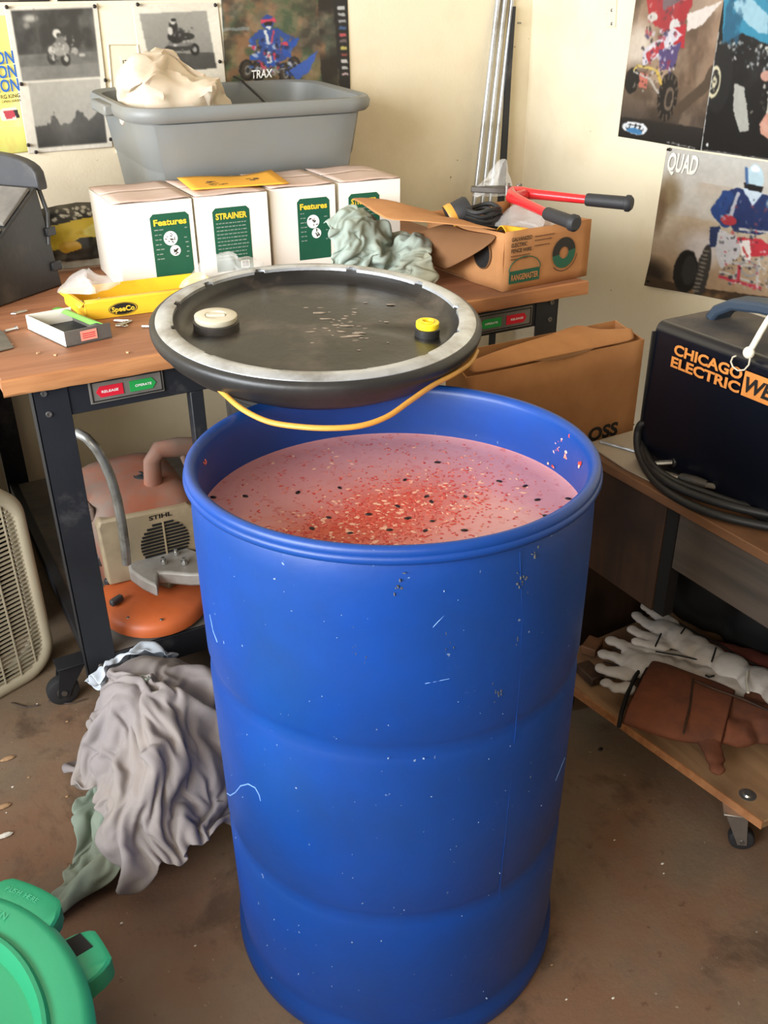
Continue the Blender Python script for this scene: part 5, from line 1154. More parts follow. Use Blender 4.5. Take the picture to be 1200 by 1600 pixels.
# wheels
p.ell(0.09, 0.62, 0.085, 0.085, (30, 27, 26)); p.ell(0.53, 0.70, 0.115, 0.155, (34, 29, 27)); p.ell(0.55, 0.71, 0.05, 0.075, (110, 92, 76)); p.ell(0.55, 0.71, 0.03, 0.05, (46, 38, 34)); p.line([(0.66, 0.78), (0.95, 0.60), (0.99, 0.52)], 0.10, (84, 66, 50))
for i in range(14): a = i*0.45; p.line([(0.53+0.09*math.cos(a), 0.70+0.115*math.sin(a)), (0.53+0.11*math.cos(a), 0.70+0.148*math.sin(a))], 0.018, (92, 76, 62))
# red rear of the bike, rider, arms
p.poly([(0.16, 0.0), (0.58, 0.0), (0.66, 0.12), (0.60, 0.26), (0.40, 0.30), (0.26, 0.26)], (176, 44, 52)); p.poly([(0.28, 0.02), (0.52, 0.0), (0.54, 0.12), (0.36, 0.18)], (120, 96, 100)); p.line([(0.16, 0.06), (0.22, 0.16), (0.30, 0.24)], 0.10, (188, 44, 50)); p.line([(0.56, 0.0), (0.60, 0.14), (0.52, 0.26)], 0.11, (178, 34, 44)); p.ell(0.24, 0.22, 0.06, 0.03, (210, 200, 190)); p.ell(0.50, 0.265, 0.06, 0.035, (214, 208, 204)); p.poly([(0.62, 0.20), (0.98, 0.12), (0.80, 0.26), (0.64, 0.30)], (228, 214, 204)); p.poly([(0.50, 0.28), (0.62, 0.26), (0.64, 0.40), (0.52, 0.38)], (196, 34, 46))
p.poly([(0.18, 0.42), (0.50, 0.28), (0.60, 0.32), (0.36, 0.46), (0.20, 0.52)], (214, 206, 214)); p.poly([(0.22, 0.44), (0.40, 0.36), (0.42, 0.40), (0.26, 0.50)], (196, 50, 60)); p.poly([(0.36, 0.42), (0.60, 0.36), (0.56, 0.52), (0.40, 0.54)], (84, 66, 120)); p.line([(0.10, 0.55), (0.14, 0.52), (0.36, 0.54)], 0.02, (222, 190, 90)); p.line([(0.37, 0.54), (0.43, 0.62)], 0.035, (222, 182, 70)); p.poly([(0.17, 0.56), (0.28, 0.57), (0.27, 0.66), (0.18, 0.655)], (210, 110, 90)); p.line([(0.10, 0.56), (0.30, 0.60)], 0.015, (200, 196, 186)); p.line([(0.30, 0.60), (0.42, 0.68)], 0.02, (190, 180, 166))
p.splat((0.16, 0.28, 0.60, 0.56), 70, [(210, 200, 210), (170, 40, 60), (70, 54, 100), (30, 26, 30), (230, 226, 222)], (0.008, 0.022), 0.8); p.splat((0.1, 0.52, 0.42, 0.68), 40, [(40, 34, 32), (170, 160, 146), (90, 76, 66)], (0.006, 0.014), 0.85); p.splat((0.2, 0.0, 0.6, 0.26), 40, [(190, 40, 50), (90, 60, 62), (214, 190, 180)], (0.008, 0.02), 0.7)
# club badge: white block letters over a blue swoosh
for (x, w_) in ((0.085, 0.05), (0.145, 0.05), (0.205, 0.05), (0.265, 0.04)): p.poly([(x+0.01, 0.885), (x+w_, 0.885), (x+w_-0.01, 0.905), (x, 0.905)], (236, 236, 236)); p.poly([(x, 0.910), (x+w_-0.006, 0.910), (x+w_-0.014, 0.932), (x-0.006, 0.932)], (222, 230, 236))
p.ell(0.19, 0.925, 0.155, 0.040, (236, 240, 244), 1, 0, ring=0.72); p.ell(0.19, 0.945, 0.10, 0.018, (60, 130, 190))
for i in range(26): x = 0.60+0.013*i; p.poly([(x, 0.975+0.012*(i/26)), (x+0.009, 0.975+0.012*(i/26)), (x+0.009, 0.985+0.012*(i/26)), (x, 0.985+0.012*(i/26))], (200, 198, 196), 0.55+0.4*((i*7) % 3)/2)
Q = wx((999, -30), (1139, -34), (1097, 235), (967, 213)); sheet('race_poster', Q, p.soften(), 'tall poster of a red rider racing in dust, left of the dark poster', wall='x', lift=0.001)
# 7 dark poster: blue quad, chromed wheel, bare leg of a kneeling model
p = Pic(150, 230, (16, 15, 16), 8); p.noise_mix(6, 0.5, 0.7, (44, 42, 44), 0.6, (0, 0, 1, 0.6))
p.poly([(0.0, 0.10), (0.16, 0.0), (1, 0.0), (1, 0.34), (0.62, 0.36), (0.30, 0.30), (0.08, 0.36)], (38, 140, 176)); p.poly([(0.10, 0.14), (0.34, 0.10), (0.62, 0.22), (0.64, 0.30), (0.50, 0.30), (0.22, 0.20)], (150, 196, 214)); p.noise_mix(9, 0.5, 0.62, (24, 86, 120), 0.8, (0, 0.05, 1, 0.36))
p.poly([(0.05, 0.0), (0.36, 0.0), (0.34, 0.07), (0.10, 0.06)], (216, 200, 160)); p.splat((0.3, 0.0, 1, 0.12), 50, [(20, 20, 22), (190, 190, 190), (60, 60, 60)], (0.01, 0.03)); p.splat((0.02, 0.34, 0.8, 0.50), 90, [(24, 26, 28), (150, 156, 156), (70, 84, 88), (210, 210, 206)], (0.008, 0.022))
p.ell(0.10, 0.56, 0.15, 0.20, (28, 27, 28)); p.ell(0.045, 0.58, 0.075, 0.095, (222, 212, 170)); p.ell(0.05, 0.58, 0.055, 0.072, (40, 36, 34)); p.ell(0.05, 0.58, 0.028, 0.036, (206, 196, 160)); p.splat((0.0, 0.53, 0.1, 0.63), 12, [(214, 206, 170), (30, 28, 28)], (0.008, 0.014))
p.poly([(0.28, 0.58), (0.40, 0.60), (0.50, 0.84), (0.40, 0.86), (0.30, 0.74)], (178, 176, 166)); p.poly([(0.64, 0.38), (0.95, 0.36), (0.84, 0.72), (0.66, 0.80), (0.66, 0.56)], (206, 200, 180)); p.line([(0.60, 0.38), (0.98, 0.37)], 0.03, (200, 196, 180)); p.splat((0.5, 0.36, 0.9, 0.74), 50, [(230, 226, 210), (60, 56, 50), (150, 140, 124)], (0.01, 0.024)); p.ell(0.62, 0.53, 0.06, 0.03, (206, 150, 130))
p.poly([(1, 0.44), (0.90, 0.50), (0.96, 0.62), (0.66, 0.74), (0.60, 0.80), (0.62, 0.85), (0.78, 0.90), (0.84, 0.97), (1, 0.99), (1, 0.90), (0.84, 0.84), (1, 0.74)], (214, 150, 126)); p.poly([(0.90, 0.66), (1, 0.62), (1, 0.68), (0.86, 0.76)], (236, 186, 164), 0.7); p.line([(0.64, 0.80), (0.80, 0.88), (0.88, 0.98)], 0.05, (226, 170, 146), 0.7)
p.ell(0.07, 0.955, 0.012, 0.01, (230, 230, 230)); p.line([(0.004, 0.3), (0.004, 1)], 0.02, (200, 200, 196)); p.line([(0, 0.995), (1, 0.995)], 0.008, (226, 222, 214))
Q = wx((1139, -34), (1262, -40), (1246, 256), (1097, 235)); sheet('model_poster', Q, p.soften(), 'dark poster with a teal quad and the bare leg of a kneeling person', wall='x', lift=0.0035)
# 8 QUAD poster below them
p = Pic(230, 220, (188, 182, 172), 9); p.grad(0.0, 0.45, (186, 182, 174), (196, 186, 172)); p.grad(0.45, 1.0, (196, 178, 152), (168, 132, 96)); p.noise_mix(3, 0.45, 0.75, (170, 136, 102), 0.7, (0, 0.2, 0.6, 0.9)); p.ell(0.07, 0.32, 0.09, 0.13, (120, 92, 52), 0.75, soft=0.9); p.ell(0.02, 0.45, 0.05, 0.14, (96, 66, 40), 0.7, soft=0.9); p.ell(0.36, 0.66, 0.14, 0.12, (214, 206, 206), 0.8, soft=0.9)
p.ell(0.0, 0.92, 0.16, 0.12, (36, 26, 18), 0.95, soft=0.8); p.poly([(0.0, 0.92), (0.3, 0.95), (1, 0.90), (1, 1), (0, 1)], (70, 50, 34)); p.noise_mix(8, 0.5, 0.7, (150, 112, 70), 0.7, (0.3, 0.88, 1, 1))
e = lambda x, y, rx, ry, c, al=1, rot=0, **k: p.ell(x, y, rx, ry, c, al, rot, **k)
e(0.27, 0.84, 0.085, 0.155, (22, 21, 22)); e(0.29, 0.83, 0.05, 0.11, (44, 42, 42)); e(0.385, 0.82, 0.043, 0.20, (56, 52, 48), 1, 0.10)
for i in range(11): e(0.392-0.004*i, 0.67+0.03*i, 0.024, 0.008, (150, 140, 126), 0.7)
P = p.poly
P([(0.46, 0.24), (0.56, 0.20), (0.76, 0.22), (0.84, 0.30), (0.86, 0.42), (0.72, 0.50), (0.56, 0.50), (0.50, 0.40)], (30, 46, 96)); p.line([(0.50, 0.27), (0.44, 0.38), (0.50, 0.44)], 0.085, (32, 62, 124)); p.line([(0.80, 0.28), (0.90, 0.38), (0.86, 0.44)], 0.085, (70, 110, 150)); p.line([(0.57, 0.24), (0.53, 0.40)], 0.025, (170, 170, 180)); p.line([(0.78, 0.28), (0.84, 0.38)], 0.03, (176, 160, 140))
e(0.52, 0.43, 0.055, 0.035, (176, 44, 56)); P([(0.40, 0.50), (0.47, 0.48), (0.48, 0.62), (0.41, 0.64)], (34, 50, 92)); P([(0.46, 0.50), (0.60, 0.54), (0.62, 0.66), (0.50, 0.78), (0.45, 0.66)], (196, 192, 194)); P([(0.58, 0.54), (0.74, 0.52), (0.84, 0.58), (0.84, 0.62), (0.66, 0.66)], (206, 44, 58)); P([(0.60, 0.56), (0.67, 0.54), (0.69, 0.68), (0.63, 0.68)], (230, 220, 214)); p.line([(0.63, 0.60), (0.66, 0.66)], 0.015, (200, 60, 60))
e(0.67, 0.13, 0.062, 0.10, (176, 204, 216)); P([(0.60, 0.16), (0.73, 0.17), (0.72, 0.21), (0.61, 0.20)], (26, 24, 26)); P([(0.60, 0.20), (0.73, 0.21), (0.67, 0.31)], (190, 206, 220)); p.line([(0.61, 0.06), (0.62, 0.16)], 0.02, (60, 96, 150)); e(0.67, 0.06, 0.03, 0.02, (226, 232, 234))
for (a, b_, c, d) in ((0.55, 0.72, 0.78, 0.72), (0.50, 0.80, 0.70, 0.83), (0.64, 0.70, 0.58, 0.86), (0.74, 0.66, 0.74, 0.86), (0.82, 0.66, 0.94, 0.86), (0.60, 0.48, 0.80, 0.46), (0.80, 0.84, 0.98, 0.92)): p.line([(a, b_), (c, d)], 0.014, (190, 184, 178))
e(0.68, 0.74, 0.06, 0.06, (150, 146, 144), ring=0.7); P([(0.80, 0.62), (0.94, 0.60), (0.98, 0.90), (0.86, 0.94)], (120, 110, 108)); e(0.94, 0.80, 0.06, 0.16, (30, 28, 28)); p.line([(0.50, 0.84), (0.76, 0.86)], 0.02, (196, 50, 70)); p.line([(0.62, 0.74), (0.62, 0.84)], 0.02, (196, 50, 70))
p.splat((0.48, 0.46, 0.92, 0.88), 170, [(30, 28, 30), (170, 166, 164), (190, 50, 64), (90, 84, 82), (220, 216, 212), (40, 44, 70)], (0.004, 0.011), 0.85); p.splat((0.46, 0.24, 0.84, 0.44), 26, [(24, 34, 70), (60, 90, 150), (150, 60, 70), (180, 180, 190)], (0.004, 0.012), 0.7)
Q = wx((1044, 230), (1262, 262), (1252, 492), (1012, 445)); qp = sheet('quad_magazine_poster', Q, p.soften(0.92, 0.004), 'poster headed QUAD with a rider on a white and red quad', wall='x', lift=0.001, curl=lambda u, v: 0.012*max(0, v-0.8)*max(0, 0.4-u)*12)
a = on_quad(Q, 0.035, 0.150, NX, 0.0092); b_ = on_quad(Q, 0.30, 0.150, NX, 0.0092); letters('lettering', 'QUAD', a, b_-a, Q[0]-Q[3], 0.050, mat('cream_ink', hx(222, 218, 206), 0.5, var=0), qp, width=(b_-a).length*0.88, bold=0.03, shear=0.15)
tack(at(1051, 233, x=WALL_X), NX, 0, 'thumbtack at the top left corner of the QUAD poster'); tack(at(1018, 438, x=WALL_X), NX, 0, 'thumbtack at the bottom left corner of the QUAD poster')

# ------------------------------------------------------------------ pipes and bar leaning in the corner
for (t0, t1, y1, rr_, lb) in (((778, 0), (744, 292), 1.909, 0.0085, 'left galvanized pipe leaning against the back wall'), ((789, 0), (757, 288), 1.909, 0.0085, 'middle galvanized pipe leaning in the corner'), ((800, 0), (769, 286), 1.909, 0.0075, 'right galvanized pipe nearest the black bar')):
    a = at(*t0, y=y1); b_ = at(*t1, y=y1-0.05); d = (b_-a).normalized(); bot = b_+d*((b_.z)/(-d.z)); top = a-d*0.2
    while top.y > WALL_Y-0.012: top.y -= 0.01
    tag(obj('galvanized_pipe', MB().tube([bot, b_, a, top], rr_, 14), M['zinc'], org=bot), lb, 'pipe', 'pipes leaning in the corner')
k = thing('black_bar', 'long flat black steel bar standing in the corner beside the pipes', 'bar', (1.50, 1.86, 0))
a, b_ = at(804, 10, y=1.885), at(786, 292, y=1.86); d = (b_-a).normalized(); bot = b_+d*(b_.z/(-d.z)); 
m_ = a+(b_-a)*0.40
for nm, pts in (('blade', None),):
    wv = Vector((1, 0, 0)); mb = MB()
    prof_ = [(a, 0.003, 0.006), (a+(b_-a)*0.38, 0.0165, 0.0055), (b_, 0.017, 0.0105), (bot, 0.017, 0.0105)]
    for (q, l_, r_) in prof_: mb.v += [q-wv*l_*1.0, q+wv*r_, q+wv*r_+Vector((0, 0.006, 0)), q-wv*l_+Vector((0, 0.006, 0))]
    for i in range(3):
        for j in range(4): mb.f.append((i*4+j, i*4+(j+1) % 4, (i+1)*4+(j+1) % 4, (i+1)*4+j))
    mb.f += [(3, 2, 1, 0), (12, 13, 14, 15)]; mb.m = [0]*len(mb.f); obj('blade', mb, M['black_metal'], k, smooth=20)
q = at(812, 36, y=1.885); obj('end_pin', MB().cyl(q-Vector((0.008, 0, 0)), q+Vector((0.005, 0, 0)), 0.003, n=8), M['dull_steel'], k)
# ------------------------------------------------------------------ under the bench: cut-off saw on the lower shelf
k = thing('cutoff_saw', 'dusty orange cut-off saw with cream starter cover and chrome handle on the lower shelf', 'power saw', (-0.12, 1.0, 0.151)); SZ = 0.151
secs = []
for (z, a, b_, yy, rr_) in ((SZ+0.01, 0.105, 0.11, 1.07, 0.03), (SZ+0.12, 0.118, 0.125, 1.07, 0.03), (0.345, 0.122, 0.13, 1.07, 0.03), (0.378, 0.122, 0.13, 1.075, 0.045), (0.405, 0.114, 0.12, 1.08, 0.05), (0.420, 0.090, 0.095, 1.09, 0.05), (0.426, 0.04, 0.05, 1.09, 0.03)):
    secs.append(([(p_[0]-0.125, p_[1]+yy) for p_ in rrect(a, b_, rr_, 6)], z))
n_ = 28; mb = loft(secs, Matrix.Identity(3), Vector((0, 0, 0))); mb.f += [tuple(range(n_)), tuple(range(len(mb.v)-n_, len(mb.v)))]; mb.m = [0]*len(mb.f); body = obj('engine_housing', mb, M['dusty_orange'], k, smooth=40)
mb = MB(); mb.prism([(-0.235, 0.215), (-0.022, 0.205), (-0.010, 0.235), (-0.012, 0.366), (-0.028, 0.376), (-0.232, 0.386), (-0.240, 0.37)], (0, 0.934, 0), (1, 0, 0), (0, 0, 1), -0.05); sc_ = obj('starter_cover', mb, M['shaded_dusty_cream'], k, bevel=0.006, smooth=25)
cx_, cz_ = -0.092, 0.292
for i in range(13):
    z = cz_-0.052+0.0087*i; hw = math.sqrt(max(0.0001, 0.058**2-(z-cz_)**2)); mb = MB().box((cx_, 0.9325, z), (2*hw, 0.004, 0.0045)); obj('cooling_slot', mb, M['dark_void'], sc_, smooth=0)
mb = MB().box((cx_, 0.9305, cz_), (0.004, 0.003, 0.115)); obj('slot_rib', mb, M['shaded_dusty_cream'], sc_)
letters('lettering', 'STIHL', (-0.122, 0.9335, 0.359), (1, 0, 0), (0, 0, 1), 0.0105, M['black_ink'], sc_, width=0.055, bold=0.03)
mb = MB().lathe([(0.0, 0.0), (0.026, 0.0), (0.028, 0.006), (0.028, 0.014), (0.024, 0.018), (0.0, 0.014)], 24, Matrix.Rotation(-0.2, 3, 'X'), (-0.095, 1.045, 0.408)); cp = obj('fuel_cap', mb, M['black_plastic'], k)
for a in (0, 1): obj('cap_grip', MB().box((-0.095, 1.042, 0.425), (0.036, 0.005, 0.006), Matrix.Rotation(a*math.pi/2+0.3, 3, 'Z')), M['dark_grey'], cp, bevel=0.001)
pts = [(-0.085, 1.00, 0.41), (-0.082, 0.99, 0.48), (-0.066, 0.985, 0.505), (-0.02, 0.99, 0.500), (0.04, 1.0, 0.485), (0.10, 1.02, 0.46), (0.13, 1.04, 0.39)]
obj('rear_handle', MB().tube(pts, [0.015, 0.014, 0.015, 0.017, 0.016, 0.016, 0.015], 12, flat=1.5), M['dusty_orange'], k, smooth=60)
obj('throttle_guard', MB().tube([(-0.01, 0.99, 0.48), (0.0, 0.99, 0.442), (0.03, 1.0, 0.438), (0.06, 1.0, 0.47)], 0.008, 10), M['dusty_orange'], k, smooth=60)
for i, (x, z) in enumerate(((-0.245, 0.39), (-0.243, 0.33), (-0.238, 0.27))):
    obj('side_boss', MB().box((x, 0.99, z), (0.025, 0.05, 0.035), Matrix.Rotation(0.3*i, 3, 'Y')), M['dusty_orange'] if i < 2 else M['dark_grey'], k, bevel=0.006)
tp = [(112, 684, .90), (122, 677, .885), (135, 684, .87), (150, 700, .86), (163, 722, .855), (174, 748, .85), (183, 780, .85), (190, 815, .85), (195, 850, .855), (198, 880, .865)]
T = [at(a, b_, y=c) for a, b_, c in tp]; T = [Vector((T[0].x+0.0, 1.05, T[0].z-0.04)), Vector((T[0].x-0.005, 0.96, T[0].z-0.005))]+T
obj('front_handle', MB().tube(T, 0.0105, 14), M['bare_tube'], k, smooth=60)
# orange blade guard lying flat and the grey arm over it
gc = at(238, 922, z=0.205); gc.z = 0
def gout(r_, sq=1.0): return [(gc.x+r_*math.cos(2*math.pi*i/48)*1.0, gc.y+r_*math.sin(2*math.pi*i/48)*1.05) for i in range(48)]
mb = loft([(gout(0.118), SZ+0.014), (gout(0.126), SZ+0.020), (gout(0.124), SZ+0.038), (gout(0.112), SZ+0.052), (gout(0.060), SZ+0.056), (gout(0.004), SZ+0.056)], Matrix.Identity(3), Vector((0, 0, 0)))
tl_ = Matrix.Rotation(math.radians(5), 3, 'X')
for i, v in enumerate(mb.v): c_ = Vector((gc.x, gc.y, SZ+0.04)); mb.v[i] = c_+tl_ @ (v-c_)
gd = obj('blade_guard', mb, M['orange_plastic'], k, smooth=50, label='orange disc-shaped blade guard')
for (u, v, a) in ((172, 905, 0.7), (182, 938, 0.5)):
    c_ = at(u, v, z=0.215); obj('knob', MB().box(c_, (0.034, 0.014, 0.016), Matrix.Rotation(a, 3, 'Z')), M['dark_grey'], gd, bevel=0.004)
for (u, v) in ((287, 925), (252, 968), (200, 965)): obj('rivet', MB().ball(at(u, v, z=0.197), (0.004, 0.004, 0.002), 6), M['dull_steel'], gd)
pg = [at(u, v, z=0.262) for u, v in ((197, 868), (201, 856), (212, 848), (230, 843), (256, 843), (280, 850), (322, 866), (326, 896), (296, 897), (262, 894), (246, 893), (245, 915), (220, 903), (202, 890))]
mb = MB(); n_ = len(pg); mb.add([q for q in pg]+[q-Z*0.034 for q in pg], [tuple(range(n_)), tuple(reversed(range(n_, 2*n_)))]+[(i, (i+1) % n_, n_+(i+1) % n_, n_+i) for i in range(n_)])
am = obj('belt_arm', mb, M['grey_cast'], k, bevel=0.006, smooth=25, label='grey cast belt arm cover over the orange guard')
for (u, v) in ((256, 880), (275, 866), (288, 881)):
    c_ = at(u, v, z=0.264); obj('nut', MB().cyl(c_, c_+Z*0.008, 0.0075, n=6).cyl(c_+Z*0.008, c_+Z*0.016, 0.004, n=10), M['steel'], am)
c_ = at(233, 867, z=0.2635); obj('pin_hole', MB().cyl(c_-Z*0.001, c_+Z*0.0008, 0.003, n=10), M['dark_void'], am)
q = at(266, 905, z=0.225); obj('clamp_block', MB().box(q, (0.05, 0.035, 0.018), Matrix.Rotation(0.6, 3, 'Z')), mat('olive_metal', hx(96, 90, 70), 0.5, 0.3, var=0.2), am, bevel=0.004)
# things behind, left of the bench
k = thing('slotted_box', 'cream plastic box with dark slots behind the bench leg, above the fan', 'vent box', (-0.58, 1.28, 0))
bx0, bx1, by, bz = -0.68, -0.486, 1.16, 0.385
obj('housing', MB().box2((bx0, by, 0.0), (bx1, by+0.24, bz)), M['cream_plastic'], k, bevel=0.01)
obj('top_cap', MB().box2((bx0-0.005, by-0.005, bz-0.028), (bx1+0.003, by+0.245, bz+0.004)), M['cream_plastic'], k, bevel=0.006)
for i, z in enumerate((0.335, 0.315, 0.295)):
    for (a, b_) in ((-0.66, -0.61), (-0.60, -0.555), (-0.545, -0.497)):
        if i == 1 and a < -0.58: continue
        obj('slot', MB().box2((a, by-0.004, z-0.004), (b_, by+0.002, z+0.004)), M['dark_void'], k, smooth=0)
# dark board left of the bench, enlarged and turned to block side light
k = thing('dark_blocking_board', 'tall black board left of the bench, turned to block side light beneath it', 'board', (-0.46, 1.5, 0))
obj('panel', MB().box2((-0.470, 1.15, 0), (-0.450, 1.88, 0.775)), M['dark_void'], k, bevel=0.002)
for y_ in (1.175, 1.50, 1.86): obj('edge_strip', MB().box2((-0.478, y_-0.02, 0.01), (-0.470, y_+0.01, 0.765)), M['dark_grey'], k, bevel=0.001)

# ------------------------------------------------------------------ box fan at the left
ang = math.radians(22.5); FU = Vector((math.cos(ang), math.sin(ang), 0)); FN = Vector((math.sin(ang), -math.cos(ang), 0)); FO = Vector((-0.375, 0.990, 0)); FWD, FH = 0.52, 0.505
k = thing('box_fan', 'cream plastic box fan with dusty grille standing left of the bench', 'fan', FO-FU*0.26)
FP = lambda a, z, d=0.0: FO-FU*(FWD-a)+Z*z+FN*d     # a runs 0..FWD left to right
def rr2(x0, z0, x1, z1, r_, n=9):
    cx0, cz0 = (x0+x1)/2, (z0+z1)/2; return [(p_[0]+cx0, p_[1]+cz0) for p_ in rrect((x1-x0)/2, (z1-z0)/2, r_, n)]
o_ = rr2(0, 0.0, FWD, FH, 0.085); i_ = rr2(0.030, 0.030, FWD-0.030, FH-0.030, 0.066); n_ = len(o_)
mb = MB()
for pts_, d in ((o_, -0.10), (o_, -0.006), (rr2(0.004, 0.004, FWD-0.004, FH-0.004, 0.083), 0.002), (rr2(0.012, 0.012, FWD-0.012, FH-0.012, 0.078), 0.005), (rr2(0.022, 0.022, FWD-0.022, FH-0.022, 0.070), 0.004), (i_, -0.003), (i_, -0.012)): mb.v += [FP(a, z, d) for a, z in pts_]
for i in range(6):
    for j in range(n_): mb.f.append((i*n_+j, i*n_+(j+1) % n_, (i+1)*n_+(j+1) % n_, (i+1)*n_+j))
mb.m = [0]*len(mb.f); obj('frame', mb, M['cream_plastic'], k, smooth=50)
mb = MB(); mb.v = [FP(a, z, -0.098) for a, z in i_]; mb.f = [tuple(range(n_))]; mb.m = [0]; obj('grille_shade_sheet', mb, M['dark_void'], k, smooth=0)  # dark sheet standing for the shade behind the grille
def span_h(z):
    r_ = 0.066; x0, x1, z0, z1 = 0.030, FWD-0.030, 0.030, FH-0.030; dz = 0
    if z < z0+r_: dz = z0+r_-z
    if z > z1-r_: dz = z-(z1-r_)
    s_ = r_-math.sqrt(max(0, r_*r_-dz*dz)); return x0+s_-0.002, x1-s_+0.002
nsl = 40
for i in range(nsl):
    z = 0.036+(FH-0.072)*i/(nsl-1); a, b_ = span_h(z); c = (FP(a, z, -0.004)+FP(b_, z, -0.004))/2
    R = Matrix.Rotation(ang, 3, 'Z'); obj('grille_slat', MB().box(c, (b_-a, 0.006, 0.0030), R), M['cream_plastic'], k, smooth=0)
for i in range(11):
    a = 0.055+(FWD-0.110)*i/10; d0 = max(0.0, max(0.030+0.066-a, a-(FWD-0.096))); s_ = 0.066-math.sqrt(max(0, 0.066**2-d0**2)); z0, z1 = 0.030+s_, FH-0.030-s_
    obj('grille_rib', MB().box((FP(a, z0, -0.0015)+FP(a, z1, -0.0015))/2, (0.0028, 0.005, z1-z0), Matrix.Rotation(ang, 3, 'Z')), M['cream_plastic'], k, smooth=0)
RF = FN.to_track_quat('Z', 'Y').to_matrix()
obj('motor_hub', MB().lathe([(0.0001, 0.03), (0.055, 0.03), (0.065, 0.022), (0.065, -0.04)], 32, RF, FP(FWD/2, FH/2, -0.045)), M['cream_plastic'], k)
obj('motor_cover', MB().box(FP(FWD*0.60, FH*0.5, -0.012), (0.24, 0.006, 0.050), Matrix.Rotation(ang, 3, 'Z')), M['dusty_grey'], k, bevel=0.003)
for b in range(5):
    g = []
    for i in range(7):
        row = []
        for j in range(6):
            r_ = 0.06+0.13*i/6; t = 2*math.pi*b/5+(j/5-0.5)*(0.75-0.03*i); row.append(FP(FWD/2+r_*math.cos(t), FH/2+r_*math.sin(t), -0.060+0.034*(j/5-0.5)))
        g.append(row)
    obj('blade', MB().grid(g), M['cream_plastic'], k, solid=0.002, smooth=60)
obj('carry_handle', MB().tube([FP(FWD/2-0.05, FH-0.004, -0.05), FP(FWD/2-0.045, FH+0.022, -0.05), FP(FWD/2+0.045, FH+0.022, -0.05), FP(FWD/2+0.05, FH-0.004, -0.05)], 0.008, 8), M['cream_plastic'], k)

# ------------------------------------------------------------------ tall cardboard carton behind the drum
k = thing('tall_carton', 'plain tan cardboard carton standing between the blue drum and the workbench', 'box', (0.68, 0.54, 0))
c = [Vector((0.425, 0.457, 0)), Vector((0.892, 0.463, 0)), Vector((0.935, 0.600, 0)), Vector((0.470, 0.600, 0))]; HT = 0.757
g = []
for i in range(15):
    row = []
    for j in range(21):
        q = c[0]+(c[1]-c[0])*(j/20)+Z*(HT*i/14); q.y -= 0.004*noise.noise(Vector((j*0.3, i*0.25, 1)))+0.003*math.sin(math.pi*i/14); row.append(q)
    g.append(row)
obj('front_panel', MB().grid(g), M['cardboard'], k, solid=0.004, smooth=60)
for nm, a, b_ in (('right_panel', 1, 2), ('rear_panel', 2, 3), ('left_panel', 3, 0)):
    hexa([c[a], c[b_], c[b_]*0.992+c[(b_+1) % 4]*0.008, c[a]*0.992+c[(a+3) % 4]*0.008]+[q+Z*HT for q in (c[a], c[b_], c[b_]*0.992+c[(b_+1) % 4]*0.008, c[a]*0.992+c[(a+3) % 4]*0.008)], mb := MB()); obj(nm, mb, M['cardboard'], k, bevel=0.001)
FB = [at(u, v, z=HT+0.02) for u, v in ((730, 560), (800, 532), (868, 515), (905, 501), (924, 512), (950, 508), (988, 505))]; FF = [at(u, v, y=0.458) for u, v in ((730, 582), (800, 572), (850, 566), (880, 560), (910, 553), (950, 543), (993, 532))]
g = []
for i in range(7):
    row = []
    for j in range(7):
        q = FF[j]*(1-i/6)+FB[j]*(i/6); q.z = HT+0.004+ (0.012*math.sin(math.pi*i/6) if j < 5 else 0.006*math.sin(math.pi*i/6)) + 0.012*(i/6)*(1 if 2 < j < 5 else 0.4); row.append(q)
    g.append(row)
obj('top_flap', MB().grid(g), M['cardboard'], k, solid=0.004, smooth=60, sub=1)
a = at(862, 563, y=0.455); obj('crushed_fold', MB().grid([[at(835+12*j, 564-2.6*j+ (0 if i == 0 else 7*math.sin(math.pi*j/8)), y=0.4535-0.003*(i == 1)) for j in range(9)] for i in range(3)]), M['cardboard_shaded'], k, solid=0.001)
fp_ = k
letters('lettering', 'OSS', at(918, 690, y=0.4505), (1, 0, 0), (0, 0, 1), 0.030, M['black_ink'], k, width=0.085, bold=0.04)

# ------------------------------------------------------------------ wooden cabinet, metal sheet, welder, cables
k = thing('wooden_cabinet', 'low dark plywood cabinet against the right wall, carrying the welder', 'cabinet', (0.98, -0.15, 0))
CX, CY0, CY1, CZ = 0.720, -0.75, 0.442, 0.550
obj('top_board', MB().box2((CX-0.012, CY0, CZ-0.020), (1.30, CY1, CZ)), M['brown_wood'], k, bevel=0.002)
obj('front_panel', MB().box2((CX, 0.170, 0.275), (CX+0.018, CY1, CZ-0.02)), M['dark_wood'], k, bevel=0.001)
obj('edge_trim', MB().box2((CX-0.004, CY1-0.006, 0.275), (CX+0.018, CY1+0.004, CZ-0.0)), M['edge_wood'], k)
obj('gap_shade_strip', MB().box2((CX+0.004, 0.140, 0.275), (CX+0.030, 0.170, CZ-0.02)), M['dark_void'], k)  # dark strip standing for the shaded gap beside the drawer
obj('drawer_front', MB().box2((CX+0.006, CY0, 0.395), (CX+0.024, 0.140, CZ-0.022)), M['grey_wood'], k, bevel=0.002)
obj('rear_panel', MB().box2((1.28, CY0, 0.0), (1.30, CY1, CZ-0.02)), M['dark_wood'], k); obj('end_panel', MB().box2((CX+0.018, CY1-0.018, 0), (1.28, CY1, CZ-0.02)), M['dark_wood'], k); obj('end_panel', MB().box2((CX+0.018, CY0, 0), (1.28, CY0+0.018, CZ-0.02)), M['dark_wood'], k)
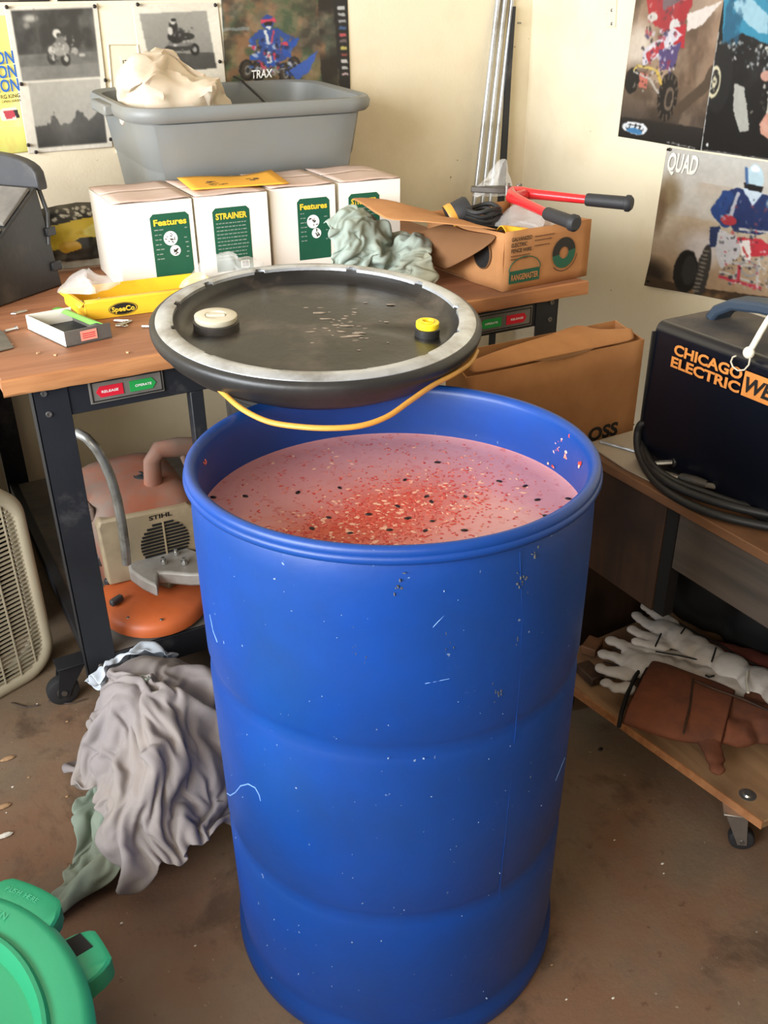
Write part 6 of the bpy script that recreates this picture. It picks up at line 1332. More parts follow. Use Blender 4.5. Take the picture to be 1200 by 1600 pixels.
sh = [at(u, v, z=CZ+0.001) for u, v in ((921, 693), (1002, 656))]; sq = [Vector((0.735, 0.436, CZ+0.001)), Vector((0.930, 0.440, CZ+0.001)), Vector((0.99, 0.20, CZ+0.001)), Vector((0.728, 0.205, CZ+0.001)), Vector((0.722, 0.30, CZ+0.001))]
mb = MB(); n_ = 5; mb.add(sq+[q+Z*0.0025 for q in sq], [tuple(reversed(range(5))), tuple(range(5, 10))]+[(i, (i+1) % 5, 5+(i+1) % 5, 5+i) for i in range(5)])
ms = thing('metal_sheet', 'bent sheet of bare metal between the tall carton and the welder', 'metal sheet', sq[0]); obj('sheet', mb, mat('dull_tin', hx(176, 164, 146), 0.5, 0.25, var=0.12), ms, smooth=0)
a_, b2 = at(938, 690, z=CZ+0.006), at(1002, 708, z=CZ+0.006); obj('raised_fold', MB().tube([a_, b2], 0.004, 8), M['zinc'], ms); q = at(988, 663, z=CZ+0.0045); obj('screw_hole', MB().cyl(q-Z*0.0006, q+Z*0.0004, 0.005, n=14), M['dark_void'], ms)

k = thing('welder', 'black and navy welding machine with orange CHICAGO ELECTRIC lettering', 'welder', (0.92, 0.10, CZ+0.004))
WX0, WX1, WY0, WY1, WZ0, WZ1 = 0.784, 1.000, -0.20, 0.325, CZ+0.018, 0.850
# wrap-around cover: folded sheet with rounded shoulders
prof_ = [(WX0-0.006, WZ0)]
for i in range(7): a = math.pi-math.pi/2*i/6; prof_.append((WX0+0.020+0.020*math.cos(a), WZ1-0.020+0.020*math.sin(a)))
for i in range(7): a = math.pi/2-math.pi/2*i/6; prof_.append((WX1-0.020+0.020*math.cos(a), WZ1-0.020+0.020*math.sin(a)))
prof_.append((WX1+0.004, WZ0))
mb = MB(); n_ = len(prof_)
for y in (WY1, WY0): mb.v += [Vector((x, y, z)) for x, z in prof_]
for i in range(n_-1): mb.f.append((i, i+1, n_+i+1, n_+i)); mb.m.append(1 if 7 <= i <= 7 else 0)
mb.f += [tuple(range(n_)), tuple(reversed(range(n_, 2*n_)))]; mb.m += [0, 0]
cv = obj('cover', mb, [M['navy'], M['welder_top']], k, smooth=30)
obj('rear_trim', MB().box2((WX0-0.008, WY1-0.002, WZ0), (WX0+0.0, WY1+0.002, WZ1-0.02)), M['black_plastic'], k)
obj('base_tray', MB().box2((WX0-0.004, WY0, CZ+0.006), (WX1, WY1, WZ0+0.004)), M['black_metal'], k, bevel=0.003)
for x in (WX0+0.02, WX1-0.02):
    for y in (WY0+0.03, WY1-0.03): obj('foot', MB().cyl((x, y, CZ+0.0005), (x, y, CZ+0.008), 0.012, n=12), M['rubber'], k)
fx = WX0-0.0075
def fline(z): return fx + 0.0
D = Vector((0, -1, 0)); Zf = Vector((0.006, 0, 0.28)).normalized()
L1 = at(1054, 553, x=fx-0.002); L1b = at(1163, 592, x=fx-0.002); wd1 = (L1b-L1).length*0.98
l2 = at(1048, 573, x=fx-0.002)
letters('lettering', 'CHICAGO', L1-D*0.002, D, Zf, 0.0195, M['orange_ink'], cv, width=wd1, bold=0.035)
letters('lettering', 'ELECTRIC', L1-D*0.005-Zf*0.0255, D, Zf, 0.0195, M['orange_ink'], cv, width=wd1+0.003, bold=0.035)
pO = L1+D*(wd1+0.002)-Zf*0.027; lp = MB().prism([(0, 0), (0.20, 0), (0.20, 0.046), (0, 0.046)], pO+Vector((0.0012, 0, 0)), D, Zf, 0.0012); wpn = obj('logo_panel', lp, M['orange_ink'], k, smooth=0)
letters('lettering', 'WELDING', pO+D*0.006+Zf*0.010+Vector((-0.0006, 0, 0)), D, Zf, 0.027, M['black_ink'], wpn, width=0.180, bold=0.03, shear=0.25)
hp = [Vector((0.905, 0.285, WZ1-0.002)), Vector((0.905, 0.270, WZ1+0.020)), Vector((0.905, 0.235, WZ1+0.040)), Vector((0.905, 0.17, WZ1+0.050)), Vector((0.905, 0.05, WZ1+0.054)), Vector((0.905, -0.05, WZ1+0.050)), Vector((0.905, -0.12, WZ1+0.035)), Vector((0.905, -0.15, WZ1-0.002))]
def strap(pts, w, t):
    mb = MB(); N = len(pts)
    for i, q in enumerate(pts):
        a = pts[max(0, i-1)]; b_ = pts[min(N-1, i+1)]; tt_ = (b_-a).normalized(); nn = tt_.cross(Vector((1, 0, 0))).normalized(); 
        for (u_, v_) in ((-1, -1), (1, -1), (1, 1), (-1, 1)): mb.v.append(q+Vector((1, 0, 0))*u_*w/2+nn*v_*t/2)
    for i in range(N-1):
        for j in range(4): mb.f.append((i*4+j, i*4+(j+1) % 4, (i+1)*4+(j+1) % 4, (i+1)*4+j))
    mb.f += [(0, 1, 2, 3), (4*N-1, 4*N-2, 4*N-3, 4*N-4)]; mb.m = [0]*len(mb.f); return mb
obj('handle', strap(hp, 0.055, 0.022), M['handle_blue'], k, bevel=0.006, sub=0, smooth=40)
# cables looping round the welder foot
def cable(pxs, z0, r_, label, name='welding_cable', m_=None, extra=None):
    pts = [at(u, v, z=z) for (u, v, z) in pxs]
    # smooth
    def cr(p0, p1, p2, p3, t): return 0.5*((2*p1)+(-p0+p2)*t+(2*p0-5*p1+4*p2-p3)*t*t+(-p0+3*p1-3*p2+p3)*t*t*t)
    P2 = [pts[0]]+pts+[pts[-1]]; out = []
    for i in range(1, len(P2)-2):
        for s_ in range(6): out.append(cr(P2[i-1], P2[i], P2[i+1], P2[i+2], s_/6))
    out.append(pts[-1]); return tag(obj(name, MB().tube(out, r_, 10), m_ or M['cable'], smooth=60, org=out[len(out)//2]), label, 'cable', 'cables round the welder')
zc = CZ+0.011
cable([(1045, 700, zc), (1016, 668, zc+0.06), (1003, 662, zc+0.07), (996, 680, zc+0.045), (999, 710, zc+0.015), (1018, 745, zc+0.0), (1048, 772, zc), (1090, 794, zc), (1140, 810, zc), (1215, 826, zc), (1260, 835, zc)], 0, 0.0085, 'thick black cable, outermost of the loops on the front edge of the cabinet')
cable([(1040, 690, zc+0.02), (1010, 668, zc+0.06), (1001, 690, zc+0.03), (1012, 722, zc+0.014), (1042, 752, zc+0.014), (1090, 775, zc+0.014), (1150, 793, zc+0.014), (1220, 808, zc+0.014)], 0, 0.0085, 'thick black cable lying just inside the outermost loop')
cable([(1006, 700, zc+0.025), (1022, 728, zc+0.02), (1056, 752, zc+0.018), (1110, 772, zc+0.016), (1165, 790, zc+0.012), (1225, 802, zc+0.01)], 0, 0.0065, 'thinner black cable riding on the two thick loops')
cable([(1100, 757, zc+0.02), (1130, 764, zc+0.012), (1168, 780, zc), (1200, 795, zc-0.003), (1240, 815, zc-0.003)], 0, 0.0055, 'grey cable leading right from the ground clamp', m_=M['dusty_grey'])
def clamp(a, b_, tip, r_, label, nm):
    k = thing(nm, label, 'clamp', a); d = (b_-a).normalized()
    obj('grip', MB().tube([a, a+d*0.006, b_-d*0.02, b_], [r_*0.8, r_, r_, r_*0.75], 14), M['black_plastic'], k)
    obj('jaw', MB().tube([a, a+(tip-a)*0.5, tip], [r_*0.55, r_*0.6, r_*0.35], 8, flat=0.6), M['steel'], k); return k
clamp(at(1050, 722, z=zc+0.022), at(1105, 717, z=zc+0.024), at(1014, 724, z=zc+0.016), 0.013, 'black electrode holder with a bright metal jaw in front of the welder', 'electrode_holder')
clamp(at(1062, 746, z=zc+0.02), at(1104, 757, z=zc+0.02), at(1040, 738, z=zc+0.014), 0.011, 'dark ground clamp lying below the electrode holder', 'ground_clamp')
# rope with a wire hook hanging over the welder
k = thing('rope', 'white rope with a knotted wire hook hanging over the welder corner', 'rope', (0.78, 0.06, 0.88))
rp = [at(1212, 478, x=0.800), at(1200, 500, x=0.792), at(1188, 520, x=0.782), at(1178, 538, x=0.774), at(1170, 551, x=0.771)]
rt0 = rp[0]; rp = [Vector((0.93, rt0.y-0.10, WZ1+0.006)), Vector((0.86, rt0.y-0.04, WZ1+0.045))]+rp
obj('rope_line', MB().tube(rp, 0.0055, 10), M['rope'], k, smooth=60)
obj('knot', MB().ball(rp[-1], (0.009, 0.011, 0.011), 10), M['rope'], k)
hk = [at(u, v, x=0.769) for u, v in ((1171, 553), (1172, 560), (1170, 570), (1163, 578), (1153, 579), (1145, 573), (1142, 565), (1145, 558), (1150, 556))]
obj('hook', MB().tube(hk, 0.0016, 8), M['white_plug'], k, smooth=60)

# ------------------------------------------------------------------ dolly with casters, bag and gloves
k = thing('furniture_dolly', 'plywood furniture dolly on metal casters under the gloves', 'dolly', (0.75, 0.0, 0))
dz = 0.110; c = [Vector((0.612, -0.258, 0)), Vector((1.02, -0.300, 0)), Vector((1.06, 0.33, 0)), Vector((0.545, 0.31, 0))]
hexa([q+Z*(dz-0.017) for q in c]+[q+Z*dz for q in c], mb := MB()); obj('board', mb, M['plank'], k, bevel=0.002)
e_ = (c[3]-c[0]).normalized()
hexa([c[0]+Z*(dz-0.018)+Vector((-0.0012, 0, 0)), c[0]+Z*(dz-0.018)+Vector((0.002, 0, 0)), c[3]+Z*(dz-0.018)+Vector((0.002, 0, 0)), c[3]+Z*(dz-0.018)+Vector((-0.0012, 0, 0))]+[q+Z*(dz+0.0005) for q in (c[0]+Vector((-0.0012, 0, 0)), c[0]+Vector((0.002, 0, 0)), c[3]+Vector((0.002, 0, 0)), c[3]+Vector((-0.0012, 0, 0)))], mb := MB()); obj('edge_ply', mb, M['edge_wood'], k)
for (x, y) in ((0.640, -0.215), (0.975, -0.245), (0.60, 0.26), (1.0, 0.28)): caster(k, (x-0.014, y, 0.0235), 0.0235, 0.020, 0.5+3*x, M['rubber'], M['steel'], dz-0.020)
q = at(1168, 1242, z=dz); obj('bolt', MB().lathe([(0.0001, 0.004), (0.007, 0.004), (0.009, 0.001), (0.016, 0.0005), (0.016, -0.0005)], 20, c=q), M['steel'], k)

def blob(name, chains, m_, voxel=0.004, smooth_it=6, flat=None, parent=None, amp=0.0, sc=20, seed=0.0, org=None, floor_z=None, ell_=None):
    """one continuous skin over tapered limbs: capsules fused by a voxel remesh"""
    mb = MB()
    for ch in chains:
        pts = [Vector(c_[0]) for c_ in ch]; rs = [c_[1] for c_ in ch]
        for q, r_ in zip(pts, rs): mb.ball(q, r_, 7)
        for a, b_, ra, rb in zip(pts, pts[1:], rs, rs[1:]):
            n = max(1, int((b_-a).length/(min(ra, rb)*0.8)))
            for i in range(1, n): mb.ball(a+(b_-a)*(i/n), ra+(rb-ra)*(i/n), 7)
    if flat:
        z0, f_ = flat
        for v in mb.v: v.z = z0+(v.z-z0)*f_
    tmp = bpy.data.objects.new('t', bpy.data.meshes.new('t')); tmp.data.from_pydata([tuple(v) for v in mb.v], [], mb.f); COL.objects.link(tmp)
    rm = tmp.modifiers.new('r', 'REMESH'); rm.mode = 'VOXEL'; rm.voxel_size = voxel
    sm = tmp.modifiers.new('s', 'SMOOTH'); sm.factor = 0.6; sm.iterations = smooth_it
    dg = bpy.context.evaluated_depsgraph_get(); me = bpy.data.meshes.new_from_object(tmp.evaluated_get(dg)); bpy.data.objects.remove(tmp)
    o2 = MB(); o2.v = [v.co.copy() for v in me.vertices]; o2.f = [tuple(p_.vertices) for p_ in me.polygons]; o2.m = [0]*len(o2.f)
    if amp: 
        for i, v in enumerate(o2.v):
            q = v*sc+Vector((seed, 0, 0)); o2.v[i] = v+Vector((0, 0, 1))*amp*(1-2*abs(noise.noise(q)))*1.0+Vector((noise.noise(q*1.3+Vector((5, 0, 0))), noise.noise(q*1.3+Vector((0, 5, 0))), 0))*amp*0.8
    if floor_z is not None:
        for v in o2.v: v.z = max(v.z, floor_z)
    return obj(name, o2, m_, parent, smooth=180, org=org)
gz = dz+0.030
def G(L_, zz=gz): return [(at(u, v, z=zz+dz_), r_) for (u, v, r_, dz_) in [(l+(0,))[:4] if len(l) == 3 else l for l in L_]]
def seam(parent, L_, zz, m_, r_=0.0018, name='seam'): return obj(name, MB().tube([at(u, v, z=zz) for u, v in L_], r_, 6), m_, parent, smooth=60)
# back glove (fingers up-left, gauntlet to the right)
k = thing('leather_glove', 'grey suede gauntlet glove with dark piping, the rear one of the pale pair', 'glove', at(1060, 1000, z=dz), group='pale suede gloves')
z2 = gz+0.030
blob('glove_body', [G([(1010, 949, .0155), (1028, 961, .0185), (1046, 975, .024)], z2), G([(996, 963, .0155), (1012, 975, .0170), (1036, 988, .022)], z2), G([(988, 985, .0150), (1004, 993, .0160), (1030, 1003, .020)], z2), G([(994, 1003, .0125), (1014, 1008, .014), (1035, 1010, .018)], z2),
    G([(1040, 985, .034), (1060, 998, .040), (1085, 1012, .041), (1105, 1024, .041), (1140, 1042, .043), (1185, 1066, .046), (1225, 1090, .048)], z2)], M['grey_leather'], 0.0038, 3, (z2, 0.50), k, 0.002, 30, 1)
seam(k, [(1004, 936), (1020, 944), (1040, 958), (1062, 974), (1090, 990), (1125, 1008), (1160, 1028), (1215, 1058)], z2+0.006, M['black_fabric'], 0.002, 'piping')
seam(k, [(1071, 980), (1064, 990)], z2+0.021, M['black_fabric']); seam(k, [(1033, 990), (1024, 1010)], z2+0.017, M['black_fabric']); seam(k, [(1119, 1012), (1112, 1034)], z2+0.021, M['black_fabric'])
seam(k, [(1168, 1050), (1166, 1064), (1169, 1082)], z2+0.025, M['rope'], 0.003, 'pull_loop')
# front glove
k = thing('leather_glove', 'pale pinkish grey suede glove with four spread fingertips, nearest the drum', 'glove', at(990, 1040, z=dz), group='pale suede gloves')
z1 = gz+0.012
blob('glove_body', [G([(956, 1002, .0165), (972, 1008, .0180), (992, 1020, .024)], z1), G([(944, 1023, .0160), (960, 1027, .0175), (982, 1036, .023)], z1), G([(939, 1045, .0155), (955, 1050, .0170), (978, 1054, .022)], z1), G([(947, 1068, .0145), (962, 1075, .016), (980, 1076, .020)], z1),
    G([(985, 1020, .022), (1000, 1040, .040), (1020, 1043, .042), (1040, 1047, .042), (1070, 1055, .042), (1100, 1062, .042), (1140, 1075, .042), (1178, 1088, .042)], z1), G([(1000, 1012, .016), (1040, 1022, .020), (1090, 1034, .024), (1130, 1050, .028)], z1+0.006)], M['grey_leather'], 0.0038, 3, (z1, 0.50), k, 0.002, 30, 2)
for L_ in ([(955, 1012), (975, 1018)], [(943, 1034), (965, 1040)], [(940, 1056), (962, 1062)]): seam(k, L_, z1+0.002, M['black_fabric'], 0.0014)
seam(k, [(1024, 1018), (1060, 1024), (1100, 1033), (1127, 1041)], z1+0.024, M['black_fabric'], 0.0016); seam(k, [(1102, 1055), (1108, 1058), (1116, 1056)], z1+0.026, M['black_fabric'], 0.0022)
# brown gauntlet lying over it, cuff to the left, thumb hanging down
k = thing('brown_glove', 'brown suede welding gauntlet lying across the pale gloves, thumb hanging over the dolly', 'glove', at(1080, 1120, z=dz))
z3 = gz+0.024
def sleeve(name, secs, m_, parent, thick=0.003):
    """flattened open tube through (centre, half width vector, half thickness) sections"""
    mb = MB(); n = 28; P_s = []
    for (c_, w_, h_) in secs:
        for i in range(n):
            t = 2*math.pi*i/n; q = Vector(c_)+Vector(w_)*math.cos(t)+Z*(h_*math.sin(t)); q.z = max(q.z, dz+0.003); q += Z*0.0035*noise.noise(q*26); P_s.append(q)
    mb.v = P_s
    for i in range(len(secs)-1):
        for j in range(n): mb.f.append((i*n+j, i*n+(j+1) % n, (i+1)*n+(j+1) % n, (i+1)*n+j))
    mb.m = [0]*len(mb.f); return obj(name, mb, m_, parent, solid=thick, sub=1, smooth=180)
def sec(u0, v0, u1, v1, h_, zz): a, b_ = at(u0, v0, z=zz), at(u1, v1, z=zz); return ((a+b_)/2, (b_-a)/2, h_)
sleeve('gauntlet', [sec(1020, 1034, 971, 1128, .024, z3-0.004), sec(1040, 1040, 1000, 1138, .027, z3-0.002), sec(1064, 1050, 1036, 1150, .028, z3-0.002), sec(1088, 1058, 1068, 1158, .026, z3-0.002), sec(1118, 1068, 1095, 1160, .025, z3-0.002), sec(1150, 1082, 1130, 1160, .024, z3)], M['brown_leather'], k)
blob('hand', [G([(1100, 1095, .038), (1130, 1105, .046), (1165, 1118, .050), (1205, 1132, .052)], z3), G([(1095, 1125, .034), (1120, 1132, .042), (1150, 1142, .044)], z3-0.004), G([(1090, 1140, .028), (1108, 1162, .024), (1117, 1186, .021), (1121, 1202, .017)], z3-0.010),
    G([(1190, 1150, .024), (1225, 1150, .026), (1265, 1150, .016)], z3-0.01), G([(1190, 1120, .024), (1230, 1125, .026), (1275, 1130, .018)], z3), G([(1180, 1090, .024), (1225, 1100, .026), (1270, 1108, .018)], z3)], M['brown_leather'], 0.005, 6, (z3-0.01, 0.52), k, 0.005, 18, 3, floor_z=dz+0.001)
seam(k, [(1016, 1030), (1005, 1038), (992, 1058), (980, 1085), (972, 1110), (967, 1135)], z3-0.004, M['black_fabric'], 0.0045, 'cuff_binding')
seam(k, [(1018, 1034), (1010, 1046), (1000, 1066), (990, 1090)], z3+0.002, M['black_fabric'], 0.003, 'cuff_lining')
seam(k, [(1083, 1060), (1078, 1104), (1068, 1146)], z3+0.0255, M['dark_wood'], 0.0022, 'stitched_seam'); seam(k, [(1086, 1064), (1120, 1078), (1160, 1092), (1205, 1112)], z3+0.026, M['dark_wood'], 0.0018, 'stitched_seam')
# black bag inside the cabinet and a rust red cloth under it
bc = Vector((0.93, 0.06, 0.20)); 
o = blob('duffel_bag', [[(Vector((0.97, 0.33, 0.20)), .085), (Vector((1.00, 0.22, 0.22)), .105), (Vector((1.03, 0.10, 0.23)), .12), (Vector((1.05, -0.10, 0.23)), .12), (Vector((1.02, -0.35, 0.21)), .10)], [(Vector((0.955, 0.37, 0.16)), .05), (Vector((0.985, 0.22, 0.16)), .07), (Vector((1.02, 0.07, 0.16)), .07)], [(Vector((1.13, 0.25, 0.21)), .11), (Vector((1.14, 0.0, 0.24)), .13), (Vector((1.10, -0.3, 0.22)), .11)]], M['black_fabric'], 0.012, 4, None, None, 0.012, 8, 4, org=bc, floor_z=dz+0.002)
tag(o, 'slumped black fabric bag lying in the dark under the cabinet drawer', 'bag')
o = blob('folded_cloth', [[(Vector((0.86, 0.12, dz+0.03)), .045), (Vector((0.93, 0.0, dz+0.03)), .055), (Vector((0.98, -0.15, dz+0.03)), .05)]], mat('rust_red_cloth', hx(104, 50, 38), 0.85, var=0.15), 0.008, 4, (dz+0.03, 0.6), None, 0.006, 14, 6, org=Vector((0.93, 0, dz)), floor_z=dz+0.001)
tag(o, 'rust red cloth lying behind the pale gloves on the dolly', 'cloth')
# scraps and shoes of wood poking out left of the gloves
for i, (u, v, w_, col, lb) in enumerate(((925, 1010, 0.05, 'brown_wood', 'brown wood scrap beside the drum, behind the glove fingers'), (922, 1052, 0.06, 'dark_wood', 'dark wood scrap beside the drum, below the glove fingers'))):
    q = at(u, v, z=dz+0.015); tag(obj('wood_scrap', MB().box(q, (w_, 0.035, 0.022), Matrix.Rotation(0.5+i, 3, 'Z')), M[col], org=q, bevel=0.003), lb, 'wood scrap')

# ------------------------------------------------------------------ green lidded tub at the lower left
gc2 = Vector((-0.822, -0.050, 0)); GR = 0.298; GZ = 0.20
k = thing('green_tub', 'round green plastic tub with a lipped lid at the lower left corner', 'tub', gc2)
obj('tub_body', MB().lathe([(0.0001, 0.003), (0.225, 0.003), (0.235, 0.01), (0.268, GZ-0.03), (0.272, GZ-0.018)], 64, c=gc2), M['green_plastic'], k, smooth=50)
def sq_(t, r_): return r_*(1+0.035*max(0, math.cos(2*(t-math.radians(48))))**2)
mb = MB(); prf = [(GR-0.018, GZ-0.042), (GR+0.002, GZ-0.040), (GR+0.003, GZ-0.010), (GR-0.004, GZ-0.002), (GR-0.016, GZ+0.001), (GR-0.055, GZ-0.004), (0.246, GZ-0.006), (0.240, GZ+0.004), (0.234, GZ+0.005), (0.228, GZ-0.004), (0.222, GZ-0.020), (0.10, GZ-0.024), (0.001, GZ-0.024)]; n_ = 96
for (r_, z) in prf:
    for i in range(n_):
        t = 2*math.pi*i/n_; q = gc2+Vector((sq_(t, r_)*math.cos(t), sq_(t, r_)*math.sin(t), z)); mb.v.append(q)
for i in range(len(prf)-1):
    for j in range(n_): mb.f.append((i*n_+j, i*n_+(j+1) % n_, (i+1)*n_+(j+1) % n_, (i+1)*n_+j))
mb.m = [0]*len(mb.f); obj('lid', mb, M['green_plastic'], k, smooth=40)
def lug(t0, t1, r0, r1, z0, z1, nm, closed=True):
    mb = MB(); n = 14; sec = []
    for i in range(n+1):
        t = math.radians(t0+(t1-t0)*i/n); e_ = min(1, 4*(i/n)*(1-i/n)*1.6)**0.5
        ro = r0+(r1-r0)*max(0.25, e_)
        for (r_, z) in ((r0, z0), (ro, z0), (ro, z1-0.004), (ro-0.008, z1), (r0, z1+0.002)): mb.v.append(gc2+Vector((sq_(t, r_)*math.cos(t), sq_(t, r_)*math.sin(t), z)))
    for i in range(n):
        for j in range(5): mb.f.append((i*5+j, i*5+(j+1) % 5, (i+1)*5+(j+1) % 5, (i+1)*5+j))
    mb.f += [(4, 3, 2, 1, 0), tuple(range(n*5, n*5+5))]; mb.m = [0]*len(mb.f); return obj(nm, mb, M['green_plastic'], k, smooth=30)
lug(24, 52, GR-0.016, GR+0.036, GZ-0.035, GZ-0.004, 'lift_tab')
lug(4, 21, GR-0.006, GR+0.046, GZ-0.060, GZ-0.022, 'latch_tab')
mb = MB(); 
hexa([gc2+Vector((r_*math.cos(math.radians(t)), r_*math.sin(math.radians(t)), z)) for (r_, t, z) in ((GR+0.004, 13, GZ-0.030), (GR+0.032, 13, GZ-0.030), (GR+0.030, 19, GZ-0.030), (GR+0.004, 20, GZ-0.030), (GR+0.004, 13, GZ-0.0205), (GR+0.032, 13, GZ-0.0205), (GR+0.030, 19, GZ-0.0205), (GR+0.004, 20, GZ-0.0205))], mb); obj('latch_hole', mb, M['dark_void'], k, smooth=0)
# moulded lettering on the rim
def arc_word(word, r_, t_mid, h, m_, sgn=-1):
    n = len(word); dt = h*0.85/r_
    for i, ch in enumerate(word):
        t = math.radians(t_mid)-sgn*0+(-(i-(n-1)/2)*dt); Uc = Vector((math.sin(t), -math.cos(t), 0)); Vc = Vector((math.cos(t), math.sin(t), 0))
        if ch != ' ': letters('moulded_letter', ch, gc2+Vector((sq_(t, r_)*math.cos(t), sq_(t, r_)*math.sin(t), GZ-0.0015+(0.002 if r_ < 0.28 else -0.0015))), Uc, Vc, h, m_, k, bold=0.0, depth=0.001)
gl = mat('raised_green_plastic', hx(74, 186, 140), 0.35, var=0.03)
arc_word('OPEN', 0.264, 43, 0.011, gl); arc_word('PUSH HERE', 0.308, 40, 0.008, gl)

# ------------------------------------------------------------------ small litter on the floor
rng = random.Random(31)
spots = [(12, 1187), (10, 1270), (8, 1307), (5, 1262), (305, 1478), (190, 1443), (105, 1245), (960, 1313), (1037, 1365), (862, 1508), (938, 1172), (58, 1100), (105, 1128), (1035, 1350), (885, 1562), (45, 1215), (20, 1230), (958, 1560)]
for i, (u, v) in enumerate(spots):
    q = at(u, v, z=0); big = i in (0, 2, 3); s_ = 0.010 if big else rng.uniform(0.002, 0.0045)
    if i == 10: s_ = 0.007
    mb = MB().ball(q+Z*s_*0.3, (s_*(1.6 if big else 1), s_*0.6, s_*0.4), 4)
    o = obj('floor_chip', mb, M['black_plastic'] if i == 10 else (M['white_chip'] if i % 3 else M['cork']), smooth=0, org=q)
    lbl = {10: 'dark clot of dirt on the floor right of the drum', 0: 'pale splinter on the floor in front of the fan', 2: 'larger wood shaving at the left edge of the floor', 3: 'smaller wood shaving above the larger one at the left edge'}.get(i, 'tiny pale chip lying on the stained concrete floor')
    tag(o, lbl, 'debris', 'chips scattered on the floor' if i not in (10, 0, 2, 3) else None)
for i, L_ in enumerate(([(75, 1095), (95, 1100), (115, 1098), (135, 1092)], [(18, 1098), (40, 1105), (60, 1102)])):
    pts = [at(u, v, z=0.004) for u, v in L_]; tag(obj('dead_twig', MB().tube(pts, 0.0016, 5), M['dark_wood'], org=pts[0]), ('thin dead stem on the floor beside the bench caster', 'thin dead stem on the floor under the fan')[i], 'twig')
# ------------------------------------------------------------------ draped cloths, settled by the cloth solver against simple stand-in colliders
_cols = []
def collider(mb):
    me = bpy.data.meshes.new('collider'); me.from_pydata([tuple(v) for v in mb.v], [], mb.f); o = bpy.data.objects.new('collider', me); COL.objects.link(o)
    o.modifiers.new('c', 'COLLISION'); o.collision.thickness_outer = 0.003; o.collision.cloth_friction = 30; _cols.append(o); return o
def dome(c, r):
    mb = MB().lathe([(math.cos(math.pi/2*i/8), math.sin(math.pi/2*i/8)) for i in range(9)], 20)
    for v in mb.v: v.x, v.y, v.z = c[0]+v.x*r[0], c[1]+v.y*r[1], c[2]+v.z*r[2]
    return collider(mb)
def settle(name, N, sx, sy, start, frames, bend, m_, label, org, dist=0.005, thick=0.003):
    """a flat N x N cloth, gathered into the start shape, dropped and turned into plain geometry"""
    rest = [((j/(N-1)-0.5)*sx, (i/(N-1)-0.5)*sy, 0) for i in range(N) for j in range(N)]
    fs = [(i*N+j, i*N+j+1, (i+1)*N+j+1, (i+1)*N+j) for i in range(N-1) for j in range(N-1)]
    me = bpy.data.meshes.new('settling'); me.from_pydata(rest, [], fs); o = bpy.data.objects.new('settling', me); COL.objects.link(o)
    b = o.shape_key_add(name='Basis'); k2 = o.shape_key_add(name='rest')
    for i, q in enumerate(rest): k2.data[i].co = q; b.data[i].co = start(q[0]/sx*2, q[1]/sy*2)
    cm = o.modifiers.new('cloth', 'CLOTH'); s_ = cm.settings; s_.quality = 4; s_.mass = 0.3; s_.tension_stiffness = 20; s_.compression_stiffness = 20; s_.shear_stiffness = 6
    s_.bending_stiffness = bend; s_.air_damping = 1; s_.rest_shape_key = k2
    c_ = cm.collision_settings; c_.use_self_collision = True; c_.self_distance_min = dist; c_.distance_min = 0.004; c_.collision_quality = 2; c_.self_friction = 20; c_.friction = 20
    cm.point_cache.frame_start = 1; cm.point_cache.frame_end = frames
    for fr in range(1, frames+1): scene.frame_set(fr)
    ev = bpy.data.meshes.new_from_object(o.evaluated_get(bpy.context.evaluated_depsgraph_get()))
    mb = MB(); mb.add([v.co.copy() for v in ev.vertices], fs); bpy.data.objects.remove(o); scene.frame_set(1)
    collider(mb)
    out = obj(name, mb, m_, smooth=180, solid=thick, sub=1, org=org); return tag(out, label, 'cloth')
nz = noise.noise
def wav(u, v, f, s_): p_ = Vector((u*f, v*f, s_)); return nz(p_)
collider(MB().box2((-2, -2, -0.1), (2, 2, 0)))
collider(MB().lathe([(0.276, 0), (0.276, 1.0), (0.01, 1.0)], 48)); collider(MB().box2((-0.36, 0.756, 0), (0.9, 0.9, 0.155)))
dome((-0.26, 0.47, -0.01), (0.13, 0.22, 0.29)); dome((-0.31, 0.31, -0.01), (0.11, 0.14, 0.15))
settle('sage_cloth', 34, 0.66, 0.60, lambda u, v: Vector((-0.405+u*0.20+v*0.03+0.02*wav(u, v, 3, 1), 0.355+v*0.17+0.02*wav(u, v, 3, 8), 0.14+0.05*wav(u, v, 2, 2)+0.10*max(0, u))), 34, 0.5, M['green_cloth'],
       'sage green cloth spread flat at the left foot of the grey heap', Vector((-0.45, 0.40, 0)))
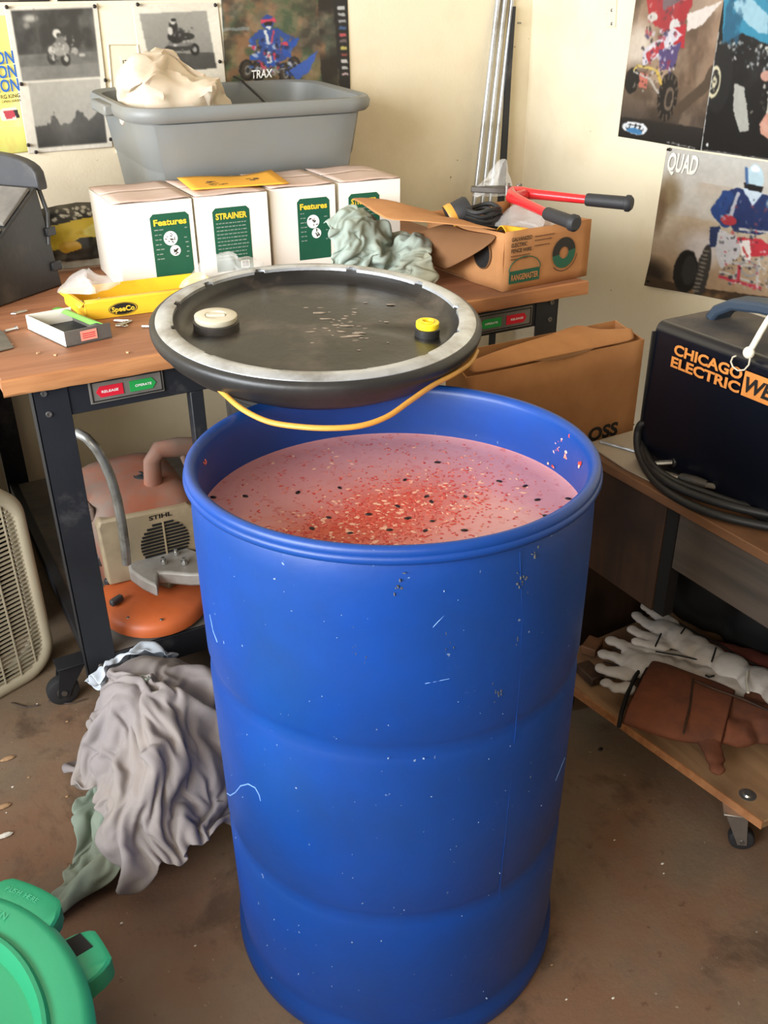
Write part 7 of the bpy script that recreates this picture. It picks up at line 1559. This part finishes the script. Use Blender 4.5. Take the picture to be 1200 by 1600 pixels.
settle('cloth_heap', 58, 1.06, 1.36, lambda u, v: Vector((-0.275+u*0.225-0.05*v+0.03*wav(u, v, 2.4, 3), 0.400+v*0.340+0.03*wav(u, v, 2.4, 9), 0.38+0.06*(1-u*u-v*v)+0.10*wav(u, v, 1.7, 4)+0.03*wav(u, v, 3.6, 6))), 40, 0.6, M['grey_cloth'],
       'big heap of crumpled grey jersey cloth on the floor left of the drum', Vector((-0.27, 0.45, 0)), dist=0.005, thick=0.004)
settle('daylit_cloth', 26, 0.50, 0.46, lambda u, v: Vector((-0.270+u*0.115+0.02*wav(u, v, 2, 1), 0.590+v*0.105+0.02*wav(u, v, 2, 8), 0.36+0.04*wav(u, v, 2, 3)+0.02*wav(u, v, 4, 5))), 26, 0.5, M['daylit_blue_cloth'],  # separate pale cloth carries the cool daylight on the heap's upper left
       'cloth at the top left of the grey heap, cool daylight painted in as pale blue', Vector((-0.33, 0.58, 0.2)))
for o in _cols: bpy.data.objects.remove(o)
_cols.clear()
T_ = ZT
collider(MB().box2((-1, 0.7, 0.7), (1.2, 1.9, T_))); collider(MB().box2((-0.04, 1.192, T_), (0.72, 1.5, 1.02))); collider(MB().box2((0.714, 0.76, T_), (1.0, 1.05, 0.95)))
collider(MB().lathe([(0.275, 0.86), (0.275, 0.98), (0.01, 0.98)], 32, c=(0.09, 0.40, 0)))
dome((0.485, 1.085, T_-0.01), (0.12, 0.085, 0.165)); dome((0.635, 0.99, T_-0.01), (0.075, 0.11, 0.095))
settle('crumpled_rag', 44, 0.80, 0.60, lambda u, v: Vector((0.545+u*0.168+0.02*v+0.015*wav(u, v, 3, 1), 1.025+v*0.115-0.035*u+0.015*wav(u, v, 3, 8), 0.985+0.06*wav(u, v, 2.0, 2)+0.03*wav(u, v, 4, 5))), 44, 0.3, M['sage_rag'],
       'crumpled pale sage rag heaped on the bench between cartons and wire box', Vector((0.58, 1.0, 0.816)), dist=0.0035)
for o in _cols: bpy.data.objects.remove(o)
_cols.clear(); scene.frame_set(1)
